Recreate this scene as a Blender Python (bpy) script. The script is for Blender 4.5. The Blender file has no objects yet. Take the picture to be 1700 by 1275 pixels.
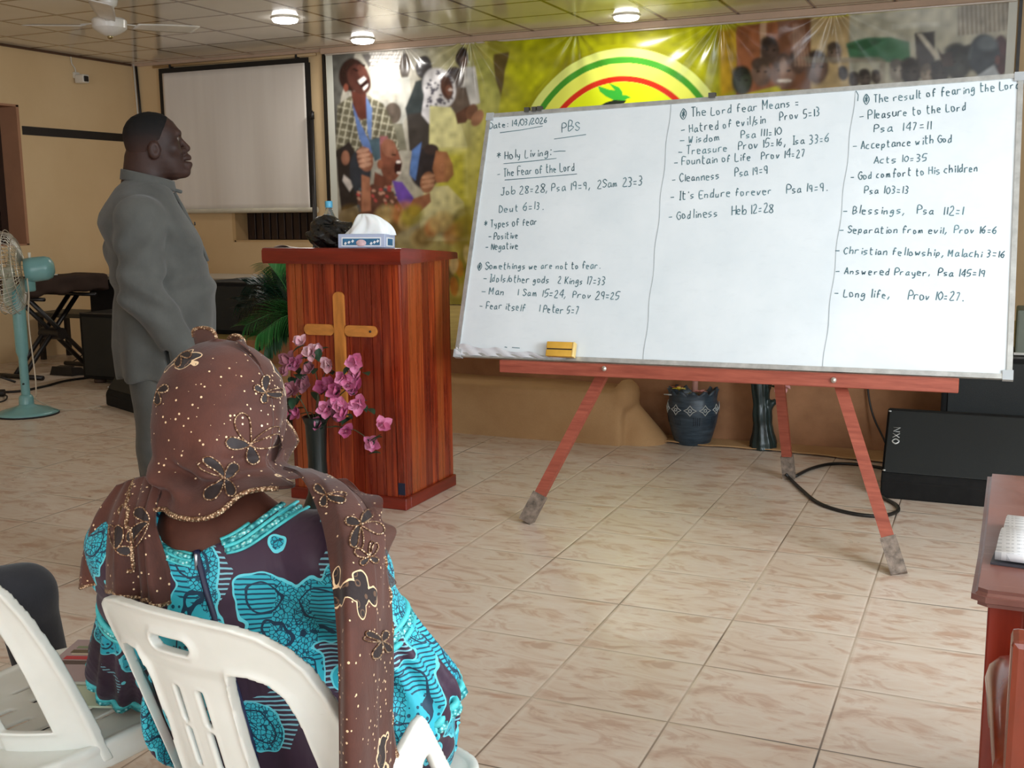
import bpy, bmesh, math, random
import numpy as np
from mathutils import Vector, Matrix

# ------------------------------------------------------------------ camera, world, lights, exposure
SC = bpy.context.scene
COL = SC.collection
FPX = 1814.84
CAMC = np.array([1.544, -2.710, 1.379])
CR = np.array([[0.91575932, 0.40156362, -0.01146845],
               [0.0533125, -0.14977456, -0.9872818],
               [-0.39817414, 0.9035011, -0.15856581]])      # rows: right, down, forward
cd = bpy.data.cameras.new('camera'); cam = bpy.data.objects.new('camera', cd); COL.objects.link(cam)
cd.sensor_fit = 'HORIZONTAL'; cd.sensor_width = 36.0; cd.lens = FPX / 1700.0 * 36.0
cd.clip_start = 0.05; cd.clip_end = 100
cam.matrix_world = Matrix(((CR[0][0], -CR[1][0], -CR[2][0], CAMC[0]),
                           (CR[0][1], -CR[1][1], -CR[2][1], CAMC[1]),
                           (CR[0][2], -CR[1][2], -CR[2][2], CAMC[2]),
                           (0, 0, 0, 1)))
SC.camera = cam
SC.view_settings.view_transform = 'Standard'
SC.view_settings.look = 'None'
SC.view_settings.gamma = 1.0
SC.view_settings.use_curve_mapping = False
SC.view_settings.exposure = -0.06

wd = bpy.data.worlds.new('world'); SC.world = wd; wd.use_nodes = True
bg = wd.node_tree.nodes['Background']
bg.inputs[0].default_value = (0.80, 0.90, 1.0, 1); bg.inputs[1].default_value = 1.2

def area(name, loc, target, sx, sy, power, col):
    ld = bpy.data.lights.new(name, 'AREA'); ld.shape = 'RECTANGLE'; ld.size = sx; ld.size_y = sy
    ld.energy = power; ld.color = col
    o = bpy.data.objects.new(name, ld); COL.objects.link(o); o.location = loc
    o.rotation_euler = (Vector(target) - Vector(loc)).to_track_quat('-Z', 'Y').to_euler()
    return o
# daylight entering by the window openings of the right wall; the rear area is an added, unseen fill
area('window_daylight_right', (3.90, -0.6, 1.65), (0.0, 0.6, 0.5), 1.7, 1.4, 165, (0.80, 0.91, 1.0))
area('window_daylight_right', (3.90, -3.9, 1.65), (0.0, -1.5, 0.9), 1.7, 1.4, 100, (0.80, 0.91, 1.0))
area('fill_light_rear', (0.6, -6.85, 1.5), (-0.6, 3.0, 1.0), 3.2, 2.0, 105, (0.95, 0.97, 1.0))

# ------------------------------------------------------------------ kit
rng = random.Random(11)
nrg = np.random.RandomState(7)
def srgb(r, g, b):
    f = lambda c: (c / 12.92 if c <= 0.04045 else ((c + 0.055) / 1.055) ** 2.4)
    return (f(r / 255.0), f(g / 255.0), f(b / 255.0), 1.0)

def at_Y(px, py, Y):
    v = CR.T @ np.array([(px - 850) / FPX, (py - 637.5) / FPX, 1.0]); return CAMC + v * ((Y - CAMC[1]) / v[1])
def at_Z(px, py, Z):
    v = CR.T @ np.array([(px - 850) / FPX, (py - 637.5) / FPX, 1.0]); return CAMC + v * ((Z - CAMC[2]) / v[2])
def at_plane(px, py, P0, n):
    v = CR.T @ np.array([(px - 850) / FPX, (py - 637.5) / FPX, 1.0]); return CAMC + v * (np.dot(P0 - CAMC, n) / np.dot(v, n))

class NT:
    """small helper round a material's node tree"""
    def __init__(s, name):
        s.m = bpy.data.materials.new(name); s.m.use_nodes = True
        s.t = s.m.node_tree; s.b = s.t.nodes['Principled BSDF']; s.out = s.t.nodes['Material Output']
    def n(s, kind, **kw):
        o = s.t.nodes.new(kind)
        for k, v in kw.items():
            if k == 'op': o.operation = v
            elif hasattr(o, k) and not k.startswith('i_'): setattr(o, k, v)
        return o
    def l(s, a, b): s.t.links.new(a, b)
    def math(s, op, a, b=None, c=None):
        o = s.t.nodes.new('ShaderNodeMath'); o.operation = op
        for i, v in enumerate((a, b, c)):
            if v is None: continue
            if isinstance(v, (int, float)): o.inputs[i].default_value = v
            else: s.l(v, o.inputs[i])
        return o.outputs[0]
    def mix(s, fac, a, b):
        o = s.t.nodes.new('ShaderNodeMix'); o.data_type = 'RGBA'
        for i, v in ((0, fac), (6, a), (7, b)):
            if isinstance(v, (int, float)): o.inputs[i].default_value = v
            elif isinstance(v, tuple): o.inputs[i].default_value = v
            else: s.l(v, o.inputs[i])
        return o.outputs[2]
    def coord(s, which='Object'):
        o = s.t.nodes.new('ShaderNodeTexCoord'); return o.outputs[which]
    def pos(s):
        return s.t.nodes.new('ShaderNodeNewGeometry').outputs['Position']
    def mapping(s, vec, scale=(1, 1, 1), rot=(0, 0, 0), loc=(0, 0, 0)):
        o = s.t.nodes.new('ShaderNodeMapping'); s.l(vec, o.inputs[0])
        o.inputs['Scale'].default_value = scale; o.inputs['Rotation'].default_value = rot; o.inputs['Location'].default_value = loc
        return o.outputs[0]
    def noise(s, vec, scale=5, detail=3, rough=0.5, dist=0.0, out=0):
        o = s.t.nodes.new('ShaderNodeTexNoise'); s.l(vec, o.inputs['Vector'])
        o.inputs['Scale'].default_value = scale; o.inputs['Detail'].default_value = detail
        o.inputs['Roughness'].default_value = rough; o.inputs['Distortion'].default_value = dist
        return o.outputs[out]
    def voro(s, vec, scale=5, feature='F1', out='Distance', rand=1.0):
        o = s.t.nodes.new('ShaderNodeTexVoronoi'); o.feature = feature; s.l(vec, o.inputs['Vector'])
        o.inputs['Scale'].default_value = scale; o.inputs['Randomness'].default_value = rand
        return o.outputs[out]
    def wave(s, vec, scale=5, dist=0, detail=2, typ='BANDS', dirn='X', dscale=1.0):
        o = s.t.nodes.new('ShaderNodeTexWave'); o.wave_type = typ
        if typ == 'BANDS': o.bands_direction = dirn
        s.l(vec, o.inputs['Vector']); o.inputs['Scale'].default_value = scale
        o.inputs['Distortion'].default_value = dist; o.inputs['Detail'].default_value = detail
        o.inputs['Detail Scale'].default_value = dscale
        return o.outputs['Fac']
    def ramp(s, fac, stops, interp='LINEAR'):
        o = s.t.nodes.new('ShaderNodeValToRGB'); s.l(fac, o.inputs[0]); cr = o.color_ramp; cr.interpolation = interp
        while len(cr.elements) > 1: cr.elements.remove(cr.elements[-1])
        cr.elements[0].position = stops[0][0]; cr.elements[0].color = stops[0][1]
        for p, c in stops[1:]:
            e = cr.elements.new(p); e.color = c
        return o.outputs[0]
    def bump(s, h, strength=0.2, dist=0.01):
        o = s.t.nodes.new('ShaderNodeBump'); s.l(h, o.inputs['Height'])
        o.inputs['Strength'].default_value = strength; o.inputs['Distance'].default_value = dist
        s.l(o.outputs[0], s.b.inputs['Normal'])
    def set(s, col=None, rough=None, metal=None, spec=None, **kw):
        b = s.b
        for nm, v in (('Base Color', col), ('Roughness', rough), ('Metallic', metal), ('Specular IOR Level', spec)):
            if v is None: continue
            if isinstance(v, (int, float, tuple)): b.inputs[nm].default_value = v
            else: s.l(v, b.inputs[nm])
        for k, v in kw.items(): b.inputs[k.replace('_', ' ')].default_value = v
        return s.m
G4 = lambda v: (v, v, v, 1)

def mat(name, rgb, rough=0.5, metal=0.0, spec=0.5, var=0.10, vscale=6.0, bump=0.0, bscale=60.0, stretch=(1, 1, 1), **kw):
    """painted / plastic / fabric surface: base colour with slight procedural unevenness"""
    t = NT(name); c = srgb(*rgb)
    v = t.mapping(t.coord(), stretch)
    n = t.noise(v, vscale, 4, 0.6)
    lo = tuple(max(0, x * (1 - var)) for x in c[:3]) + (1,); hi = tuple(min(1, x * (1 + var)) for x in c[:3]) + (1,)
    t.set(t.ramp(n, [(0.3, lo), (0.7, hi)]), rough, metal, spec, **kw)
    if bump: t.bump(t.noise(v, bscale, 3, 0.6), bump, 0.004)
    return t.m

# ---- geometry chunks: (verts list/array, faces list)
def g_join(*gs):
    V = []; F = []; off = 0
    for v, f in gs:
        V += [tuple(map(float, p)) for p in v]; F += [tuple(i + off for i in q) for q in f]; off += len(v)
    return V, F
def g_xf(g, M):
    M = Matrix(M); return [tuple(M @ Vector(p)) for p in g[0]], g[1]
def g_move(g, d): return [(p[0] + d[0], p[1] + d[1], p[2] + d[2]) for p in g[0]], g[1]
def g_box(sx, sy, sz, c=(0, 0, 0), bev=0.0, seg=2, rot=None):
    bm = bmesh.new(); bmesh.ops.create_cube(bm, size=1.0)
    for v in bm.verts: v.co = Vector((v.co.x * sx, v.co.y * sy, v.co.z * sz))
    if bev > 0: bmesh.ops.bevel(bm, geom=bm.edges[:], offset=bev, segments=seg, profile=0.6, affect='EDGES')
    M = Matrix.Translation(c) @ (rot if rot is not None else Matrix.Identity(4))
    V = [tuple(M @ v.co) for v in bm.verts]; bm.verts.index_update()
    F = [tuple(v.index for v in f.verts) for f in bm.faces]; bm.free(); return V, F
def g_box2(a, b, bev=0.0, seg=2):
    return g_box(b[0] - a[0], b[1] - a[1], b[2] - a[2], ((a[0] + b[0]) / 2, (a[1] + b[1]) / 2, (a[2] + b[2]) / 2), bev, seg)
def catmull(P, n=6, closed=False):
    P = [np.array(p, float) for p in P]; out = []
    N = len(P); rngi = range(N) if closed else range(N - 1)
    for i in rngi:
        if closed: p0, p1, p2, p3 = P[(i - 1) % N], P[i], P[(i + 1) % N], P[(i + 2) % N]
        else: p0, p1, p2, p3 = P[max(i - 1, 0)], P[i], P[i + 1], P[min(i + 2, N - 1)]
        for k in range(n):
            t = k / n
            out.append(0.5 * ((2 * p1) + (-p0 + p2) * t + (2 * p0 - 5 * p1 + 4 * p2 - p3) * t * t + (-p0 + 3 * p1 - 3 * p2 + p3) * t ** 3))
    if not closed: out.append(P[-1])
    return out
def g_tube(P, r, seg=8, closed=False, flat=1.0):
    """tube along points; r number or list; flat squashes the second axis"""
    P = [np.array(p, float) for p in P]; N = len(P)
    R = [r] * N if isinstance(r, (int, float)) else list(r)
    T = []
    for i in range(N):
        a = P[(i - 1) % N] if closed else P[max(i - 1, 0)]; b = P[(i + 1) % N] if closed else P[min(i + 1, N - 1)]
        d = b - a; T.append(d / (np.linalg.norm(d) + 1e-12))
    up = np.array([0, 0, 1.0]) if abs(T[0][2]) < 0.9 else np.array([1.0, 0, 0])
    n = np.cross(T[0], up); n /= np.linalg.norm(n); V = []; F = []
    for i in range(N):
        n = n - T[i] * np.dot(n, T[i]); n /= np.linalg.norm(n) + 1e-12; b = np.cross(T[i], n)
        for k in range(seg):
            a = 2 * math.pi * k / seg
            V.append(tuple(P[i] + R[i] * (math.cos(a) * n + flat * math.sin(a) * b)))
    for i in range(N if closed else N - 1):
        j = (i + 1) % N
        for k in range(seg):
            F.append((i * seg + k, i * seg + (k + 1) % seg, j * seg + (k + 1) % seg, j * seg + k))
    if not closed:
        F.append(tuple(range(seg))[::-1]); F.append(tuple((N - 1) * seg + k for k in range(seg)))
    return V, F
def g_lathe(prof, seg=32, c=(0, 0, 0), fn=None):
    """profile of (r, z); fn(angle, r, z) -> (r, z) for scalloped rims etc."""
    V = []; F = []; N = len(prof)
    for r, z in prof:
        for k in range(seg):
            a = 2 * math.pi * k / seg; rr, zz = (r, z) if fn is None else fn(a, r, z)
            V.append((c[0] + rr * math.cos(a), c[1] + rr * math.sin(a), c[2] + zz))
    for i in range(N - 1):
        for k in range(seg):
            F.append((i * seg + k, i * seg + (k + 1) % seg, (i + 1) * seg + (k + 1) % seg, (i + 1) * seg + k))
    if prof[0][0] > 1e-4: F.append(tuple(range(seg))[::-1])
    if prof[-1][0] > 1e-4: F.append(tuple((N - 1) * seg + k for k in range(seg)))
    return V, F
def g_prism(out, h, base=0.0):
    """outline (x, y) extruded in z"""
    n = len(out); V = [(x, y, base) for x, y in out] + [(x, y, base + h) for x, y in out]
    F = [tuple(range(n))[::-1], tuple(range(n, 2 * n))] + [(i, (i + 1) % n, n + (i + 1) % n, n + i) for i in range(n)]
    return V, F
def g_grid(fn, nu, nv, thick=0.0):
    """surface fn(u, v) for u, v in 0..1; optional thickness along normals"""
    V = [tuple(map(float, fn(i / nu, j / nv))) for j in range(nv + 1) for i in range(nu + 1)]
    F = [(j * (nu + 1) + i, j * (nu + 1) + i + 1, (j + 1) * (nu + 1) + i + 1, (j + 1) * (nu + 1) + i) for j in range(nv) for i in range(nu)]
    if thick:
        A = np.array(V).reshape(nv + 1, nu + 1, 3)
        n = np.cross(np.gradient(A, axis=1), np.gradient(A, axis=0)); n /= np.linalg.norm(n, axis=2, keepdims=True) + 1e-12
        B = A - n * thick; off = len(V); V += [tuple(p) for p in B.reshape(-1, 3)]
        F2 = [tuple(off + i for i in f)[::-1] for f in F]
        w = nu + 1; ring = [i for i in range(nu + 1)] + [j * w + nu for j in range(1, nv + 1)] + [nv * w + i for i in range(nu - 1, -1, -1)] + [j * w for j in range(nv - 1, 0, -1)]
        F += F2 + [(ring[k], off + ring[k], off + ring[(k + 1) % len(ring)], ring[(k + 1) % len(ring)]) for k in range(len(ring))]
    return V, F

# ---- signed distance fields and surface nets
def surf_nets(f, lo, hi, h):
    lo = np.array(lo, float); hi = np.array(hi, float)
    n = np.ceil((hi - lo) / h).astype(int) + 1
    ax = [lo[i] + h * np.arange(n[i]) for i in range(3)]
    X, Y, Z = np.meshgrid(*ax, indexing='ij')
    D = (f(X, Y, Z) if callable(f) else f).astype(np.float32)
    s = D < 0
    c = np.zeros(tuple(n - 1), np.uint8)
    for dx in (0, 1):
        for dy in (0, 1):
            for dz in (0, 1):
                c += s[dx:n[0] - 1 + dx, dy:n[1] - 1 + dy, dz:n[2] - 1 + dz]
    act = (c > 0) & (c < 8)
    idx = -np.ones(act.shape, np.int64); ii = np.argwhere(act); idx[act] = np.arange(len(ii))
    acc = np.zeros((len(ii), 3)); cnt = np.zeros(len(ii))
    E = [((0, 0, 0), (1, 0, 0)), ((0, 1, 0), (1, 1, 0)), ((0, 0, 1), (1, 0, 1)), ((0, 1, 1), (1, 1, 1)),
         ((0, 0, 0), (0, 1, 0)), ((1, 0, 0), (1, 1, 0)), ((0, 0, 1), (0, 1, 1)), ((1, 0, 1), (1, 1, 1)),
         ((0, 0, 0), (0, 0, 1)), ((1, 0, 0), (1, 0, 1)), ((0, 1, 0), (0, 1, 1)), ((1, 1, 0), (1, 1, 1))]
    for a, b in E:
        A = ii + a; B = ii + b
        da = D[A[:, 0], A[:, 1], A[:, 2]]; db = D[B[:, 0], B[:, 1], B[:, 2]]
        m = (da < 0) != (db < 0)
        t = np.where(m, da / np.where(m, da - db, 1), 0)
        acc[m] += np.array(a)[None, :] + t[m, None] * (np.array(b) - np.array(a))[None, :]; cnt[m] += 1
    V = lo + h * (ii + acc / cnt[:, None])
    F = []
    for d in range(3):
        u, v = (d + 1) % 3, (d + 2) % 3
        sl0 = [slice(None)] * 3; sl1 = [slice(None)] * 3; sl0[d] = slice(0, n[d] - 1); sl1[d] = slice(1, n[d])
        S0 = s[tuple(sl0)]; S1 = s[tuple(sl1)]; ch = S0 != S1
        e = np.argwhere(ch); ok = (e[:, u] > 0) & (e[:, v] > 0) & (e[:, u] < n[u] - 1) & (e[:, v] < n[v] - 1); e = e[ok]
        if len(e) == 0: continue
        fl = S0[e[:, 0], e[:, 1], e[:, 2]]
        def q(du, dv):
            p = e.copy(); p[:, u] -= du; p[:, v] -= dv; return idx[p[:, 0], p[:, 1], p[:, 2]]
        Q = np.stack([q(1, 1), q(0, 1), q(0, 0), q(1, 0)], 1)
        Q[~fl] = Q[~fl][:, ::-1]
        F.append(Q)
    F = np.concatenate(F) if F else np.zeros((0, 4), int)
    return V, F
class Field:
    """distance field on a block grid; each primitive only touches its own neighbourhood"""
    def __init__(s, lo, hi, h):
        s.lo, s.hi, s.h = np.array(lo, float), np.array(hi, float), h
        n = np.ceil((s.hi - s.lo) / h).astype(int) + 1
        s.ax = [s.lo[i] + h * np.arange(n[i]) for i in range(3)]
        s.D = np.full(tuple(n), 0.2)
    def sub(s, lo, hi):
        sl = tuple(slice(max(0, int((lo[i] - s.lo[i]) / s.h) - 1), max(1, int((hi[i] - s.lo[i]) / s.h) + 2)) for i in range(3))
        return sl, np.meshgrid(*[s.ax[i][sl[i]] for i in range(3)], indexing='ij')
    def add(s, fn, lo, hi, k=0.02, pad=0.05):
        lo = np.array(lo) - pad; hi = np.array(hi) + pad
        sl, (X, Y, Z) = s.sub(lo, hi); s.D[sl] = smin(s.D[sl], fn(X, Y, Z), k)
    def cap(s, a, b, ra, rb, k=0.02, sq=None):
        r = max(ra, rb); lo = np.minimum(a, b) - r; hi = np.maximum(a, b) + r
        s.add(lambda X, Y, Z: d_cap(X, Y, Z, a, b, ra, rb, sq), lo, hi, k)
    def cut(s, fn, lo, hi, k=0.006):
        sl, (X, Y, Z) = s.sub(lo, hi); s.D[sl] = -smin(-s.D[sl], fn(X, Y, Z), k)
    def mesh(s): return surf_nets(s.D, s.lo, s.hi, s.h)
def smin(a, b, k):
    h = np.clip(0.5 + 0.5 * (b - a) / k, 0, 1); return b + (a - b) * h - k * h * (1 - h)
def d_cap(X, Y, Z, a, b, ra, rb, sq=None):
    """tapered capsule; sq = (direction, factor) flattens the section along a direction"""
    a = np.array(a, float); b = np.array(b, float); ab = b - a; L2 = np.dot(ab, ab) + 1e-12
    px, py, pz = X - a[0], Y - a[1], Z - a[2]
    t = np.clip((px * ab[0] + py * ab[1] + pz * ab[2]) / L2, 0, 1)
    dx, dy, dz = px - t * ab[0], py - t * ab[1], pz - t * ab[2]
    if sq is not None:
        n = np.array(sq[0], float); n /= np.linalg.norm(n); w = (dx * n[0] + dy * n[1] + dz * n[2]) * (sq[1] - 1)
        dx, dy, dz = dx + w * n[0], dy + w * n[1], dz + w * n[2]
    return np.sqrt(dx * dx + dy * dy + dz * dz) - (ra + (rb - ra) * t)
def d_ell(X, Y, Z, c, r, R=None):
    px, py, pz = X - c[0], Y - c[1], Z - c[2]
    if R is not None:
        R = np.array(R); px, py, pz = (R[0][0] * px + R[0][1] * py + R[0][2] * pz, R[1][0] * px + R[1][1] * py + R[1][2] * pz, R[2][0] * px + R[2][1] * py + R[2][2] * pz)
    k0 = np.sqrt((px / r[0]) ** 2 + (py / r[1]) ** 2 + (pz / r[2]) ** 2)
    k1 = np.sqrt((px / r[0] ** 2) ** 2 + (py / r[1] ** 2) ** 2 + (pz / r[2] ** 2) ** 2) + 1e-9
    return k0 * (k0 - 1) / k1
def d_poly(X, Y, P):
    """2-D polygon signed distance"""
    P = np.array(P, float); d = np.full(X.shape, 1e9); s = np.ones(X.shape); N = len(P)
    for i in range(N):
        a = P[i]; b = P[i - 1]; ex, ey = b - a; wx, wy = X - a[0], Y - a[1]
        t = np.clip((wx * ex + wy * ey) / (ex * ex + ey * ey + 1e-15), 0, 1)
        bx, by = wx - ex * t, wy - ey * t; d = np.minimum(d, bx * bx + by * by)
        c1 = Y >= a[1]; c2 = Y < b[1]; c3 = ex * wy > ey * wx
        fl = (c1 & c2 & c3) | (~c1 & ~c2 & ~c3); s = np.where(fl, -s, s)
    return s * np.sqrt(d)
def d_rbox(X, Y, Z, c, hs, r):
    qx, qy, qz = np.abs(X - c[0]) - hs[0] + r, np.abs(Y - c[1]) - hs[1] + r, np.abs(Z - c[2]) - hs[2] + r
    return np.sqrt(np.maximum(qx, 0) ** 2 + np.maximum(qy, 0) ** 2 + np.maximum(qz, 0) ** 2) + np.minimum(np.maximum(qx, np.maximum(qy, qz)), 0) - r

# ---- objects
def thing(name, loc, label, cat, group=None, rotz=0.0):
    o = bpy.data.objects.new(name, None); COL.objects.link(o); o.location = loc; o.rotation_euler = (0, 0, rotz)
    o.empty_display_size = 0.1
    return tag(o, label, cat, group)
def tag(o, label, cat, group=None):
    o['label'] = label; o['category'] = cat
    if group: o['group'] = group
    return o
def obj(name, g, m, parent=None, smooth=True, world=False, label=None, loc=None, auto=None, kind=None):
    """link one mesh object. world=True: verts are world coordinates under an unrotated parent. loc: origin for a top-level mesh (world verts)"""
    V, F = g
    V = np.array(V, float).reshape(-1, 3)
    if world and parent is not None:
        p = parent; off = np.zeros(3)
        while p is not None: off += np.array(p.location); p = p.parent
        V = V - off
    if loc is not None: V = V - np.array(loc)
    me = bpy.data.meshes.new(name); me.from_pydata(V.tolist(), [], [tuple(int(i) for i in f) for f in F]); me.update()
    for mm in (m if isinstance(m, (list, tuple)) else [m]): me.materials.append(mm)
    if smooth:
        me.polygons.foreach_set('use_smooth', [True] * len(me.polygons))
        if auto is not None:
            try: me.set_sharp_from_angle(angle=math.radians(auto))
            except Exception: pass
    o = bpy.data.objects.new(name, me); COL.objects.link(o)
    if parent is not None: o.parent = parent
    if loc is not None: o.location = loc
    if label: o['label'] = label
    if kind: o['kind'] = kind
    return o
def struct(name, g, m, label=None, **kw):
    o = obj(name, g, m, **kw); o['kind'] = 'structure'
    if label: o['label'] = label
    return o
# ------------------------------------------------------------------ the room
XL, XR, YB, YF, ZC = -6.90, 4.00, 6.60, -7.00, 2.925

def floor_mat():
    t = NT('cream_floor_tiles'); p = t.pos()
    sep = t.n('ShaderNodeSeparateXYZ'); t.l(p, sep.inputs[0])
    S = 0.4
    u = t.math('DIVIDE', sep.outputs[0], S); v = t.math('DIVIDE', sep.outputs[1], S)
    fu = t.math('FRACT', u); fv = t.math('FRACT', v); iu = t.math('FLOOR', u); iv = t.math('FLOOR', v)
    du = t.math('MINIMUM', fu, t.math('SUBTRACT', 1.0, fu)); dv = t.math('MINIMUM', fv, t.math('SUBTRACT', 1.0, fv))
    d = t.math('MINIMUM', du, dv)
    cmb = t.n('ShaderNodeCombineXYZ'); t.l(fu, cmb.inputs[0]); t.l(fv, cmb.inputs[1])
    cell = t.n('ShaderNodeCombineXYZ'); t.l(iu, cell.inputs[0]); t.l(iv, cell.inputs[1])
    wn = t.n('ShaderNodeTexWhiteNoise'); wn.noise_dimensions = '3D'; t.l(cell.outputs[0], wn.inputs['Vector'])
    t.l(t.math('MULTIPLY', t.math('ROUND', t.math('MULTIPLY', wn.outputs['Value'], 3.0)), 2.3), cmb.inputs[2])
    q = t.mapping(cmb.outputs[0], (1.0, 2.6, 1.0), (0, 0, 0.16))
    veins = t.noise(q, 1.5, 5, 0.55, 1.6)
    base = t.ramp(veins, [(0.34, srgb(198, 168, 148)), (0.44, srgb(220, 200, 182)), (0.56, srgb(226, 212, 197)), (0.70, srgb(214, 186, 166))])
    v2 = t.noise(t.mapping(cmb.outputs[0], (1.5, 3.6, 1.0), (0, 0, 0.34), (3.3, 1.7, 0)), 1.05, 5, 0.55, 2.2)
    base = t.mix(t.ramp(v2, [(0.55, G4(0)), (0.62, G4(0.40)), (0.70, G4(0.62))]), base, srgb(188, 142, 114))
    base = t.mix(t.math('MULTIPLY', wn.outputs['Value'], 0.16), base, srgb(190, 172, 150))
    edge = t.ramp(d, [(0.0, G4(1)), (0.035, G4(0.75)), (0.06, G4(0))])
    base = t.mix(t.math('MULTIPLY', edge, 0.40), base, srgb(228, 214, 198))
    gn = t.noise(p, 1.3, 2, 0.5)
    grout = t.ramp(gn, [(0.42, srgb(198, 180, 160)), (0.54, srgb(150, 128, 108)), (0.66, srgb(66, 52, 44))])
    g = t.ramp(d, [(0.0, G4(1)), (0.0050, G4(1)), (0.0085, G4(0))])
    colr = t.mix(g, base, grout)
    dust = t.noise(p, 3.0, 4, 0.7)
    t.set(colr, t.ramp(dust, [(0.3, G4(0.26)), (0.75, G4(0.42))]), 0, 0.5)
    h = t.ramp(d, [(0.0, G4(0)), (0.008, G4(0)), (0.022, G4(1))]); t.bump(h, 0.35, 0.002)
    return t.m
struct('floor', g_box2((XL - 0.2, YF - 0.2, -0.12), (XR + 0.2, YB + 0.2, 0.0)), floor_mat(), 'cream marbled ceramic floor tiles', smooth=False)

def ceil_mat():
    t = NT('glossy_ceiling_panels'); p = t.pos()
    sep = t.n('ShaderNodeSeparateXYZ'); t.l(p, sep.inputs[0])
    u = t.math('DIVIDE', t.math('ADD', sep.outputs[0], 2.902), 0.606); v = t.math('DIVIDE', t.math('SUBTRACT', sep.outputs[1], 5.265), 0.598)
    def dist(x):
        f = t.math('FRACT', t.math('ADD', x, 0.5)); return t.math('ABSOLUTE', t.math('SUBTRACT', f, 0.5))
    d = t.math('MINIMUM', dist(u), dist(v))
    n = t.noise(p, 1.4, 3, 0.5)
    base = t.ramp(n, [(0.35, srgb(230, 224, 213)), (0.65, srgb(240, 235, 226))])
    line = t.ramp(d, [(0.0, srgb(60, 42, 30)), (0.013, srgb(60, 42, 30)), (0.017, srgb(212, 196, 172)), (0.030, srgb(190, 172, 148)), (0.034, G4(1))])
    m = t.n('ShaderNodeMix'); m.data_type = 'RGBA'; m.blend_type = 'MULTIPLY'; m.inputs[0].default_value = 1.0
    t.l(base, m.inputs[6]); t.l(line, m.inputs[7])
    t.set(m.outputs[2], 0.13, 0, 0.6)
    w = t.noise(t.mapping(p, (1.6, 1.6, 1)), 2.0, 1, 0.4); t.bump(w, 0.05, 0.02)
    return t.m
struct('ceiling', g_box2((XL - 0.2, YF - 0.2, ZC), (XR + 0.2, YB + 0.2, ZC + 0.15)), ceil_mat(), 'glossy panelled ceiling with dark joint lines', smooth=False)

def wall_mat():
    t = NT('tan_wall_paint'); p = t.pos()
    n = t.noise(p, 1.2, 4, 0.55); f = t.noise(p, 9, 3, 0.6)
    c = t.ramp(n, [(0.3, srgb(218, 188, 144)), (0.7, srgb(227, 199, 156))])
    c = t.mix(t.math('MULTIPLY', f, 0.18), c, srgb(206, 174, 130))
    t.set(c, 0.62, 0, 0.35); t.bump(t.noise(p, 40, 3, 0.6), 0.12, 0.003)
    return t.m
M_WALL = wall_mat()
def wall_with_holes(axis, pos, thick, lo, hi, z0, z1, holes):
    """wall slab in the plane axis=pos, running lo..hi, with rectangular holes (a, b, za, zb)"""
    cuts = sorted({lo, hi} | {h[0] for h in holes} | {h[1] for h in holes}); gs = []
    for a, b in zip(cuts[:-1], cuts[1:]):
        m = (a + b) / 2; hs = sorted([(h[2], h[3]) for h in holes if h[0] < m < h[1]]); z = z0
        for za, zb in hs + [(z1, z1)]:
            if za - z > 1e-4:
                p, q = sorted((pos, pos + thick))
                gs.append(g_box2((p, a, z), (q, b, za)) if axis == 'x' else g_box2((a, p, z), (b, q, za)))
            z = zb
    return g_join(*gs)
struct('wall_left', wall_with_holes('x', XL, -0.30, YF, YB + 0.3, 0, ZC, [(3.55, 5.06, 1.09, 2.385)]), M_WALL, 'tan painted left wall', smooth=False)
struct('wall_back', wall_with_holes('y', YB, 0.30, XL, XR, 0, ZC, [(-5.68, -4.66, 1.085, 2.35)]), M_WALL, 'tan painted wall behind the stage', smooth=False)
struct('wall_right', wall_with_holes('x', XR, 0.30, YF, YB + 0.3, 0, ZC, [(-1.6, 0.4, 0.9, 2.4), (-4.9, -2.9, 0.9, 2.4)]), M_WALL, smooth=False)
struct('wall_front', wall_with_holes('y', YF, -0.30, XL, XR, 0, ZC, [(-1.0, 2.2, 0.0, 2.3), (-5.0, -3.0, 0.9, 2.3)]), M_WALL, smooth=False)  # unseen rear openings, put in for fill

M_DARKWOOD = mat('dark_louvre_wood', (52, 34, 26), 0.45, var=0.3, vscale=12, stretch=(6, 6, 0.6))
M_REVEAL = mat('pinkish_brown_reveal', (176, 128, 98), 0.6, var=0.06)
# left window: deep recess painted pinkish brown, dark louvred shutters at its back
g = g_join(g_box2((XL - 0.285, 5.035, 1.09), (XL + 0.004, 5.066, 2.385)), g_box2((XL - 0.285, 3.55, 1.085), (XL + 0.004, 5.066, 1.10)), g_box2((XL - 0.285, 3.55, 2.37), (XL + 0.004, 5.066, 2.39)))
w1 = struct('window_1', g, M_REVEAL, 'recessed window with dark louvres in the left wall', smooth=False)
gs = [g_box2((XL - 0.29, 3.55, 1.10), (XL - 0.26, 5.035, 2.37)), g_box2((XL - 0.26, 4.955, 1.10), (XL - 0.215, 5.035, 2.37)), g_box2((XL - 0.26, 4.25, 1.10), (XL - 0.22, 4.32, 2.37))]
for k in range(16):
    z = 1.15 + k * 0.078
    gs.append(g_box(0.012, 1.40, 0.07, (XL - 0.245, 4.28, z), rot=Matrix.Rotation(0.6, 4, 'Y')))
obj('louvre_shutter', g_join(*gs), M_DARKWOOD, w1, smooth=False)
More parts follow.
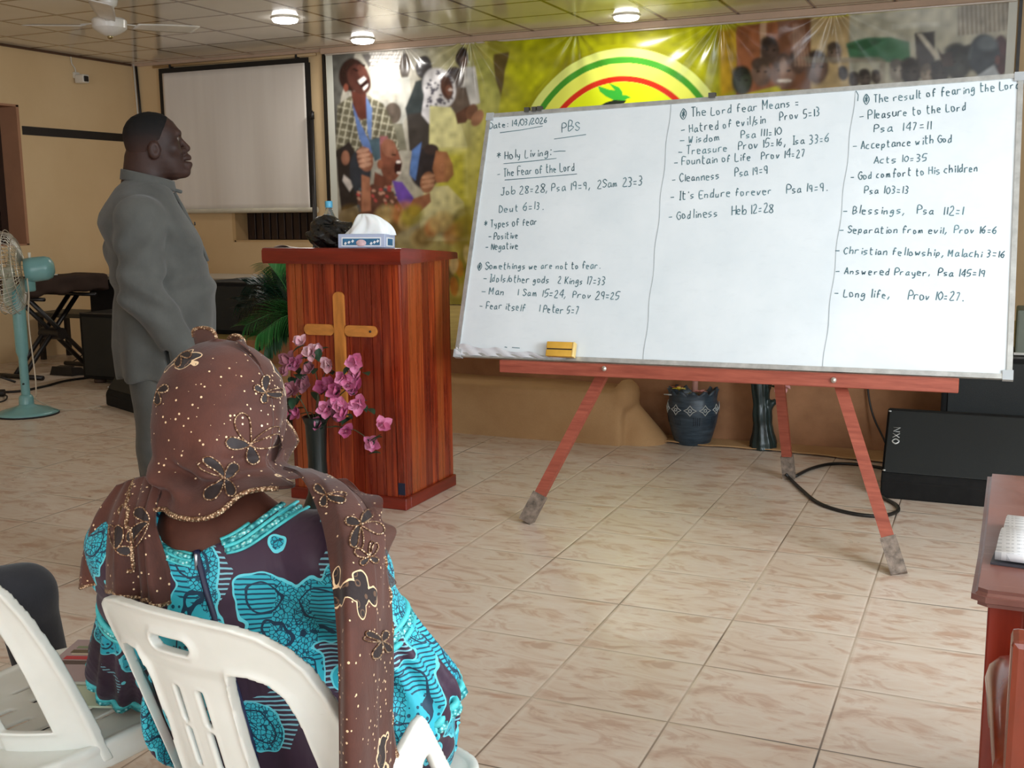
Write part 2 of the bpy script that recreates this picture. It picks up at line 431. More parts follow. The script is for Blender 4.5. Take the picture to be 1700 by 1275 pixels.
# back window, mostly behind the hanging screen
M_SILL = mat('tan_reveal', (206, 172, 126), 0.6, var=0.05)
g = g_join(g_box2((-5.68, YB - 0.004, 1.07), (-4.66, YB + 0.27, 1.087)), g_box2((-5.70, YB - 0.004, 1.07), (-5.66, YB + 0.27, 2.36)))
w2 = struct('window_2', g, M_SILL, 'dark boarded window below the hanging screen', smooth=False)
gs = [g_box2((-5.66, YB + 0.20, 1.085), (-4.66, YB + 0.24, 2.35))]
for k in range(11):
    x = -5.62 + k * 0.092; gs.append(g_box2((x, YB + 0.175, 1.09), (x + 0.075, YB + 0.20, 2.35), 0.004, 1))
obj('window_board', g_join(*gs), M_DARKWOOD, w2, smooth=False)
# right window frames (outside the frame, they let the daylight in)
M_FRAME = mat('white_window_frame', (222, 220, 214), 0.4)
def frame_x(n, x, y0, y1, z0, z1):
    b = 0.05
    g = g_join(g_box2((x, y0, z0), (x + 0.08, y0 + b, z1)), g_box2((x, y1 - b, z0), (x + 0.08, y1, z1)), g_box2((x, y0, z0), (x + 0.08, y1, z0 + b)), g_box2((x, y0, z1 - b), (x + 0.08, y1, z1)), g_box2((x, (y0 + y1) / 2 - b / 2, z0), (x + 0.08, (y0 + y1) / 2 + b / 2, z1)))
    struct(n, g, M_FRAME, smooth=False)
frame_x('window_3', XR + 0.12, -1.6, 0.4, 0.9, 2.4); frame_x('window_4', XR + 0.12, -4.9, -2.9, 0.9, 2.4)

# black painted band on the left wall, cable cover in the corner, pelmet above the banner
M_BLACK = mat('black_paint', (26, 21, 20), 0.5, var=0.15)
struct('trim_1', g_box2((XL, 5.09, 2.118), (XL + 0.006, YB, 2.198)), M_BLACK, 'black painted band across the left wall', smooth=False)
M_PELMET = mat('pinkish_cornice', (196, 168, 146), 0.55, var=0.08)
struct('trim_2', g_join(g_box2((-4.52, YB - 0.05, ZC - 0.055), (XR, YB, ZC - 0.001), 0.004, 1), g_box2((XL, YB - 0.02, ZC - 0.03), (-4.52, YB, ZC - 0.001))), M_PELMET, 'pinkish timber cornice under the ceiling edge', smooth=False)
struct('trim_3', g_box2((XL, YF, ZC - 0.022), (XL + 0.018, YB, ZC - 0.001)), mat('brown_cornice', (86, 60, 42), 0.5), 'thin brown cornice along the left wall', smooth=False)

# stage: long step and higher platform, all under glued brown carpet
def carpet_mat():
    t = NT('brown_stage_carpet'); p = t.pos()
    n = t.noise(p, 2.2, 4, 0.6); f = t.noise(p, 120, 2, 0.7)
    c = t.ramp(n, [(0.3, srgb(178, 138, 96)), (0.7, srgb(200, 162, 118))])
    c = t.mix(t.math('MULTIPLY', f, 0.3), c, srgb(150, 112, 76))
    t.set(c, 0.95, 0, 0.1); t.bump(f, 0.35, 0.003); return t.m
M_CARPET = carpet_mat()
M_CARPET2 = mat('dark_brown_stage_carpet', (158, 114, 82), 0.95, spec=0.1, var=0.2, vscale=4, bump=0.3, bscale=150)
M_STAGETOP = mat('olive_stage_carpet', (168, 146, 92), 0.95, spec=0.1, var=0.15, vscale=5, bump=0.3, bscale=150)
XS = -0.40    # right end of the low step
def step_fn(X, Y, Z):
    d = d_rbox(X, Y, Z, ((-3.9 + XS) / 2, 3.46, 0.10), ((XS + 3.9) / 2, 0.20, 0.215), 0.018)
    bulge = d_cap(X, Y, Z, (XS + 0.0, 3.42, 0.24), (XS + 0.06, 3.45, -0.02), 0.045, 0.165)
    hump = d_ell(X, Y, Z, (XS + 0.0, 3.38, 0.285), (0.075, 0.13, 0.095))
    d = smin(d, bulge, 0.03); d = smin(d, hump, 0.03)
    return d + 0.006 * np.sin(X * 5.2 + Z * 4) * np.cos(Z * 13 + X * 2)
V, F = surf_nets(step_fn, (-3.95, 3.1, -0.05), (XS + 0.25, 3.70, 0.42), 0.022)
st = struct('stage_step', (V, F), M_CARPET, 'low carpeted step along the stage front')
plat = struct('stage_platform', g_box2((-3.9, 3.62, 0.0), (XR, YB, 0.476), 0.012, 2), [M_CARPET2, M_STAGETOP], 'raised carpeted stage platform', smooth=False)
for f in plat.data.polygons:
    if f.normal.z > 0.7: f.material_index = 1
# loose carpet edge lying on the floor in the recess beside the step
def flap(u, v):
    x = XS - 0.06 + u * 1.75; yb = 3.64; yf = 3.45 - 0.02 * math.sin(u * 9) - 0.10 * u + (0.05 if u < 0.12 else 0)
    y = yb + (yf - yb) * v
    z = 0.006 + 0.02 * v * max(0, math.sin(u * 30 + 2)) * math.exp(-((u - 0.10) / 0.08) ** 2) + 0.004 * v * abs(math.sin(u * 21))
    return (x, y, z)
struct('trim_4', g_grid(flap, 90, 10, 0.005), M_CARPET, 'loose frayed carpet edge lying on the tiles')
# ------------------------------------------------------------------ printed vinyl banner across the stage wall
BX0, BX1, BZ0, BZ1 = -4.48, 1.60, 0.485, 2.868
def banner():
    nu, nv = 760, 298
    xs = np.linspace(BX0, BX1, nu + 1); zs = np.linspace(BZ0, BZ1, nv + 1)
    X, Z = np.meshgrid(xs, zs)
    # relief: folds running from the places where the sheet is nailed up
    rel = 0.006 * np.sin(X * 1.7 + 0.6 * np.sin(Z * 2)) + 0.003 * np.sin(X * 5.1 + Z * 1.3)
    for (ax, amp, spread) in ((-2.93, 0.020, 1.0), (-0.62, 0.018, 1.0), (-1.9, 0.009, 0.8), (0.27, 0.016, 0.8), (-3.62, 0.008, 0.6)):
        dx, dz = X - ax, (BZ1 - Z) + 0.05; ang = np.arctan2(dx, dz); rad = np.hypot(dx, dz)
        rel += amp * np.sin(ang * 13 + ax) * np.exp(-rad / 0.55 / spread) * np.clip(rad / 0.12, 0, 1)
    Y = YB - 0.022 - np.clip(rel, -0.018, 0.03)
    P = np.stack([X, Y, Z], -1).reshape(-1, 3)
    # paint the print in the flat coordinates of the sheet as photographed
    d = np.stack([X, np.full_like(X, YB - 0.02), Z], -1) - CAMC
    q = d @ CR.T; px = 850 + FPX * q[..., 0] / q[..., 2]; py = 637.5 + FPX * q[..., 1] / q[..., 2]
    I = np.zeros(px.shape + (3,))
    def c(*rgb): return np.array(srgb(*rgb)[:3])
    def put(m, col):
        m = np.clip(m, 0, 1)[..., None]; I[:] = I * (1 - m) + (col if isinstance(col, np.ndarray) else np.array(col)) * m
    def ell(cx, cy, rx, ry, col, rot=0.0, soft=0.12, a=1.0):
        r = math.radians(rot); dx, dy = px - cx, py - cy
        u = (dx * math.cos(r) + dy * math.sin(r)) / rx; v = (-dx * math.sin(r) + dy * math.cos(r)) / ry
        put(a * np.clip((1 - np.sqrt(u * u + v * v)) / soft + 0.5, 0, 1), col)
    def poly(pts, col, soft=1.6, a=1.0):
        p = np.array(pts, float); lo = p.min(0) - 6; hi = p.max(0) + 6
        m = (px > lo[0]) & (px < hi[0]) & (py > lo[1]) & (py < hi[1]); M = np.zeros(px.shape)
        if m.any(): M[m] = np.clip(0.5 - d_poly(px[m], py[m], pts) / soft, 0, 1) * a
        put(M, col)
        return M
    # backgrounds: grey hall left, yellow-green middle, brown / pale hall right
    t = np.clip((px - 690) / 160, 0, 1)[..., None]
    I[:] = c(176, 172, 160) * (1 - t) + c(196, 190, 60) * t
    n1 = np.sin(px * 0.035 + 2 * np.sin(py * 0.03)) * np.cos(py * 0.041 + px * 0.012)
    put(np.clip((px - 800) / 70, 0, 1) * np.clip((1240 - px) / 60, 0, 1), c(176, 178, 16))
    put(np.clip(n1, 0, 1) * 0.6 * (px > 810) * (px < 1230), c(210, 214, 24))
    put(np.clip(-n1, 0, 1) * 0.5 * (px > 810) * (px < 1230), c(136, 128, 20))
    put(0.8 * np.clip((py - 300) / 130, 0, 1) * np.clip((px - 555) / 20, 0, 1) * (px < 1250), c(150, 132, 44))
    # left group, far figures
    poly([(540, 88), (590, 88), (566, 160), (560, 215), (545, 250)], c(96, 96, 92))
    poly([(600, 90), (660, 84), (668, 120), (640, 125), (612, 112)], c(110, 106, 104))
    for k in range(11):
        for j in range(6):
            ell(615 + k * 5 + (j % 2) * 2.5, 88 + j * 6, 2.1, 2.6, c(224, 220, 214), 30)
    ell(640, 140, 28, 40, c(206, 200, 186)); poly([(620, 165), (665, 165), (672, 210), (650, 250), (616, 240)], c(188, 186, 176))
    ell(672, 110, 9, 22, c(74, 66, 60)); poly([(655, 130), (680, 128), (684, 180), (665, 210)], c(196, 196, 188))
    ell(704, 112, 14, 20, c(58, 56, 58)); poly([(690, 135), (720, 125), (726, 180), (722, 260), (690, 260), (672, 180)], c(52, 60, 62))
    poly([(675, 190), (720, 185), (716, 260), (680, 250)], c(60, 56, 54)); ell(652, 188, 14, 18, c(96, 86, 78)); poly([(636, 205), (668, 205), (676, 250), (640, 250)], c(128, 126, 110))
    ell(768, 96, 11, 18, c(60, 48, 42)); ell(771, 103, 7, 11, c(110, 88, 76)); poly([(752, 114), (790, 110), (800, 170), (770, 180)], c(210, 208, 204))
    ell(755, 130, 17, 19, c(82, 72, 68)); poly([(735, 145), (775, 145), (785, 190), (740, 190)], c(98, 84, 74))
    poly([(788, 100), (812, 96), (836, 130), (828, 190), (800, 190)], c(176, 176, 92)); poly([(820, 90), (846, 86), (832, 160), (822, 130)], c(100, 84, 44))
    # woman in a patterned scarf, pale yellow robe, clapping
    ell(729, 146, 27, 34, c(214, 212, 214), -20); poly([(705, 150), (722, 170), (716, 210), (700, 190)], c(206, 204, 208))
    for k in range(70):
        a = nrg.rand(2); ell(708 + 44 * a[0], 118 + 66 * a[1], 2.6, 1.8, c(86, 84, 96), 40 * a[0])
    ell(742, 146, 10, 20, c(84, 54, 44), -8); ell(745, 150, 5, 9, c(120, 78, 62)); ell(748, 149, 4, 2, c(216, 196, 186))
    poly([(714, 176), (748, 178), (764, 200), (776, 240), (778, 330), (718, 330), (712, 250)], c(212, 208, 150))
    poly([(720, 250), (776, 250), (778, 340), (722, 340)], c(190, 184, 70), 20)
    poly([(756, 190), (778, 176), (784, 186), (774, 204), (760, 206)], c(92, 60, 46)); ell(784, 186, 9, 14, c(120, 82, 62), 20); ell(793, 196, 9, 15, c(158, 112, 84), 30)
    # man in a checked shirt, head thrown back
    poly([(560, 175), (580, 160), (612, 160), (636, 172), (652, 205), (664, 250), (640, 262), (556, 262)], c(98, 94, 78))
    M = poly([(560, 175), (580, 160), (612, 160), (636, 172), (652, 205), (664, 250), (640, 262), (556, 262)], c(104, 100, 82), a=0.8)
    st = ((np.mod(px * 0.98 + py * 0.2, 11) < 2.2) | (np.mod(py * 0.98 - px * 0.2, 12) < 2.4)); put(M * st * 0.8, c(206, 202, 180))
    st2 = (np.mod(px * 0.98 + py * 0.2 + 5, 22) < 4); put(M * st2 * 0.5, c(58, 56, 44))
    poly([(582, 150), (608, 155), (614, 195), (600, 200), (588, 190)], c(88, 48, 40))
    poly([(584, 170), (594, 195), (620, 250), (612, 262), (596, 230)], c(92, 118, 172)); poly([(608, 160), (618, 180), (616, 240), (610, 220)], c(104, 130, 180))
    ell(584, 124, 22, 28, c(44, 27, 24), 10); ell(596, 132, 18, 26, c(72, 42, 36), -25); ell(602, 120, 8, 14, c(92, 56, 47), -25)
    poly([(592, 136), (604, 126), (612, 138), (604, 150)], c(40, 18, 18)); poly([(594, 134), (604, 127), (608, 131), (598, 140)], c(240, 232, 226)); poly([(602, 146), (611, 139), (610, 144), (604, 150)], c(236, 226, 220))
    ell(574, 146, 4, 7, c(120, 66, 52)); ell(590, 116, 5, 2, c(34, 18, 16), 20); ell(603, 108, 4, 2, c(34, 18, 16), 20)
    # dark suit figure at the edge
    poly([(557, 250), (580, 235), (594, 260), (596, 340), (566, 350), (560, 300)], c(44, 38, 38)); ell(573, 262, 7, 12, c(150, 104, 84)); poly([(570, 290), (588, 305), (580, 318), (568, 300)], c(214, 206, 200))
    # singing woman with raised fist, head scarf
    ell(598, 284, 18, 38, c(46, 52, 62)); poly([(612, 232), (640, 226), (644, 258), (622, 268)], c(70, 92, 104)); poly([(630, 226), (644, 226), (642, 260), (632, 262)], c(150, 96, 100))
    poly([(632, 240), (652, 232), (662, 252), (668, 272), (664, 290), (656, 300), (640, 304), (632, 280)], c(124, 74, 58)); ell(646, 246, 12, 16, c(150, 100, 80), -20)
    ell(661, 277, 6, 12, c(52, 18, 22), 10); ell(662, 269, 4, 2.2, c(238, 226, 220)); ell(663, 287, 4, 2, c(230, 214, 206)); ell(654, 257, 4, 1.8, c(32, 20, 18), 10); ell(631, 273, 5, 8, c(140, 86, 66))
    poly([(622, 285), (652, 300), (648, 330), (618, 330)], c(112, 66, 52)); poly([(592, 325), (618, 305), (654, 318), (668, 345), (660, 365), (596, 360)], c(96, 62, 52))
    for k in range(40):
        a = nrg.rand(2); ell(594 + 70 * a[0], 308 + 42 * a[1], 3.5, 2.2, c(*[(180, 74, 74), (70, 90, 100), (196, 150, 130)][k % 3]), 90 * a[1])
    poly([(600, 290), (614, 295), (616, 350), (600, 352)], c(172, 116, 90)); ell(606, 264, 13, 21, c(148, 98, 78), -15)
    for k in range(4): ell(602 + k * 1.5, 250 + k * 8, 11, 3.6, c(196, 150, 126), -12)
    poly([(652, 300), (668, 302), (692, 335), (694, 352), (676, 356), (660, 330)], c(110, 76, 176))
    # child in profile and second fist
    ell(706, 280, 26, 34, c(42, 38, 44)); poly([(684, 250), (700, 236), (690, 300), (680, 290)], c(86, 120, 180)); ell(716, 248, 12, 9, c(56, 44, 44))
    poly([(724, 250), (742, 252), (752, 272), (754, 290), (744, 302), (724, 304), (718, 280)], c(160, 106, 74)); ell(734, 278, 4, 7, c(176, 118, 84))
    poly([(706, 312), (744, 308), (770, 335), (780, 400), (700, 400), (696, 350)], c(206, 200, 150))
    poly([(686, 330), (714, 320), (716, 335), (690, 360), (676, 352)], c(148, 96, 70)); ell(710, 303, 12, 18, c(150, 102, 76), 10)
    for k in range(3): ell(711, 293 + k * 8, 11, 3.2, c(186, 138, 108), -10)
    # lower part: yellowish haze and shadows of many small figures
    for k in range(46):
        a = nrg.rand(3); ell(566 + 225 * a[0], 352 + 150 * a[1], 9 + 9 * a[2], 13 + 9 * a[2], c(*[(112, 86, 40), (160, 150, 40), (86, 60, 36), (186, 120, 70), (70, 54, 36), (196, 170, 110)][k % 6]), 60 * a[2], 0.5, 0.75)
    for k in range(14):
        a = nrg.rand(3); ell(690 + 90 * a[0], 400 + 90 * a[1], 7, 16, c(*[(180, 90, 40), (52, 44, 40), (206, 180, 140)][k % 3]), 30 * a[2] - 15, 0.3, 0.8)
    put(0.55 * np.clip((px - 735) / 60, 0, 1) * np.clip((py - 200) / 90, 0, 1) * (px < 900), c(176, 168, 28))
    # round emblem: pale ring, green ring, red ring, yellow field with a green bird over a dark hand
    ex, ey = X + 1.50, Z - 1.74; rr = np.hypot(ex, ey)
    def ring(r0, r1, col): put(np.clip((r1 - rr) / 0.008 + 0.5, 0, 1) * np.clip((rr - r0) / 0.008 + 0.5, 0, 1), col)
    put(0.55 * np.clip((1.08 - rr) / 0.12, 0, 1), c(96, 88, 8)); ring(-1, 0.985, c(222, 232, 128)); ring(0.86, 0.915, c(64, 150, 42)); ring(0.72, 0.86, c(226, 232, 96)); ring(0.705, 0.755, c(206, 44, 22)); ring(-1, 0.705, c(218, 232, 30))
    poly([(993, 143), (1012, 149), (1021, 150), (1011, 138), (1028, 145), (1033, 152), (1034, 158), (1040, 158), (1048, 162), (1041, 164), (1036, 168), (1018, 166), (1006, 160), (996, 152)], c(58, 176, 58), 1.2)
    poly([(1006, 170), (1020, 166), (1040, 167), (1036, 172), (1016, 177), (996, 176)], c(34, 44, 34), 1.2); poly([(996, 178), (1040, 172), (1038, 186), (1000, 190)], c(236, 240, 214), 1.2)
    poly([(1150, 60), (1210, 50), (1240, 150), (1228, 170), (1192, 170)], c(150, 150, 30), 10, 0.8); poly([(1192, 50), (1224, 46), (1222, 150), (1196, 160)], c(176, 132, 30), 8, 0.8)
    # right group: brown pillars, faces, green cloth, pale hall
    poly([(1222, 44), (1292, 34), (1300, 140), (1222, 160)], c(150, 92, 60)); poly([(1262, 38), (1272, 38), (1274, 110), (1262, 110)], c(196, 160, 130))
    poly([(1290, 34), (1350, 28), (1350, 150), (1296, 150)], c(122, 80, 58)); poly([(1346, 30), (1420, 26), (1424, 150), (1346, 150)], c(196, 172, 128))
    poly([(1410, 24), (1700, 0), (1700, 160), (1410, 160)], c(186, 184, 166)); poly([(1590, 10), (1680, 0), (1680, 50), (1590, 60)], c(120, 112, 96))
    for k in range(12): poly([(1592 + k * 7.5, 6), (1595 + k * 7.5, 6), (1597 + k * 7.5, 60), (1594 + k * 7.5, 60)], c(190, 184, 168), 1.5)
    poly([(1404, 72), (1440, 62), (1480, 62), (1510, 70), (1512, 100), (1480, 104), (1410, 96)], c(70, 122, 90)); poly([(1404, 78), (1440, 64), (1470, 66), (1430, 86)], c(50, 96, 66))
    poly([(1518, 55), (1552, 52), (1552, 130), (1524, 130)], c(58, 54, 52)); poly([(1522, 56), (1530, 56), (1566, 100), (1558, 104)], c(206, 200, 184)); poly([(1480, 40), (1560, 36), (1560, 44), (1480, 50)], c(204, 204, 190))
    for (x, y, r, col) in ((1278, 84, 19, (76, 60, 54)), (1264, 120, 20, (110, 88, 76)), (1300, 118, 24, (132, 104, 92)), (1325, 104, 16, (96, 74, 64)), (1356, 112, 23, (100, 80, 72)), (1385, 88, 15, (110, 94, 84)), (1232, 134, 20, (44, 52, 38)), (1400, 122, 10, (50, 44, 42)), (1418, 132, 11, (64, 56, 52)), (1436, 130, 13, (84, 76, 70)), (1455, 128, 10, (78, 70, 64)), (1490, 118, 16, (150, 144, 134)), (1512, 120, 20, (58, 54, 52)), (1540, 124, 14, (140, 130, 118)), (1560, 122, 18, (48, 46, 44)), (1590, 104, 26, (54, 58, 54)), (1612, 96, 18, (50, 54, 52))):
        ell(x, y, r * 0.85, r * 1.2, c(*col), 0, 0.25)
        ell(x - r * 0.1, y - r * 0.7, r * 0.75, r * 0.55, c(*[int(v * 0.55) for v in col]), 0, 0.3, 0.8)
        ell(x + r * 0.2, y + r * 0.1, r * 0.4, r * 0.6, c(*[min(255, int(v * 1.3)) for v in col]), 0, 0.6, 0.6)
        ell(x - r * 0.25, y - r * 0.05, r * 0.18, r * 0.08, c(24, 18, 16)); ell(x + r * 0.35, y - r * 0.05, r * 0.18, r * 0.08, c(24, 18, 16))
    ell(1302, 134, 12, 3, c(232, 222, 214)); ell(1300, 110, 6, 14, c(168, 138, 122), 0, 0.5); poly([(1308, 60), (1322, 38), (1334, 60), (1338, 110), (1326, 110)], c(146, 112, 98), 4, 0.8)
    for k in range(5): poly([(1316 + k * 4, 40), (1318 + k * 4, 40), (1322 + k * 6, 110), (1319 + k * 6, 110)], c(190, 160, 140), 2, 0.6)
    poly([(1555, 78), (1564, 90), (1580, 86), (1584, 110), (1566, 112)], c(60, 46, 40)); poly([(1330, 95), (1460, 95), (1470, 100), (1470, 140), (1462, 140), (1460, 104), (1340, 104)], c(150, 142, 128), 3, 0.7)
    ell(1662, 92, 14, 34, c(74, 40, 44)); ell(1634, 92, 26, 36, c(52, 62, 70)); poly([(1610, 80), (1616, 74), (1612, 100), (1606, 98)], c(70, 80, 84)); ell(1640, 72, 16, 12, c(110, 122, 128), 0, 0.6, 0.7); ell(1656, 100, 4, 8, c(110, 70, 66))
    poly([(1620, 128), (1650, 108), (1660, 128), (1656, 160), (1616, 160)], c(204, 214, 222))
    # small text line of blurred printing on the hidden lower part is left plain; white hem of the sheet
    def blur(A):
        B = np.pad(A, ((1, 1), (1, 1), (0, 0)), mode='edge'); return (B[:-2, 1:-1] + B[2:, 1:-1] + B[1:-1, :-2] + B[1:-1, 2:] + 2 * A) / 6
    soft = blur(blur(I)); ic = (rr < 1.02)[..., None]; I[:] = np.where(ic, I, soft)
    grain = nrg.rand(nv // 6 + 2, nu // 6 + 2); gy = np.linspace(0, grain.shape[0] - 1.01, nv + 1); gx = np.linspace(0, grain.shape[1] - 1.01, nu + 1)
    iy, ix = gy.astype(int)[:, None], gx.astype(int)[None, :]; ty, tx = (gy % 1)[:, None], (gx % 1)[None, :]
    gn = grain[iy, ix] * (1 - ty) * (1 - tx) + grain[iy + 1, ix] * ty * (1 - tx) + grain[iy, ix + 1] * (1 - ty) * tx + grain[iy + 1, ix + 1] * ty * tx
    I[:] = np.where(ic, I, I * (0.72 + 0.56 * gn)[..., None])
    hem = (X < BX0 + 0.075) | (X > BX1 - 0.06); put(hem * 1.0, c(214, 216, 206))
    F = []
    w = nu + 1
    j, i = np.meshgrid(np.arange(nv), np.arange(nu), indexing='ij'); a = (j * w + i).ravel()
    F = np.stack([a, a + 1, a + w + 1, a + w], 1)
    t = NT('printed_vinyl'); at = t.n('ShaderNodeAttribute'); at.attribute_name = 'print'
    t.set(at.outputs['Color'], 0.24, 0, 0.5); t.bump(t.noise(t.pos(), 3.0, 2, 0.5), 0.08, 0.02)
    me = bpy.data.meshes.new('banner'); me.from_pydata(P.tolist(), [], F.tolist()); me.update()
    ca = me.color_attributes.new('print', 'FLOAT_COLOR', 'POINT')
    ca.data.foreach_set('color', np.concatenate([I.reshape(-1, 3), np.ones((I.size // 3, 1))], 1).ravel().astype(np.float32))
    me.polygons.foreach_set('use_smooth', [True] * len(me.polygons)); me.materials.append(t.m)
    root = thing('banner', (-1.44, YB - 0.03, BZ0), 'wide printed vinyl banner with singing crowd and round dove emblem on the stage wall', 'banner')
    o = bpy.data.objects.new('printed_sheet', me); COL.objects.link(o); o.parent = root; o.location = (1.44, -YB + 0.03, -BZ0)
    alu = mat('pale_banner_rail', (206, 196, 186), 0.35, 0.2)
    obj('edge_strip', g_box2((BX0 - 0.035, YB - 0.03, BZ0), (BX0 - 0.012, YB - 0.001, BZ1)), mat('black_edge_strip', (30, 28, 26), 0.4), root, world=True, smooth=False)
    obj('edge_strip', g_box2((BX1 + 0.012, YB - 0.03, BZ0), (BX1 + 0.035, YB - 0.001, BZ1)), bpy.data.materials['black_edge_strip'], root, world=True, smooth=False)
    obj('top_rail', g_box2((BX0, YB - 0.034, BZ1 - 0.012), (BX1, YB - 0.001, BZ1 + 0.006), 0.004, 1), alu, root, world=True, smooth=False)
banner()

# ------------------------------------------------------------------ hanging projection screen
def screen():
    r = thing('projection_screen', (-5.6, YB - 0.06, 1.385), 'white pull-down projection screen with black borders hanging on the back wall', 'projection screen')
    white = NT('matte_screen_cloth'); n = white.noise(white.mapping(white.coord(), (6, 1, 0.3)), 1.2, 3, 0.5)
    white.set(white.ramp(n, [(0.3, srgb(228, 220, 212)), (0.7, srgb(236, 229, 221))]), 0.8, 0, 0.2); white = white.m
    blk = mat('black_screen_border', (22, 20, 20), 0.6); bar = mat('cream_metal_bar', (204, 198, 180), 0.35)
    x0, x1, z0, z1 = -6.455, -4.70, 1.40, 2.80
    def cloth(a, b, c, d, y):
        def f(u, v):
            x = a + (b - a) * u; z = c + (d - c) * v
            return (x, YB - y - 0.010 * math.sin((x + 6.4) * 9 + z) * (1.2 - v * 0.9) * (u * (1 - u) * 4) , z)
        return f
    obj('screen_cloth', g_grid(cloth(x0, x1, z0, z1, 0.055), 60, 24, 0.002), white, r, world=True)
    f = lambda a, b: (a[0], YB - 0.053, a[1], b[0], b[1])
    obj('top_border', g_box2((x0 - 0.045, YB - 0.052, z1 - 0.005), (x1 + 0.045, YB - 0.048, z1 + 0.05)), blk, r, world=True, smooth=False)
    obj('side_border', g_box2((x0 - 0.045, YB - 0.054, z0), (x0 + 0.002, YB - 0.050, z1)), blk, r, world=True, smooth=False)
    obj('side_border', g_prism([(x1 - 0.002, 0), (x1 + 0.045, 0), (x1 + 0.045, 0.004), (x1 - 0.002, 0.004)], z1 - z0, z0) if 0 else g_box2((x1 - 0.002, YB - 0.054, z0), (x1 + 0.062, YB - 0.050, z1)), blk, r, world=True, smooth=False)
    obj('bottom_bar', g_tube([(x0 - 0.05, YB - 0.06, z0 - 0.012), (x1 + 0.06, YB - 0.06, z0 - 0.012)], 0.024, 12), bar, r, world=True, auto=40)
    obj('bar_end_cap', g_tube([(x1 + 0.06, YB - 0.06, z0 - 0.012), (x1 + 0.085, YB - 0.06, z0 - 0.012)], 0.030, 12), bar, r, world=True, auto=40)
    obj('hanging_rod', g_tube([(x0 - 0.13, YB - 0.03, z1 + 0.075), (x1 + 0.12, YB - 0.03, z1 + 0.075)], 0.014, 8), mat('tan_rod', (196, 166, 124), 0.5), r, world=True)
    for x in (x0 + 0.1, x1 - 0.1): obj('wall_bracket', g_box2((x - 0.01, YB - 0.055, z1 + 0.04), (x + 0.01, YB, z1 + 0.085), 0.003, 1), blk, r, world=True, smooth=False)
    # dark folded stand leaning on the wall beside the screen
    p = thing('folded_stand', (-4.52, YB - 0.28, 0.0), 'slim black folded stand leaning upright on the wall right of the screen', 'stand')
    obj('pole', g_tube([(-4.50, YB - 0.28, 0.002), (-4.612, YB - 0.09, 2.26)], 0.017, 8), M_BLACK, p, world=True)
    obj('pole_cap', g_tube([(-4.612, YB - 0.09, 2.26), (-4.615, YB - 0.085, 2.33)], 0.022, 8), M_BLACK, p, world=True)
    obj('leg', g_tube([(-4.53, YB - 0.31, 0.002), (-4.590, YB - 0.15, 1.62)], 0.013, 8), M_BLACK, p, world=True)
screen()

# wall camera, its cable, and the cable running down the corner
def cctv():
    r = thing('wall_camera', (XL, 5.80, 2.70), 'small white wall camera with dark lens high on the left wall', 'camera')
    w = mat('white_camera_shell', (222, 216, 204), 0.35)
    obj('mount', g_box2((XL, 5.765, 2.70), (XL + 0.03, 5.835, 2.76), 0.008, 2), w, r, world=True, smooth=False)
    obj('body', g_box(0.12, 0.085, 0.085, (XL + 0.085, 5.80, 2.692), 0.018, 3), w, r, world=True)
    obj('lens', g_box(0.03, 0.06, 0.055, (XL + 0.138, 5.795, 2.690), 0.012, 3), M_BLACK, r, world=True)
    obj('cable', g_tube(catmull([(XL + 0.012, 5.80, 2.755), (XL + 0.012, 5.79, 2.80), (XL + 0.012, 5.755, 2.84), (XL + 0.012, 5.75, 2.915)], 5), 0.006, 6), w, r, world=True)
    c = thing('corner_cable', (XL + 0.03, YB - 0.03, 0.0), 'white and black cables running down the corner of the room', 'cable')
    obj('white_cable', g_tube([(XL + 0.045, YB - 0.022, 2.92), (XL + 0.06, YB - 0.02, 2.4), (XL + 0.05, YB - 0.02, 1.5), (XL + 0.05, YB - 0.02, 0.02)], 0.010, 6), w, c, world=True)
    obj('black_cable', g_tube([(XL + 0.075, YB - 0.02, 2.90), (XL + 0.095, YB - 0.018, 2.4), (XL + 0.09, YB - 0.018, 1.5), (XL + 0.08, YB - 0.018, 0.02)], 0.012, 6), M_BLACK, c, world=True)
cctv()

# round ceiling lamps and the ceiling fan
def ceiling_lamps():
    em = NT('lit_lamp_diffuser'); em.b.inputs['Emission Color'].default_value = (1, 0.97, 0.93, 1); em.b.inputs['Emission Strength'].default_value = 14.0
    em.set((1, 1, 1, 1), 0.3)
    rim = mat('white_lamp_rim', (220, 214, 204), 0.3)
    L = [((473, 27), 'round lit ceiling lamp farthest left, over the projection screen'), ((602, 62), 'round lit ceiling lamp close to the banner, between the other two'), ((1040, 23), 'round lit ceiling lamp over the emblem of the banner')]
    for i, (q, lab) in enumerate(L):
        p = at_Z(q[0], q[1] + 2, ZC)
        r = thing('ceiling_lamp', (p[0], p[1], ZC), lab, 'lamp', 'round lamps on the ceiling')
        R = 0.102
        obj('rim', g_lathe([(R + 0.012, 0), (R + 0.014, -0.006), (R + 0.006, -0.014), (R - 0.004, -0.014)], 36), rim, r)
        obj('diffuser', g_lathe([(R + 0.004, -0.010), (R, -0.024), (R * 0.92, -0.036), (R * 0.6, -0.044), (0.0001, -0.046)], 36), em.m, r)
        ld = bpy.data.lights.new('lamp_light', 'AREA'); ld.shape = 'DISK'; ld.size = 0.26; ld.energy = 11; ld.color = (1, 0.96, 0.9)
        lo = bpy.data.objects.new('lamp_light', ld); COL.objects.link(lo); lo.parent = r; lo.location = (0, 0, -0.06)
ceiling_lamps()

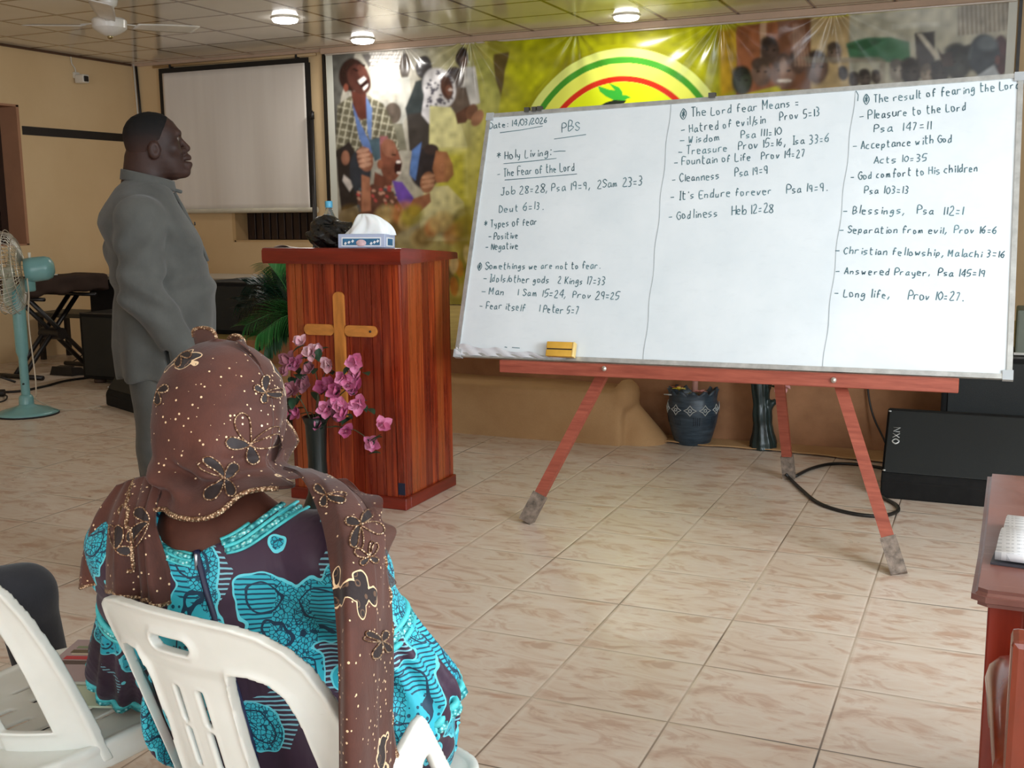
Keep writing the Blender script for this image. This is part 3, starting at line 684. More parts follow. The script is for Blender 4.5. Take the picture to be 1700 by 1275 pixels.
def ceiling_fan():
    p = at_Z(182, 46, 2.72); r = thing('ceiling_fan', (p[0], p[1], 2.72), 'white three-blade ceiling fan near the left front of the ceiling', 'fan')
    w = mat('glossy_white_enamel', (226, 222, 216), 0.22)
    S = 1.0
    obj('motor_housing', g_lathe([(0.0001, -0.062), (0.035, -0.058), (0.07, -0.042), (0.108, -0.018), (0.122, -0.004), (0.124, 0.05), (0.112, 0.062), (0.05, 0.068), (0.0001, 0.068)], 40), w, r, auto=35)
    obj('bottom_cap', g_lathe([(0.0001, -0.082), (0.012, -0.080), (0.02, -0.070), (0.022, -0.055)], 16), mat('brass_cap', (176, 160, 120), 0.25, 0.8), r)
    obj('coupling', g_lathe([(0.05, 0.066), (0.045, 0.10), (0.04, 0.155), (0.026, 0.165)], 20), w, r, auto=35)
    obj('down_rod', g_tube([(0, 0, 0.15), (0, 0, ZC - 2.72)], 0.014, 10), mat('dark_rod', (60, 52, 48), 0.4), r)
    obj('canopy', g_lathe([(0.03, ZC - 2.72 - 0.07), (0.06, ZC - 2.72 - 0.05), (0.075, ZC - 2.72)], 24), w, r)
    for a in (-51.0, 69.0, 189.0):
        def bl(u, v):
            x = 0.20 + 0.50 * u; wd_ = 0.055 + 0.022 * math.sin(min(1, u * 1.4) * math.pi / 2) - 0.03 * max(0, u - 0.9) * 10 * (u - 0.9) * 10 * 0.3
            y = (v - 0.5) * 2 * wd_
            return (x, y, 0.03 - y * 0.22 + 0.03 * u)
        b = obj('blade', g_grid(bl, 16, 6, 0.005), w, r); b.rotation_euler = (0, 0, math.radians(a))
        k = obj('blade_arm', g_box(0.14, 0.035, 0.008, (0.165, 0, 0.034), 0.003, 1), w, b)
ceiling_fan()
# ------------------------------------------------------------------ whiteboard on its easel
ST = {  # single-line handwriting strokes; grid x 0..4, y: baseline 2, x-height 5, cap 8, descender 0
'A': '02 28|28 42|14 34', 'B': '02 08 28 37 25 05|25 44 33 12 02', 'C': '47 28 06 04 22 43', 'D': '02 08 28 46 44 22 02', 'E': '48 08 02 42|05 35', 'F': '48 08 02|05 35',
'G': '47 28 06 04 22 43 45 25', 'H': '02 08|42 48|05 45', 'I': '12 18|08 28|02 22', 'J': '18 48|38 33 12 03', 'K': '02 08|48 04|15 42', 'L': '08 02 42', 'M': '02 08 24 48 42', 'N': '02 08 42 48',
'P': '02 08 38 46 25 05', 'S': '47 28 07 25 44 22 03', 'T': '08 48|28 22', 'W': '08 12 26 32 48', 'R': '02 08 38 46 25 05|25 42',
'a': '35 15 03 12 33|35 33 42', 'b': '08 02|03 25 44 32 02', 'c': '35 15 03 12 32', 'd': '35 15 03 12 33|38 32', 'e': '04 34 25 05 03 12 32', 'f': '37 28 16 12|05 35', 'g': '35 15 03 13 34|35 31 10 01', 'h': '08 02|04 25 34 32', 'i': '15 12|16 17',
'j': '25 21 00|26 27', 'k': '08 02|35 03|14 32', 'l': '18 12', 'm': '05 02|04 15 22|24 35 42', 'n': '05 02|04 25 34 32', 'o': '25 05 03 12 33 25', 'p': '05 00|04 25 34 22 03', 'r': '05 02|04 15 35', 's': '35 15 04 33 12 02', 't': '18 13 22 32|06 36',
'u': '05 03 12 33|35 32', 'v': '05 12 35', 'w': '05 12 24 32 45', 'x': '05 32|35 02', 'y': '05 13 33|35 31 10', 'z': '05 35 02 32',
'0': '28 06 04 22 44 46 28', '1': '18 12', '2': '07 28 36 02 42', '3': '08 28 36 15 34 22 02', '4': '38 32|38 04 44', '5': '48 18 05 35 33 12 02', '6': '38 05 03 22 34 25 04', '7': '08 38 12', '8': '25 07 28 47 25 03 22 43 25', '9': '35 15 07 28 37 32',
'/': '01 38', ':': '15 16|12 13', '=': '05 35|03 33', '.': '12 22', ',': '13 01', '-': '04 44', '*': '04 46|06 44|27 23', "'": '18 17', '@': '28 06 04 22 44 46 28|15 35|16 34|14 36|27 23', ')': '08 25 02', '~': '04 15 33 44'}
def whiteboard():
    bl, br, tl, tr = [np.array(v) for v in ((-0.733, 1.800, 0.702), (1.629, 1.800, 0.717), (-0.753, 2.250, 1.832), (1.612, 2.250, 1.889))]
    tr = at_plane(1699.8, 122.0, bl, np.cross(br - bl, tl - bl))
    ux = (br - bl); ux /= np.linalg.norm(ux); n = np.cross(ux, tl - bl); n /= np.linalg.norm(n)      # n faces the room (-y)
    if n[1] > 0: n = -n
    root = thing('whiteboard', (0.45, 1.80, 0.70), 'large whiteboard covered with handwritten notes resting on the wooden easel', 'whiteboard')
    t = NT('worn_white_laminate'); p = t.coord(); a = t.noise(p, 3.0, 4, 0.6); b = t.noise(t.mapping(p, (2, 1, 6)), 6, 4, 0.7)
    c = t.ramp(a, [(0.3, srgb(214, 222, 226)), (0.7, srgb(226, 232, 235))]); c = t.mix(t.ramp(b, [(0.55, G4(0)), (0.8, G4(0.22))]), c, srgb(196, 204, 208))
    t.set(c, 0.28, 0, 0.5); M_WB = t.m
    th = 0.014
    def quad(a, b, c_, d, off0, off1):
        V = [tuple(p + n * off0) for p in (a, b, c_, d)] + [tuple(p + n * off1) for p in (a, b, c_, d)]
        return V, [(0, 1, 2, 3)[::-1], (4, 5, 6, 7), (0, 1, 5, 4), (1, 2, 6, 5), (2, 3, 7, 6), (3, 0, 4, 7)]
    obj('board_panel', quad(bl, br, tr, tl, -th, 0.0), M_WB, root, world=True, smooth=False)
    alu = mat('worn_aluminium', (188, 190, 188), 0.35, 0.6, var=0.2, vscale=20)
    W = 0.020
    def L(s, a, b): return a + (b - a) * s
    ly = (tl - bl) / np.linalg.norm(tl - bl)
    def rail(a, b, inward, w=W):
        return quad(a, b, b + inward * w, a + inward * w, -th - 0.003, 0.007)
    for a, b, i, nm in ((bl, br, ly, 'bottom_frame'), (tl, tr, -ly, 'top_frame'), (bl, tl, ux, 'side_frame'), (br, tr, -ux, 'side_frame')):
        obj(nm, rail(a, b, i), alu, root, world=True, smooth=False)
    cor = mat('grey_corner_cap', (176, 180, 182), 0.4)
    for a, i, j in ((bl, ux, ly), (br, -ux, ly), (tl, ux, -ly), (tr, -ux, -ly)):
        obj('corner_cap', quad(a - i * 0.004 - j * 0.004, a + i * 0.034 - j * 0.004, a + i * 0.034 + j * 0.034, a - i * 0.004 + j * 0.034, -th - 0.006, 0.010), cor, root, world=True, smooth=False)
    clipm = mat('dark_clip', (70, 68, 62), 0.5)
    gs = []
    for q in ((876, 183), (888, 182), (897, 181), (1183, 159)):
        p = at_plane(q[0], q[1], tl, n); gs.append(g_box(0.022 if q[0] < 1000 else 0.03, 0.03, 0.022, tuple(p + n * 0.004)))
    for g in gs: obj('clip', g, clipm, root, world=True, smooth=False)
    # torn protective film along the lower left edge
    def film(u, v):
        p = bl + ux * (0.005 + 0.55 * u) + ly * (0.006 + (0.050 * (1 - u) ** 0.7 + 0.006 * math.sin(u * 21)) * v) + n * (0.009 + 0.004 * math.sin(u * 40 + v * 5)); return p
    tf = NT('torn_clear_film'); tf.set(srgb(206, 206, 210), 0.2, 0, 0.6)
    obj('protective_film', g_grid(film, 50, 5), tf.m, root, world=True)
    # handwriting
    def P2(px, py): return at_plane(px, py, bl, n) + n * 0.0012
    gs = []
    def ribbon(P, w):
        P = [np.array(p) for p in P]; V = []; F = []
        for i, p in enumerate(P):
            d = P[min(i + 1, len(P) - 1)] - P[max(i - 1, 0)]; d = d / (np.linalg.norm(d) + 1e-12); s = np.cross(n, d); ww = w * (0.8 + 0.35 * rng.random())
            V += [tuple(p + s * ww / 2), tuple(p - s * ww / 2)]
        F = [(2 * i, 2 * i + 1, 2 * i + 3, 2 * i + 2) for i in range(len(P) - 1)]
        return V, F
    def write(txt, x0, y0, x1, y1, h=10.0, w=0.0042, bold=1.0):
        e = np.array([x1 - x0, y1 - y0], float); Ltot = np.linalg.norm(e); e /= Ltot; up = np.array([e[1], -e[0]])
        adv = [(2.6 if ch in " '" else 2.2 if ch in 'ilI1:.,/' else 5.6 if ch in '@mwMW' else 4.4) for ch in txt]; tot = sum(adv); k = Ltot / tot
        kx = k * 0.78; ky = h / 6.0; cur = 0.0
        for ch, ad in zip(txt, adv):
            if ch in ST:
                jy = rng.uniform(-0.35, 0.35); sc = rng.uniform(0.88, 1.12); big = 1.35 if ch == '@' else 1.0
                for stroke in ST[ch].split('|'):
                    pts = [(int(q[0]), int(q[1]) - 2) for q in stroke.split()]
                    pts = [(a + rng.uniform(-0.22, 0.22), b + rng.uniform(-0.22, 0.22)) for a, b in pts]
                    if len(pts) > 2: pts = [tuple(q) for q in catmull([(a, b, 0) for a, b in pts], 3)]; pts = [(q[0], q[1]) for q in pts]
                    W3 = []
                    for a, b in pts:
                        a2 = a + b * 0.16; q = np.array([x0, y0]) + e * (cur * k + a2 * kx * sc * big) + up * ((b * big + jy - (1.0 if ch == '@' else 0)) * ky * sc); W3.append(P2(*q))
                    gs.append(ribbon(W3, w * bold))
            cur += ad
    def line(*pts, w=0.0038):
        gs.append(ribbon([P2(x, y) for x, y in pts], w))
    T = [("Date: 14/03/2026", 813, 214, 911, 203.5, 9.5), ("PBS", 933, 219.5, 966, 216, 15), ("* Holy Living:", 825, 265, 917, 258, 13), ("- The Fear of the Lord", 826, 294, 956, 283, 13),
         ("Job 28=28, Psa 19=9,  2Sam 23=3", 832, 324, 1069, 307, 13), ("Deut 6=13.", 829, 353, 904, 347, 12), ("* Types of fear", 804, 378, 894, 373, 12), ("- Positive", 811, 398, 862, 396, 11), ("- Negative", 806, 415, 862, 413, 11),
         ("@ Somethings we are not to fear.", 793, 447, 998, 446, 11), ("- Idols/other gods   2 Kings 17=33", 802, 467, 1006, 473, 12), ("- Man    1 Sam 15=24,  Prov 29=25", 799, 488, 1030, 498, 12), ("- Fear itself     1 Peter 5=7", 796, 512, 962, 522, 12),
         ("@ The Lord fear Means =", 1130, 196, 1330, 176, 14), ("- Hatred of evil/sin    Prov 5=13", 1131, 222, 1364, 192, 14), ("- Wisdom      Psa 111=10", 1129, 239, 1299, 224, 12), ("- Treasure   Prov 15=16,  Isa 33=6", 1126, 258, 1379, 235, 13), ("- Fountain of Life   Prov 14=27", 1119, 275, 1339, 260, 13),
         ("- Cleanness     Psa 19=9", 1116, 304, 1277, 288, 13), ("- It's Endure forever    Psa 19=9.", 1113, 332, 1375, 317, 13), ("- Godliness    Heb 12=28", 1110, 365, 1286, 352, 14),
         ("@ The result of fearing the Lord", 1434, 173, 1696, 146, 14), ("- Pleasure to the Lord", 1427, 199, 1607, 183, 14), ("Psa  147=11", 1451, 220, 1549, 214, 13), ("- Acceptance with God", 1416, 249, 1583, 236, 13), ("Acts 10=35", 1451, 272, 1541, 267, 11),
         ("- God comfort to His children", 1412, 299, 1626, 284, 13), ("Psa 103=13", 1435, 322, 1511, 321, 12), ("- Blessings,   Psa  112=1", 1399, 355, 1602, 357, 14), ("- Separation from evil,  Prov 16=6", 1393, 387, 1657, 388, 12), ("- Christian fellowship, Malachi 3=16", 1386, 421, 1671, 428, 12),
         ("- Answered Prayer,  Psa 145=19", 1387, 455, 1638, 460, 12), ("- Long life,     Prov 10=27.", 1385, 492, 1601, 500, 14)]
    for a in T: write(*a)
    line((830, 220.5), (865, 216), (901, 209.5)); line((920, 231), (945, 227.5), (973, 223.5)); line((836, 272), (880, 268), (924, 263)); line((838, 299), (900, 294), (958, 289)); line((919, 252), (929, 251), (939, 251)); line((1421, 151), (1425, 158), (1424, 168)); line((838, 576), (842, 577)); line((850, 577), (863, 578))
    ink = NT('marker_ink'); nn = ink.noise(ink.coord(), 9, 3, 0.6)
    ink.set(ink.ramp(nn, [(0.3, srgb(48, 78, 88)), (0.7, srgb(108, 140, 148))]), 0.5, 0, 0.3)
    obj('handwriting', g_join(*gs), ink.m, root, world=True, smooth=False, label='dark teal handwritten notes')
    gs.clear(); ink2 = NT('faint_pencil_line'); ink2.set(srgb(164, 172, 176), 0.6); ink2 = ink2.m
    for a, b in (((1114, 172), (1068, 600)), ((1420, 152), (1366, 610))):
        line(*[(a[0] + (b[0] - a[0]) * s + 1.2 * math.sin(s * 31), a[1] + (b[1] - a[1]) * s) for s in np.linspace(0, 1, 40)], w=0.003)
        obj('column_rule', g_join(*gs), ink2, root, world=True, smooth=False); gs.clear()

    # easel
    wood = NT('red_brown_stained_wood'); v = wood.mapping(wood.coord(), (4, 4, 4)); nz = wood.noise(wood.mapping(wood.coord(), (2.5, 30, 30)), 3, 4, 0.6)
    wood.set(wood.ramp(nz, [(0.3, srgb(134, 62, 46)), (0.7, srgb(166, 86, 66))]), 0.42); wood = wood.m
    e = thing('easel', (0.47, 1.95, 0.0), 'red-brown wooden tripod easel holding up the whiteboard', 'easel')
    def beam(a, b, w1, w2, side):
        a, b = np.array(a, float), np.array(b, float); d = (b - a) / np.linalg.norm(b - a); s = np.array(side, float); s -= d * (s @ d); s /= np.linalg.norm(s); q = np.cross(d, s)
        V = [tuple(p + s * w1 * i / 2 + q * w2 * j / 2) for p in (a, b) for i, j in ((-1, -1), (1, -1), (1, 1), (-1, 1))]
        return V, [(0, 1, 2, 3), (7, 6, 5, 4), (0, 4, 5, 1), (1, 5, 6, 2), (2, 6, 7, 3), (3, 7, 4, 0)]
    rust = mat('taped_worn_leg_end', (126, 112, 100), 0.55, 0.1, var=0.5, vscale=40, bump=0.6)
    apex = np.array([0.47, 2.31, 1.765])
    for foot, top, lab in (((-0.30, 1.61, 0.004), (0.43, 2.36, 1.75), 0), ((1.279, 1.484, 0.004), (0.52, 2.44, 1.75), 0), ((0.643, 2.83, 0.004), (0.49, 2.47, 1.77), 0)):
        f, tp = np.array(foot), np.array(top); m = f + (tp - f) * 0.068
        lg = obj('leg', beam(m, tp, 0.048, 0.030, (1, 0, 0)), wood, e, world=True, smooth=False)
        obj('leg_end', beam(f, m, 0.060, 0.042, (1, 0, 0)), rust, lg, world=True, smooth=False, label='leg end wrapped in worn grey tape')
    obj('support_rail', g_xf(g_box(1.935, 0.030, 0.056, (0, 0, 0), 0.003, 1), Matrix.Translation((0.476, 1.782, 0.679)) @ Matrix.Rotation(-0.0075, 4, 'Y')), wood, e, world=True, smooth=False)
    bolt = mat('steel_bolt', (206, 198, 190), 0.3, 0.7)
    for q in ((1003, 612), (1384, 631)):
        p = at_Y(q[0], q[1], 1.762); obj('bolt', g_lathe([(0.011, 0), (0.010, 0.005), (0.0001, 0.008)], 12, fn=None) if 0 else g_xf(g_lathe([(0.012, 0), (0.011, 0.004), (0.0001, 0.008)], 12), Matrix.Translation(p) @ Matrix.Rotation(math.pi / 2, 4, 'X')), bolt, e, world=True)
    obj('apex_block', g_box(0.13, 0.04, 0.05, (0.48, 2.415, 1.735), 0.004, 1), wood, e, world=True, smooth=False)
    # duster on the frame ledge
    c = at_plane(931, 581, bl + n * 0.03, n)
    d = thing('board_duster', tuple(c - ly * 0.033), 'yellow wooden board duster standing on the lower edge of the whiteboard', 'duster')
    R = Matrix((tuple(ux), tuple(np.cross(ly, ux)), tuple(ly))).transposed().to_4x4()
    yel = mat('yellow_varnished_wood', (214, 164, 62), 0.4, var=0.12, vscale=14); felt = mat('dark_felt', (52, 44, 34), 0.9)
    def loc(g): return g_xf(g, R)
    obj('wooden_back', loc(g_box(0.130, 0.030, 0.031, (0, 0, 0.052), 0.003, 2)), yel, d)
    obj('wooden_back', loc(g_box(0.130, 0.030, 0.030, (0, 0, 0.016), 0.003, 2)), yel, d)
    obj('felt_strip', loc(g_box(0.122, 0.024, 0.008, (-0.002, 0, 0.0345))), felt, d, smooth=False)
    obj('end_cap', loc(g_box(0.010, 0.034, 0.068, (0.063, 0, 0.034), 0.003, 2)), mat('pale_wood_end', (236, 204, 128), 0.4), d)
whiteboard()
# ------------------------------------------------------------------ lectern and what stands on and by it
def lectern_wood():
    t = NT('red_mahogany_planks'); p = t.coord()
    sep = t.n('ShaderNodeSeparateXYZ'); t.l(p, sep.inputs[0])
    s = t.math('ADD', sep.outputs[0], sep.outputs[1])
    c = t.math('FLOOR', t.math('MULTIPLY', s, 15.0))
    wn = t.n('ShaderNodeTexWhiteNoise'); wn.noise_dimensions = '1D'; t.l(c, wn.inputs['W'])
    g = t.noise(t.mapping(p, (26, 26, 1.3)), 1.6, 5, 0.62, 0.6)
    base = t.ramp(g, [(0.28, srgb(78, 22, 10)), (0.5, srgb(136, 42, 18)), (0.68, srgb(176, 72, 30)), (0.82, srgb(206, 112, 58))])
    base = t.mix(t.ramp(wn.outputs['Value'], [(0.0, G4(0.6)), (0.5, G4(0.0))]), base, srgb(92, 26, 14))
    base = t.mix(t.ramp(wn.outputs['Value'], [(0.6, G4(0.0)), (1.0, G4(0.6))]), base, srgb(176, 92, 42))
    t.set(base, t.ramp(g, [(0.2, G4(0.22)), (0.8, G4(0.36))]), 0, 0.5, Coat_Weight=0.25, Coat_Roughness=0.15)
    t.bump(g, 0.12, 0.002); return t.m
M_MAHO = lectern_wood()
M_MAHO2 = mat('dark_red_varnished_wood', (116, 34, 20), 0.28, var=0.3, vscale=3, stretch=(1, 1, 8))
def lectern():
    X0, X1, Y0, Y1 = -1.515, -0.905, 1.60, 2.10
    r = thing('lectern', ((X0 + X1) / 2, (Y0 + Y1) / 2, 0), 'tall red-brown wooden lectern with a pale wooden cross on its front', 'lectern')
    zt = 1.14
    gs = [g_box2((X0 + 0.01, Y0 + 0.012, 0.05), (X1 - 0.01, Y0 + 0.022, zt))]
    w = [0.052, 0.040, 0.062, 0.050, 0.066, 0.070, 0.058, 0.064, 0.052, 0.060, 0.036]; tot = sum(w); x = X0
    for a in w:
        b = a * (X1 - X0) / tot; gs.append(g_box2((x + 0.0016, Y0, 0.05), (x + b - 0.0016, Y0 + 0.02, zt))); x += b
    obj('front_panel', g_join(*gs), M_MAHO, r, world=True, smooth=False)
    for nm, xa, xb in (('side_panel', X1 - 0.02, X1), ('side_panel', X0, X0 + 0.02)):
        gs = []; y = Y0 + 0.021
        for k, a in enumerate((0.048, 0.088, 0.076, 0.090, 0.072, 0.104)):
            gs.append(g_box2((xa, y + 0.001, 0.05), (xb, min(Y1, y + a) - 0.001, zt))); y += a
        obj(nm, g_join(*gs), M_MAHO, r, world=True, smooth=False)
    obj('shelf', g_box2((X0 + 0.02, Y0 + 0.025, 0.62), (X1 - 0.02, Y1 - 0.01, 0.64)), M_MAHO2, r, world=True, smooth=False)
    # plinth
    obj('plinth', g_join(g_box2((X0 - 0.015, Y0 - 0.018, 0), (X1 + 0.016, Y0 + 0.03, 0.058), 0.004, 1), g_box2((X1 - 0.02, Y0 + 0.03, 0), (X1 + 0.016, Y1, 0.058), 0.004, 1), g_box2((X0 - 0.015, Y0 + 0.03, 0), (X0 + 0.02, Y1, 0.058), 0.004, 1)), M_MAHO2, r, world=True, smooth=False)
    # top: sloping down to the speaker's side
    pr = [(1.555, 1.137), (1.548, 1.150), (1.548, 1.196), (1.556, 1.208), (1.575, 1.211), (2.10, 1.172), (2.115, 1.166), (2.115, 1.140)]
    xa, xb = -1.610, -0.866
    V = [(xa, y, z) for y, z in pr] + [(xb, y, z) for y, z in pr]; n = len(pr)
    F = [tuple(range(n)), tuple(range(n, 2 * n))[::-1]] + [(i, n + i, n + (i + 1) % n, (i + 1) % n) for i in range(n)]
    obj('top', (V, F), M_MAHO2, r, world=True, smooth=False)
    # cross
    ply = mat('pale_varnished_wood', (196, 126, 58), 0.35, var=0.22, vscale=3, stretch=(4, 4, 14))
    ply2 = mat('pale_varnished_wood_upright', (190, 120, 54), 0.35, var=0.22, vscale=3, stretch=(14, 14, 3))
    def bar(hw, hh, y0, y1):
        o = []
        rr = min(hw, hh)
        for k in range(24):
            a = 2 * math.pi * k / 24; cx = max(0, hw - rr) * (1 if math.cos(a) > 0 else -1); cz = max(0, hh - rr) * (1 if math.sin(a) > 0 else -1)
            o.append((cx + rr * math.cos(a), cz + rr * math.sin(a)))
        g = g_prism(o, y1 - y0); return [(v[0], y0 + v[2], v[1]) for v in g[0]], [f[::-1] for f in g[1]]
    cp = at_Y(566, 548, Y0); top = at_Y(562, 484, Y0); lo = at_Y(508, 549, Y0); hi = at_Y(627, 547, Y0)
    cx, cz = cp[0], cp[2]; hl = 0.305
    c = obj('cross', g_move(bar(0.027, hl, Y0 - 0.018, Y0 - 0.0005), (cx, 0, top[2] - hl)), ply2, r, world=True, smooth=False, label='pale upright of the cross')
    for a, b in ((lo[0], cx - 0.028), (cx + 0.028, hi[0])):
        obj('cross_arm', g_move(bar((b - a) / 2, 0.026, Y0 - 0.016, Y0 - 0.0005), ((a + b) / 2, 0, cz)), ply, c, world=True, smooth=False)
    obj('cross_screw', g_xf(g_lathe([(0.006, 0), (0.005, 0.003), (0.0001, 0.004)], 10), Matrix.Translation((hi[0] - 0.03, Y0 - 0.016, cz)) @ Matrix.Rotation(math.pi / 2, 4, 'X')), M_BLACK, c, world=True)
    p = at_Y(667, 812, Y0 - 0.001); obj('sticker', g_box(0.036, 0.0015, 0.056, (p[0], Y0 - 0.001, p[2])), mat('navy_sticker', (24, 32, 54), 0.4), r, world=True, smooth=False, label='small navy blue sticker')
    # ---- on the lectern
    def topz(y): return 1.2115 - (y - 1.575) * 0.0743
    tz = topz(1.66)
    t = thing('tissue_box', (-1.108, 1.665, tz), 'blue and white tissue box with a white tissue pulled up on the lectern', 'tissue box', rotz=math.radians(9)); t.rotation_euler = (-0.074, 0, math.radians(7))
    card = mat('pale_blue_card', (178, 188, 214), 0.45, var=0.05); blue = mat('blue_print', (52, 108, 146), 0.45, var=0.2, vscale=40); wh = mat('white_card', (232, 234, 238), 0.5, var=0.03)
    pink = mat('pale_pink_print', (222, 188, 192), 0.5, var=0.2, vscale=60)
    obj('carton', g_box(0.232, 0.118, 0.062, (0, 0, 0.032), 0.002, 1), card, t, smooth=False)
    f = obj('printed_panel', g_box(0.196, 0.0015, 0.040, (0.0, -0.0592, 0.028)), wh, t, smooth=False)
    obj('blue_field', g_box(0.184, 0.001, 0.030, (0.0, -0.0603, 0.027)), blue, f, smooth=False)
    gs = [];
    for k, x in enumerate((-0.078, -0.060, -0.042, 0.050, 0.066, 0.082)):
        gs.append(g_box(0.010, 0.0008, 0.012, (x, -0.0612, 0.020 + (k % 3) * 0.005), 0.0004, 1, Matrix.Rotation(0.7, 4, 'Y')))
    for g in gs: obj('flower_print', g, wh, f, smooth=False)
    obj('pink_print', g_xf(g_lathe([(0.016, 0), (0.015, 0.001), (0.0001, 0.0012)], 14), Matrix.Translation((0.0, -0.0610, 0.022)) @ Matrix.Rotation(math.pi / 2, 4, 'X') @ Matrix.Scale(1.6, 4, (1, 0, 0))), pink, f)
    e = obj('end_panel', g_box(0.0015, 0.082, 0.042, (0.1163, 0, 0.028)), wh, t, smooth=False)
    obj('blue_field', g_box(0.001, 0.056, 0.030, (0.1174, 0, 0.028)), blue, e, smooth=False)
    tis = NT('white_tissue_paper'); tis.set(srgb(244, 246, 246), 0.9, 0, 0.2, Subsurface_Weight=0.1)
    def tf(u, v):
        a = 2 * math.pi * u; h = v
        rx = 0.088 * (1 - h) ** 0.55 + 0.022 * (1 - h) + 0.004; ry = 0.030 * (1 - h) ** 0.6 + 0.004
        fo = 1 + 0.16 * math.sin(a * 5 + h * 3) * (1 - h * 0.4) + 0.06 * math.sin(a * 11 - h * 4); rx *= 1 - 0.25 * h
        z = 0.060 + 0.098 * math.sin(h * math.pi / 2) ** 0.9 - 0.018 * (1 - h) * abs(math.cos(a)) * 0
        return (0.012 - 0.010 * h + 0.010 * math.sin(h * 5) + rx * fo * math.cos(a), ry * fo * math.sin(a), z)
    obj('tissue', g_grid(tf, 60, 24), tis.m, t)
    # black polythene bag
    bag = NT('black_polythene'); pb = bag.coord(); nz = bag.noise(pb, 16, 5, 0.65, 0.8)
    bag.set(srgb(20, 23, 25), bag.ramp(nz, [(0.3, G4(0.12)), (0.7, G4(0.32))]), 0, 0.6); vv = bag.voro(pb, 26, 'DISTANCE_TO_EDGE'); bag.bump(bag.math('ADD', nz, bag.math('MULTIPLY', vv, 1.2)), 0.9, 0.012)
    def bf(X, Y, Z):
        d = d_ell(X, Y, Z, (0, 0, 0.055), (0.118, 0.075, 0.068)); d = smin(d, d_ell(X, Y, Z, (-0.040, 0.0, 0.115), (0.062, 0.045, 0.045)), 0.025)
        d = smin(d, d_ell(X, Y, Z, (0.045, 0.0, 0.088), (0.045, 0.04, 0.045)), 0.02)
        d = d + 0.006 * np.sin(X * 60 + 20 * Z) * np.cos(Y * 50 + Z * 70) + 0.004 * np.sin(Z * 120 + X * 90)
        return np.maximum(d, -Z)
    b = obj('plastic_bag', surf_nets(bf, (-0.15, -0.11, -0.006), (0.15, 0.11, 0.19), 0.006), bag.m, loc=(0, 0, 0))
    b.scale = (1.22, 1.15, 1.0); b.location = (-1.372, 1.80, topz(1.80) + 0.004); b.rotation_euler = (-0.074, 0, 0); tag(b, 'crumpled black plastic bag lying on the lectern beside the tissue box', 'bag')
    bt = thing('water_bottle', (-1.490, 1.95, topz(1.95)), 'clear plastic water bottle with blue cap behind the black bag on the lectern', 'bottle'); bt.scale = (1.15, 1.15, 1.28)
    cl = NT('clear_plastic'); cl.set((0.9, 0.95, 0.97, 1), 0.05, 0, 0.5, Transmission_Weight=0.9, IOR=1.25)
    obj('body', g_lathe([(0.0001, 0.0), (0.030, 0.002), (0.033, 0.02), (0.033, 0.10), (0.030, 0.125), (0.016, 0.150), (0.0135, 0.165)], 24), cl.m, bt)
    obj('cap', g_lathe([(0.0155, 0.164), (0.0165, 0.168), (0.0165, 0.186), (0.015, 0.189), (0.0001, 0.1895)], 24), mat('sky_blue_cap', (92, 178, 214), 0.35), bt, auto=40)
    pp = obj('paper_sheet', g_grid(lambda u, v: (-1.58 + 0.10 * u + 0.02 * v, 1.60 + 0.12 * v - 0.01 * u, topz(1.60 + 0.12 * v - 0.01 * u) + 0.002 + 0.010 * u * (1 - u) * 4 * (1 - v)), 10, 6, 0.0006), mat('cream_paper', (226, 206, 188), 0.8), loc=(-1.53, 1.66, 1.207))
    tag(pp, 'folded cream paper sheet on the left corner of the lectern', 'paper')
lectern()

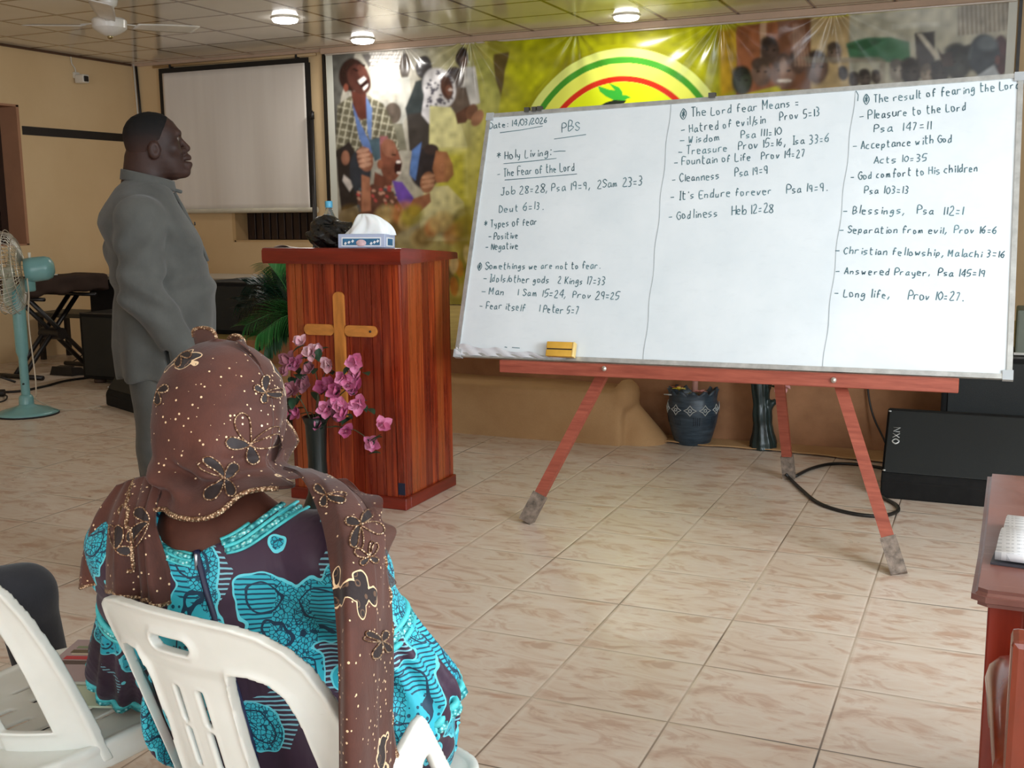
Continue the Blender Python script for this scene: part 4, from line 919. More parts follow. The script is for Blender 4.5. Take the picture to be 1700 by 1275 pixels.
# ------------------------------------------------------------------ tall black vase with pink artificial blossoms
def leaf_blade(L, W, bend=0.2, nu=6, nv=2, fold=0.15):
    def f(u, v):
        w = W * math.sin(math.pi * min(1, u * 0.96 + 0.04)) ** 0.8; y = (v - 0.5) * 2 * w
        return (L * u, y, -bend * L * u * u + fold * abs(y))
    return g_grid(f, nu, nv * 2)
def orient(d, up=(0, 0, 1), at=(0, 0, 0), roll=0.0):
    d = Vector(d).normalized(); u = Vector(up); y = u.cross(d)
    if y.length < 1e-4: y = Vector((0, 1, 0))
    y.normalize(); z = d.cross(y)
    return Matrix.Translation(at) @ Matrix((d, y, z)).transposed().to_4x4() @ Matrix.Rotation(roll, 4, 'X')
def blossoms():
    vx, vy = -1.245, 1.40; dark = mat('dark_green_black_glaze', (22, 30, 28), 0.3, var=0.3)
    r = thing('flower_vase', (vx, vy, 0), 'tall dark vase of pink artificial blossoms in front of the lectern', 'flower vase')
    obj('vase', g_lathe([(0.0001, 0.0), (0.075, 0.0), (0.078, 0.02), (0.048, 0.10), (0.042, 0.26), (0.050, 0.42), (0.062, 0.455), (0.056, 0.457), (0.040, 0.42), (0.03, 0.3), (0.0001, 0.28)], 28), dark, r)
    stem = mat('green_brown_stem', (84, 86, 58), 0.6, var=0.3); leafm = mat('dark_green_leaf', (38, 66, 46), 0.45, var=0.45, vscale=25)
    mauve = []
    for nm, a, b in (('rose_pink_petal', (208, 104, 148), (236, 158, 188)), ('deep_pink_petal', (190, 80, 126), (224, 132, 170)), ('pale_pink_petal', (222, 158, 172), (240, 204, 206)), ('dusky_mauve_petal', (156, 94, 110), (192, 130, 140))):
        t = NT(nm); n = t.noise(t.coord(), 26, 3, 0.6); t.set(t.ramp(n, [(0.3, srgb(*a)), (0.75, srgb(*b))]), 0.55, 0, 0.3, Subsurface_Weight=0.15); mauve.append(t.m)
    cen = mat('pale_flower_centre', (240, 214, 214), 0.5)
    # blossoms: photo positions at the depth of the vase, with their own spread in depth
    B = [(502, 572, 2), (518, 585, 2), (546, 604, 2), (532, 580, 2), (482, 600, 3), (478, 622, 3), (494, 606, 0), (487, 650, 3), (466, 662, 0), (474, 682, 0), (497, 684, 1), (462, 655, 1), (536, 644, 1), (552, 640, 1), (561, 650, 1), (570, 626, 0), (590, 600, 0), (594, 626, 0), (578, 640, 0), (590, 648, 1), (598, 668, 0), (544, 682, 0), (568, 674, 0), (572, 692, 1), (574, 716, 1), (532, 704, 0), (560, 690, 3), (634, 706, 0), (620, 734, 0), (516, 616, 3), (506, 640, 3), (540, 560, 2)]
    P = []
    def petal_set(kind, s, seed):
        q = random.Random(seed); gs = []
        for k in range(7):
            a = 2 * math.pi * k / 5 + q.uniform(-0.25, 0.25); el = q.uniform(0.05, 0.7) if k < 5 else q.uniform(0.9, 1.3)
            d = (math.cos(a) * math.cos(el), math.sin(a) * math.cos(el), math.sin(el))
            gs.append(g_xf(leaf_blade(0.040 * s * q.uniform(0.85, 1.15), 0.0165 * s, -0.35, 6, 2, 0.55), orient(d)))
        return gs
    for i, (x, y, kd) in enumerate(B[:-1]):
        Y = vy - 0.075 + 0.11 * rng.random(); p = Vector(at_Y(x, y, Y)); P.append(p)
        ax = (p - Vector((vx, vy, 0.60))); d = Vector((ax.x * 0.9 + rng.uniform(-0.3, 0.3), -0.75 + rng.uniform(-0.3, 0.4), ax.z * 0.6 + rng.uniform(-0.1, 0.6))).normalized()
        q = Vector((0, 0, 1)).rotation_difference(d).to_matrix().to_4x4(); M = Matrix.Translation(p - Vector((vx, vy, 0))) @ q
        fl = obj('blossom', g_xf(g_join(*petal_set(kd, rng.uniform(1.15, 1.5), i)), M), mauve[kd], r)
        obj('flower_centre', g_xf(g_lathe([(0.0001, 0.0), (0.004, 0.002), (0.0045, 0.008), (0.0001, 0.012)], 8), M), cen, fl)
    for i in range(12):
        p = P[int(i * len(P) / 12)]; b = Vector((vx + rng.uniform(-0.02, 0.02), vy + rng.uniform(-0.02, 0.02), 0.40)); m = (p + b) / 2 + Vector((rng.uniform(-0.03, 0.03), 0.02, 0.03))
        obj('stem', g_tube(catmull([b, m, p - Vector((0, -0.006, 0.01))], 5), 0.0026, 5), stem, r, world=True)
    for i in range(70):
        p = P[i % len(P)] + Vector((rng.uniform(-0.035, 0.035), rng.uniform(0.0, 0.05), rng.uniform(-0.055, 0.02)))
        a = rng.uniform(0, 6.28); d = (math.cos(a), -0.5 + rng.uniform(-0.3, 0.3), rng.uniform(-0.5, 0.5))
        obj('leaf', g_xf(leaf_blade(rng.uniform(0.045, 0.068), 0.019, 0.3, 6, 2, 0.3), orient(d, at=p)), leafm, r, world=True)
blossoms()

# ------------------------------------------------------------------ artificial palm behind the lectern
def palm():
    bx, by = -2.24, 2.62; r = thing('artificial_palm', (bx, by, 0), 'green artificial palm with feathery fronds in a pot behind the lectern', 'palm plant')
    gm = []
    for nm, a in (('bright_palm_green', (66, 142, 74)), ('mid_palm_green', (34, 96, 62)), ('dark_palm_green', (18, 58, 48))): gm.append(mat(nm, a, 0.4, var=0.35, vscale=9))
    obj('pot', g_lathe([(0.0001, 0), (0.10, 0), (0.14, 0.22), (0.15, 0.23), (0.15, 0.26), (0.13, 0.26), (0.12, 0.22), (0.0001, 0.21)], 28), mat('dark_brown_pot', (58, 44, 36), 0.5), r)
    stemm = mat('palm_stem', (54, 66, 40), 0.5)
    S = [((444, 436), 0, 0.02), ((412, 472), 2, 0.05), ((398, 500), 2, 0.0), ((405, 512), 2, -0.1), ((408, 540), 0, -0.16), ((440, 578), 1, -0.12), ((462, 470), 1, 0.1), ((468, 520), 0, 0.0), ((428, 556), 0, -0.2), ((455, 440), 0, 0.15), ((490, 500), 1, 0.1)]
    root = Vector((bx, by, 0.2))
    for i, (q, k, dy) in enumerate(S):
        tip = Vector(at_Y(q[0], q[1], by + dy)); st = Vector((bx + 0.10 + 0.02 * (i % 3), by + 0.02 * (i % 4), 0.72 + 0.05 * (i % 3)))
        if i in (3, 4, 5, 8): st = Vector((bx + 0.18, by, 0.78))
        mid = (st + tip) / 2 + Vector((0, 0, 0.05 + 0.02 * (i % 2)))
        rach = catmull([st, mid, tip], 9)
        fr = obj('frond', g_tube(rach, [0.004 - 0.003 * j / len(rach) for j in range(len(rach))], 5), gm[k], r, world=True)
        gs = []; n = len(rach)
        for j in range(2, n):
            p = Vector(rach[j]); t = (Vector(rach[j]) - Vector(rach[j - 1])).normalized(); side = t.cross(Vector((0.15, -1, 0.25))).normalized()
            for s in (-1, 1):
                for h in (0, 0.5):
                    L = 0.15 * (1 - 0.55 * abs(j / n - 0.45)) * (0.9 + 0.2 * rng.random()); d = t * (0.75 + 0.6 * j / n) + side * s + Vector((0, rng.uniform(-0.15, 0.15), -0.25))
                    gs.append(g_xf(leaf_blade(L, 0.0075, 0.22, 5, 1, 0.4), orient(d, at=p - t * h * (Vector(rach[j]) - Vector(rach[j - 1])).length)))
        obj('leaflets', g_join(*gs), gm[k], fr, world=True)
        obj('stalk', g_tube(catmull([root + Vector((0.02 * (i % 3), 0, 0)), (root + st) / 2 + Vector((0.02, 0, 0)), st], 6), 0.006, 6), stemm, r, world=True)
palm()
# ------------------------------------------------------------------ pedestal fan at the left
def pedestal_fan():
    bx, by = -4.575, 2.79
    teal = mat('sea_green_enamel', (120, 168, 168), 0.28, var=0.08); wire = mat('chromed_wire', (206, 202, 190), 0.3, 0.6); rubber = mat('dark_rubber', (34, 32, 30), 0.7)
    r = thing('pedestal_fan', (bx, by, 0), 'sea-green pedestal fan with chromed wire cage standing at the left edge', 'fan')
    obj('base', g_lathe([(0.205, 0.004), (0.208, 0.016), (0.18, 0.028), (0.10, 0.052), (0.055, 0.066), (0.05, 0.075), (0.0001, 0.076)], 44), teal, r)
    obj('rubber_ring', g_lathe([(0.200, 0.0), (0.210, 0.0), (0.210, 0.012), (0.200, 0.012)], 44), rubber, r)
    obj('collar', g_lathe([(0.050, 0.07), (0.048, 0.12), (0.040, 0.135), (0.032, 0.14)], 24), teal, r, auto=40)
    obj('pole', g_lathe([(0.030, 0.09), (0.029, 0.40), (0.032, 0.41), (0.042, 0.44), (0.044, 0.80), (0.034, 0.86)], 24), teal, r, auto=40)
    obj('adjusting_screw', g_tube([(0.02, -0.028, 0.22), (0.022, -0.038, 0.22)], 0.006, 8), rubber, r)
    f = Vector((-0.80, -0.60, -0.10)).normalized(); c = Vector((0.125, 0.04, 1.005))       # motor centre, blowing direction
    M = orient(f, at=c)
    L = lambda prof, seg=32: g_xf(g_xf(g_lathe(prof, seg), Matrix.Rotation(math.pi / 2, 4, 'Y')), M)
    obj('motor_housing', L([(0.0001, -0.135), (0.04, -0.130), (0.07, -0.112), (0.082, -0.08), (0.084, 0.0), (0.080, 0.05), (0.0001, 0.052)]), teal, r)
    obj('neck', g_join(g_box(0.075, 0.075, 0.09, (0.085, 0.02, 0.90), 0.018, 3), g_tube([(0.0, 0.0, 0.84), (0.06, 0.02, 0.90)], 0.036, 12)), teal, r)
    k = obj('oscillation_knob', g_tube([c + Vector((-0.03, 0, 0.07)), c + Vector((-0.03, 0, 0.115))], [0.008, 0.010], 10), mat('cream_knob', (222, 216, 200), 0.4), r)
    R = 0.285
    def ring(rad, x, n=48): return g_tube([M @ Vector((x, rad * math.cos(2 * math.pi * i / n), rad * math.sin(2 * math.pi * i / n))) for i in range(n)], 0.0032, 5, True)
    gs = [ring(R, 0.18), ring(R * 0.97, 0.225), ring(R, 0.135), ring(R * 0.55, 0.275), ring(R * 0.80, 0.258), ring(R * 0.55, 0.075), ring(R * 0.80, 0.092)]
    for i in range(52):
        a = 2 * math.pi * i / 52; cy, sz = math.cos(a), math.sin(a)
        gs.append(g_tube([M @ Vector((x, rr * cy, rr * sz)) for x, rr in ((0.285, 0.06), (0.275, R * 0.5), (0.250, R * 0.85), (0.18, R), (0.11, R * 0.9), (0.075, R * 0.55), (0.066, 0.07))], 0.0026, 4))
    obj('wire_cage', g_join(*gs), wire, r)
    obj('cage_badge', L([(0.06, 0.283), (0.058, 0.292), (0.0001, 0.295)], 20), teal, r)
    pl = mat('pale_blade_plastic', (196, 196, 176), 0.3)
    hb = obj('hub', L([(0.0001, 0.225), (0.02, 0.222), (0.035, 0.20), (0.036, 0.13), (0.0001, 0.128)], 20), pl, r)
    for i in range(3):
        a0 = 2 * math.pi * i / 3 + 0.4
        def bl(u, v):
            rad = 0.03 + 0.20 * u; a = a0 + (v - 0.5) * (0.55 + 0.75 * math.sin(u * 2.2)); x = 0.175 + (v - 0.5) * 0.06
            return tuple(M @ Vector((x, rad * math.cos(a), rad * math.sin(a))))
        obj('blade', g_grid(bl, 10, 10, 0.003), pl, r)
    cord = r
    def P(x, y, Y): return at_Y(x, y, Y)
    obj('flex', g_tube(catmull([P(45, 462, 2.72), P(48, 490, 2.70), P(47, 520, 2.68), P(49, 550, 2.66), P(54, 590, 2.64), P(59, 630, 2.62), P(60, 655, 2.66), P(61, 664, 2.72), (-4.42, 2.98, 0.006), (-4.30, 3.2, 0.006)], 5), 0.0048, 6), mat('pale_flex', (196, 184, 164), 0.5), cord, world=True)
pedestal_fan()

# ------------------------------------------------------------------ covered keyboard on its X stand
def keyboard():
    blk = mat('black_steel_tube', (28, 24, 24), 0.4); cov = mat('dark_brown_cloth_cover', (58, 44, 38), 0.85, spec=0.2, var=0.2, bump=0.4, bscale=30)
    r = thing('keyboard_stand', (-5.95, 4.38, 0), 'black double-braced X stand under the covered keyboard', 'stand')
    for dx in (-0.025, 0.025):
        pass
    A, B = (3.99, 4.76)
    for y in (A, B): obj('foot_bar', g_tube([(-6.24, y, 0.022), (-5.70, y, 0.022)], 0.020, 10), blk, r, world=True)
    for dx, s in ((-6.03, 0), (-5.93, 0)):
        obj('brace', g_tube([(dx, A + 0.02, 0.03), (dx, 4.66, 0.665)], 0.021, 8), blk, r, world=True)
    for dx in (-5.98, -5.86):
        obj('brace', g_tube([(dx, B - 0.02, 0.03), (dx, 4.06, 0.665)], 0.021, 8), blk, r, world=True)
    obj('pivot_disc', g_tube([(-6.06, 4.36, 0.35), (-5.83, 4.36, 0.35)], 0.052, 20), blk, r, world=True, auto=40)
    for y in (4.07, 4.65): obj('top_arm', g_tube([(-6.14, y, 0.672), (-5.70, y, 0.672)], 0.017, 10), blk, r, world=True)
    k = thing('covered_keyboard', (-5.92, 4.36, 0.69), 'long keyboard under a dark brown cloth cover on the black X stand', 'keyboard')
    def kf(X, Y, Z):
        d = d_rbox(X, Y, Z, (-5.92, 4.36, 0.778), (0.20, 0.475, 0.072), 0.02)
        return d + 0.006 * np.sin(Y * 17 + Z * 8) * np.cos(Z * 30 + X * 9) + 0.012 * np.clip((0.743 - Z) / 0.04, 0, 1) * np.sin(Y * 23)
    obj('cloth_cover', surf_nets(kf, (-6.16, 3.84, 0.69), (-5.68, 4.88, 0.89), 0.016), cov, k, world=True)
    obj('keyboard_body', g_box2((-6.08, 3.92, 0.708), (-5.76, 4.80, 0.77)), blk, k, world=True, smooth=False)
    p = thing('white_sheet_stack', (-5.95, 4.28, 0.857), 'small white paper lying on top of the covered keyboard', 'paper')
    obj('sheet', g_box(0.16, 0.22, 0.008, (-5.92, 4.26, 0.861), 0.002, 1), mat('white_paper', (222, 220, 214), 0.7), p, world=True, smooth=False)
    f = thing('foot_pedal', (-5.82, 4.30, 0), 'black wedge-shaped foot pedal on the floor by the keyboard stand', 'pedal')
    V = [(-0.09, -0.13, 0), (0.09, -0.13, 0), (0.09, 0.13, 0), (-0.09, 0.13, 0), (-0.075, -0.11, 0.075), (0.04, -0.11, 0.06), (0.04, 0.11, 0.06), (-0.075, 0.11, 0.075)]
    F = [(3, 2, 1, 0), (4, 5, 6, 7), (0, 1, 5, 4), (1, 2, 6, 5), (2, 3, 7, 6), (3, 0, 4, 7)]
    obj('pedal_body', g_move(g_xf((V, F), Matrix.Rotation(math.pi / 2, 4, 'Z')), (-5.77, 4.34, 0)), blk, f, world=True, smooth=False)
    obj('pedal_plate', g_box(0.16, 0.07, 0.008, (-5.77, 4.30, 0.072), 0.003, 1, Matrix.Rotation(0.1, 4, 'X')), blk, f, world=True)
    # shelf bench behind the stand
    b = thing('low_bench', (-6.45, 5.3, 0), 'low dark bench behind the keyboard stand', 'bench')
    obj('bench_top', g_box2((-6.80, 4.95, 0.415), (-6.12, 5.35, 0.455)), mat('dark_bench_top', (54, 52, 44), 0.5), b, world=True, smooth=False)
    for x in (-6.78, -6.18):
        for y in (4.98, 5.30): obj('leg', g_box2((x, y, 0), (x + 0.04, y + 0.04, 0.415)), blk, b, world=True, smooth=False)
    ms = thing('microphone_stand', (-6.05, 3.72, 0), 'slim dark microphone stand at the left edge behind the fan', 'stand')
    obj('pole', g_tube([(-6.05, 3.72, 0.03), (-6.05, 3.72, 0.95)], 0.012, 8), blk, ms, world=True)
    for a in (0.3, 2.4, 4.5): obj('leg', g_tube([(-6.05, 3.72, 0.10), (-6.05 + 0.26 * math.cos(a), 3.72 + 0.26 * math.sin(a), 0.012)], 0.010, 6), blk, ms, world=True)
    obj('clutch', g_tube([(-6.05, 3.72, 0.50), (-6.05, 3.72, 0.57)], 0.02, 10), blk, ms, world=True)
    # cables on the floor there
    cm = mat('black_cable_rubber', (26, 24, 22), 0.5)
    def cable(pts, lab, rad=0.007):
        o = obj('floor_cable', g_tube(catmull(pts, 6), rad, 6), cm, loc=tuple(pts[0])); tag(o, lab, 'cable'); return o
    cable([(-6.0, 3.25, 0.008), (-5.45, 3.42, 0.008), (-5.40, 3.70, 0.008), (-5.46, 4.0, 0.008), (-5.38, 4.30, 0.008), (-5.2, 4.75, 0.008)], 'black cable crossing the tiles from the fan to the black speaker cabinet', 0.011)
    cable([(-5.66, 4.30, 0.006), (-5.52, 4.40, 0.006), (-5.50, 4.62, 0.006), (-5.66, 4.86, 0.006), (-5.9, 5.2, 0.006)], 'thin black cable looping out of the foot pedal', 0.005)
    cable([(-6.3, 5.05, 0.006), (-5.9, 5.15, 0.02), (-5.6, 5.0, 0.006), (-5.42, 5.2, 0.006), (-5.75, 5.45, 0.006), (-6.4, 5.5, 0.006)], 'tangled black cable on the floor under the low bench', 0.006)
    hc = [(-6.2, 4.945, 0.44), (-6.19, 4.93, 0.30), (-6.15, 4.92, 0.12), (-6.3, 4.9, 0.006)]
    cable(hc, 'thin black cable hanging from the low bench to the floor', 0.005)
    c2 = obj('floor_cable', g_tube(catmull([(-5.40, 3.30, 0.006), (-5.25, 3.22, 0.02), (-5.16, 3.10, 0.006), (-5.2, 2.9, 0.006), (-5.45, 2.8, 0.006)], 6), 0.006, 6), cm, loc=(-5.4, 3.3, 0)); tag(c2, 'black cable curling on the floor behind the fan base', 'cable')
    pl = thing('cable_plug', (-5.36, 3.27, 0), 'black in-line cable plug with pale ring lying behind the fan', 'plug')
    obj('plug_body', g_tube([(-5.44, 3.22, 0.03), (-5.34, 3.28, 0.03)], 0.028, 12), cm, pl, world=True, auto=40)
    obj('plug_ring', g_tube([(-5.46, 3.21, 0.03), (-5.44, 3.222, 0.03)], 0.026, 12), mat('pale_ring', (170, 160, 148), 0.4), pl, world=True, auto=40)
keyboard()

# ------------------------------------------------------------------ speakers
M_SPK = mat('black_carpeted_cabinet', (20, 19, 18), 0.8, spec=0.25, var=0.3, vscale=20, bump=0.3, bscale=200)
M_GRILLE = mat('black_metal_grille', (24, 27, 26), 0.55, spec=0.4, var=0.15, vscale=3, bump=0.5, bscale=500)
M_EDGE = mat('worn_dark_edge', (52, 50, 46), 0.5, var=0.4, vscale=30)
def cabinet(name, a, b, lab, feet=True, trim=True, front_inset=0.02):
    r = thing(name, ((a[0] + b[0]) / 2, (a[1] + b[1]) / 2, a[2] - (0.035 if feet else 0)), lab, 'speaker')
    obj('cabinet', g_box2(a, b, 0.012, 2), M_SPK, r, world=True, smooth=False)
    obj('grille', g_box2((a[0] + 0.03, a[1] - 0.008, a[2] + 0.03), (b[0] - 0.03, a[1] + 0.004, b[2] - 0.03), 0.003, 1), M_GRILLE, r, world=True, smooth=False)
    obj('top_edge', g_box2((a[0] + 0.004, a[1] - 0.004, b[2] - 0.006), (b[0] - 0.004, a[1] + 0.012, b[2] + 0.003)), M_EDGE, r, world=True, smooth=False)
    if feet:
        for x in (a[0] + 0.12, b[0] - 0.12):
            for y in (a[1] + 0.06, b[1] - 0.06): obj('foot', g_lathe([(0.045, a[2] - 0.035), (0.05, a[2] - 0.02), (0.045, a[2])], 14), mat('brown_foot', (70, 50, 38), 0.6) if 'brown_foot' not in bpy.data.materials else bpy.data.materials['brown_foot'], r).location = (x - r.location.x, y - r.location.y, -r.location.z)
    return r
cabinet('speaker_cabinet', (-5.28, 4.02, 0.035), (-4.55, 4.55, 0.578), 'black speaker cabinet on short feet standing on the floor behind the man')
t = thing('black_fronted_table', (-5.3, 5.1, 0), 'black-fronted table with pale top behind the speaker cabinet', 'table')
obj('front', g_box2((-6.05, 4.93, 0.30), (-4.3, 4.96, 0.785)), M_SPK, t, world=True, smooth=False)
obj('tabletop', g_box2((-6.08, 4.90, 0.785), (-4.28, 5.50, 0.815), 0.004, 1), mat('pale_tabletop', (150, 138, 122), 0.4), t, world=True, smooth=False)
obj('side_board', g_box2((-6.06, 4.96, 0.0), (-6.03, 5.48, 0.785)), mat('pale_table_side', (150, 142, 126), 0.5), t, world=True, smooth=False)
obj('side_board', g_box2((-4.33, 4.96, 0.0), (-4.30, 5.48, 0.785)), bpy.data.materials['pale_table_side'], t, world=True, smooth=False)
cb = thing('small_carton', (-5.72, 5.2, 0.815), 'small tan carton on the black-fronted table behind the man', 'box')
obj('carton_body', g_box2((-5.86, 5.1, 0.815), (-5.62, 5.3, 0.945), 0.003, 1), mat('tan_card', (150, 120, 78), 0.7), cb, world=True, smooth=False)
obj('carton_flap', g_box2((-5.865, 5.095, 0.93), (-5.615, 5.305, 0.952), 0.002, 1), bpy.data.materials['tan_card'], cb, world=True, smooth=False)
cabinet('stage_speaker', (-3.86, 3.84, 0.478), (-2.75, 4.35, 0.868), 'long black speaker lying on the stage behind the palm', feet=False)
bsp = cabinet('bass_speaker', (1.335, 3.10, 0.0), (2.15, 3.55, 0.635), 'big black bass speaker behind the right floor monitor, under the whiteboard corner', feet=False)
mxr = thing('microphone_case', (1.72, 3.3, 0.638), 'grey-green microphone case with silver edge on the big bass speaker', 'case')
obj('case_body', g_box2((1.66, 3.16, 0.638), (2.05, 3.45, 0.86), 0.01, 2), mat('grey_green_case', (98, 104, 92), 0.6), mxr, world=True, smooth=False)
obj('case_edge', g_box2((1.655, 3.152, 0.640), (2.055, 3.165, 0.652)), mat('silver_edge', (190, 188, 180), 0.3, 0.7), mxr, world=True, smooth=False)

def wedge(loc, rz, lab, W=0.80):
    r = thing('floor_monitor', loc, lab, 'floor monitor', 'black floor monitors', rz)
    pr = [(0.0, 0.0), (0.0, 0.085), (0.018, 0.115), (0.235, 0.385), (0.262, 0.392), (0.42, 0.30), (0.46, 0.0)]        # profile (y, z)
    n = len(pr); V = [(0, y, z) for y, z in pr] + [(W, y, z) for y, z in pr]
    F = [tuple(range(n)), tuple(range(n, 2 * n))[::-1]] + [(i, n + i, n + (i + 1) % n, (i + 1) % n) for i in range(n)]
    bm = bmesh.new(); vs = [bm.verts.new(v) for v in V]; [bm.faces.new([vs[i] for i in f]) for f in F]
    bmesh.ops.recalc_face_normals(bm, faces=bm.faces); bmesh.ops.bevel(bm, geom=bm.edges[:], offset=0.006, segments=2, affect='EDGES')
    bm.verts.index_update(); g = ([tuple(v.co) for v in bm.verts], [tuple(v.index for v in f.verts) for f in bm.faces]); bm.free()
    obj('cabinet', g, M_SPK, r, smooth=False)
    a = math.atan2(0.27, 0.217); L = math.hypot(0.27, 0.217)
    M = Matrix.Translation((W / 2, (0.018 + 0.235) / 2, (0.115 + 0.385) / 2)) @ Matrix.Rotation(a, 4, 'X')
    obj('grille', g_xf(g_box(W - 0.02, L - 0.012, 0.010, (0, 0, 0.004), 0.004, 2), M), M_GRILLE, r, smooth=False)
    logo = mat('silver_lettering', (196, 196, 192), 0.4, 0.3) if 'silver_lettering' not in bpy.data.materials else bpy.data.materials['silver_lettering']
    S = {'N': '02 08 42 48', 'X': '02 48|08 42', 'O': '28 06 04 22 44 46 28'}
    gs = []
    lg = None
    for i, ch in enumerate('NXO'):
        for stroke in S[ch].split('|'):
            pts = [(int(q[0]), int(q[1])) for q in stroke.split()]
            if ch == 'O': pts = [tuple(q[:2]) for q in catmull([(a_, b_, 0) for a_, b_ in pts[:-1]], 4, True)]; pts.append(pts[0])
            # letters read turned a quarter clockwise along the short edge
            P = [M @ Vector((-W / 2 + 0.035 + (b_ - 2) * 0.0052, 0.072 - (i * 5.6 + a_) * 0.0056, 0.0105)) for a_, b_ in pts]
            gs.append((ch, g_tube(P, 0.0042, 5, flat=0.4)))
    for ch in 'NXO': obj('logo_letter', g_join(*[g for c_, g in gs if c_ == ch]), logo, r)
    scr = M_EDGE
    for x in (0.012, W - 0.012):
        for q in ((-0.5, 0.014), (0.5, -0.012)):
            p = M @ Vector((x - W / 2, q[0] * L + q[1], 0.009)); obj('corner_screw', g_lathe([(0.007, p.z - 0.002), (0.006, p.z + 0.003), (0.0001, p.z + 0.004)], 10), bpy.data.materials['silver_lettering'], r).location = (p.x, p.y, 0)
    return r
wedge((1.105, 2.61, 0), 0.0, 'black floor monitor with silver lettering beside the right leg of the easel')
wedge((-4.32, 3.27, 0), math.radians(-24), 'black floor monitor standing behind the legs of the man in grey')

# ------------------------------------------------------------------ planters under the whiteboard
def planters():
    gl = NT('blue_black_glaze'); n = gl.noise(gl.mapping(gl.coord(), (2, 2, 16)), 4, 4, 0.6)
    gl.set(gl.ramp(n, [(0.3, srgb(30, 44, 56)), (0.7, srgb(66, 82, 94))]), 0.38); gl.bump(n, 0.3, 0.004)
    px, py = -0.033, 3.50
    r = thing('planter', (px, py, 0), 'round blue-black ceramic planter with wavy rim and white diamond band', 'planter')
    def rim(a, r_, z):
        if z > 0.262:
            k = (z - 0.262) / 0.05; return r_ + 0.006 * k * math.sin(a * 13), z + 0.012 * k * math.sin(a * 13)
        return r_, z
    obj('pot', g_lathe([(0.0001, 0.0), (0.095, 0.0), (0.105, 0.01), (0.118, 0.05), (0.140, 0.13), (0.151, 0.20), (0.150, 0.235), (0.138, 0.262), (0.140, 0.30), (0.146, 0.318), (0.134, 0.316), (0.122, 0.27), (0.126, 0.2), (0.0001, 0.19)], 78, fn=rim), gl.m, r)
    wl = mat('white_slip_paint', (196, 200, 196), 0.6, var=0.1)
    for k in range(7):
        a0 = math.radians(-90 + (k - 3) * 34 + 8)
        def P(u, v): a = a0 + u; z = 0.218 + v; rr = 0.1525 - abs(v) * 0.05; return (rr * math.cos(a), rr * math.sin(a), z)
        D = [(-0.24, 0), (-0.10, 0.010), (0, 0.030), (0.10, 0.010), (0.24, 0), (0.10, -0.010), (0, -0.030), (-0.10, -0.010)]
        g = g_join(g_tube([P(*q) for q in D], 0.0028, 5, True), g_tube([P(0.06 * math.cos(t), 0.008 * math.sin(t)) for t in np.linspace(0, 6.28, 9)[:-1]], 0.0026, 5, True))
        obj('diamond_motif', g, wl, r)
    sc = mat('dark_incision', (20, 28, 38), 0.6)
    for k in range(4):
        a0 = math.radians(-90 + (k - 1.5) * 46)
        gs = [g_tube([(0.1465 * math.cos(a0 + d), 0.1465 * math.sin(a0 + d), 0.178), (0.139 * math.cos(a0 + d), 0.139 * math.sin(a0 + d), 0.128)], 0.0022, 4) for d in (-0.12, -0.04, 0.04, 0.12)]
        obj('incised_lines', g_join(*gs), sc, r)
    stem = mat('pale_pink_stem', (190, 140, 128), 0.6); obj('stem', g_tube([(0.012, -0.02, 0.19), (0.014, -0.01, 0.37), (0.02, 0, 0.62)], [0.020, 0.017, 0.014], 10), stem, r)
    yel = mat('yellow_petal', (216, 196, 44), 0.5); org = mat('orange_leaf', (170, 90, 50), 0.6); grn = mat('olive_leaf', (86, 98, 58), 0.5); pk = mat('salmon_petal', (206, 134, 130), 0.5)
    for m, p, n_ in ((yel, (-0.060, -0.09, 0.325), 6), (org, (-0.085, -0.05, 0.325), 4), (pk, (0.062, -0.08, 0.315), 5), (grn, (0.02, -0.09, 0.300), 5)):
        gs = []
        for i in range(n_):
            a = 6.28 * i / n_ + p[0] * 40; gs.append(g_xf(leaf_blade(0.045, 0.013, 0.3, 5, 2, 0.3), orient((math.cos(a), math.sin(a) * 0.7, 0.5), at=p)))
        obj('flower_head', g_join(*gs), m, r)
    obj('label_stick', g_tube([(-0.155, -0.07, 0.292), (-0.09, -0.10, 0.298)], 0.004, 5), wl, r)
    # trunk-shaped vase
    vx, vy = 0.385, 3.49
    dk = mat('dark_green_bronze_glaze', (30, 44, 42), 0.35, var=0.45, vscale=9)
    v = thing('trunk_vase', (vx, vy, 0), 'dark green tree-trunk shaped vase beside the back leg of the easel', 'vase')
    def tv(X, Y, Z):
        d = d_cap(X, Y, Z, (0, 0, 0.04), (-0.012, 0, 0.20), 0.066, 0.044); d = smin(d, d_cap(X, Y, Z, (-0.012, 0, 0.20), (-0.03, 0, 0.40), 0.044, 0.05), 0.04)
        d = smin(d, d_cap(X, Y, Z, (0.0, -0.01, 0.22), (0.055, -0.01, 0.275), 0.026, 0.018), 0.02); d = smin(d, d_cap(X, Y, Z, (0, 0, 0.0), (0, 0, 0.02), 0.082, 0.070), 0.03)
        d = smin(d, d_cap(X, Y, Z, (-0.02, 0, 0.33), (0.04, 0, 0.45), 0.03, 0.03), 0.03)
        a = np.arctan2(Y, X); d = d + 0.004 * np.sin(a * 9 + Z * 14) ; d = np.maximum(d, -d_cap(X, Y, Z, (-0.03, 0, 0.36), (-0.03, 0, 0.6), 0.036, 0.04))
        return np.maximum(np.maximum(d, -Z), Z - 0.45)
    obj('vase_body', surf_nets(tv, (-0.12, -0.12, -0.008), (0.12, 0.12, 0.47), 0.007), dk, v)
    gs = []
    for i in range(5): gs.append(g_xf(leaf_blade(0.06, 0.02, 0.3, 5, 2, 0.3), orient((math.cos(i * 1.3), -0.6, math.sin(i * 1.3) * 0.6), at=(0.105, -0.05, 0.385))))
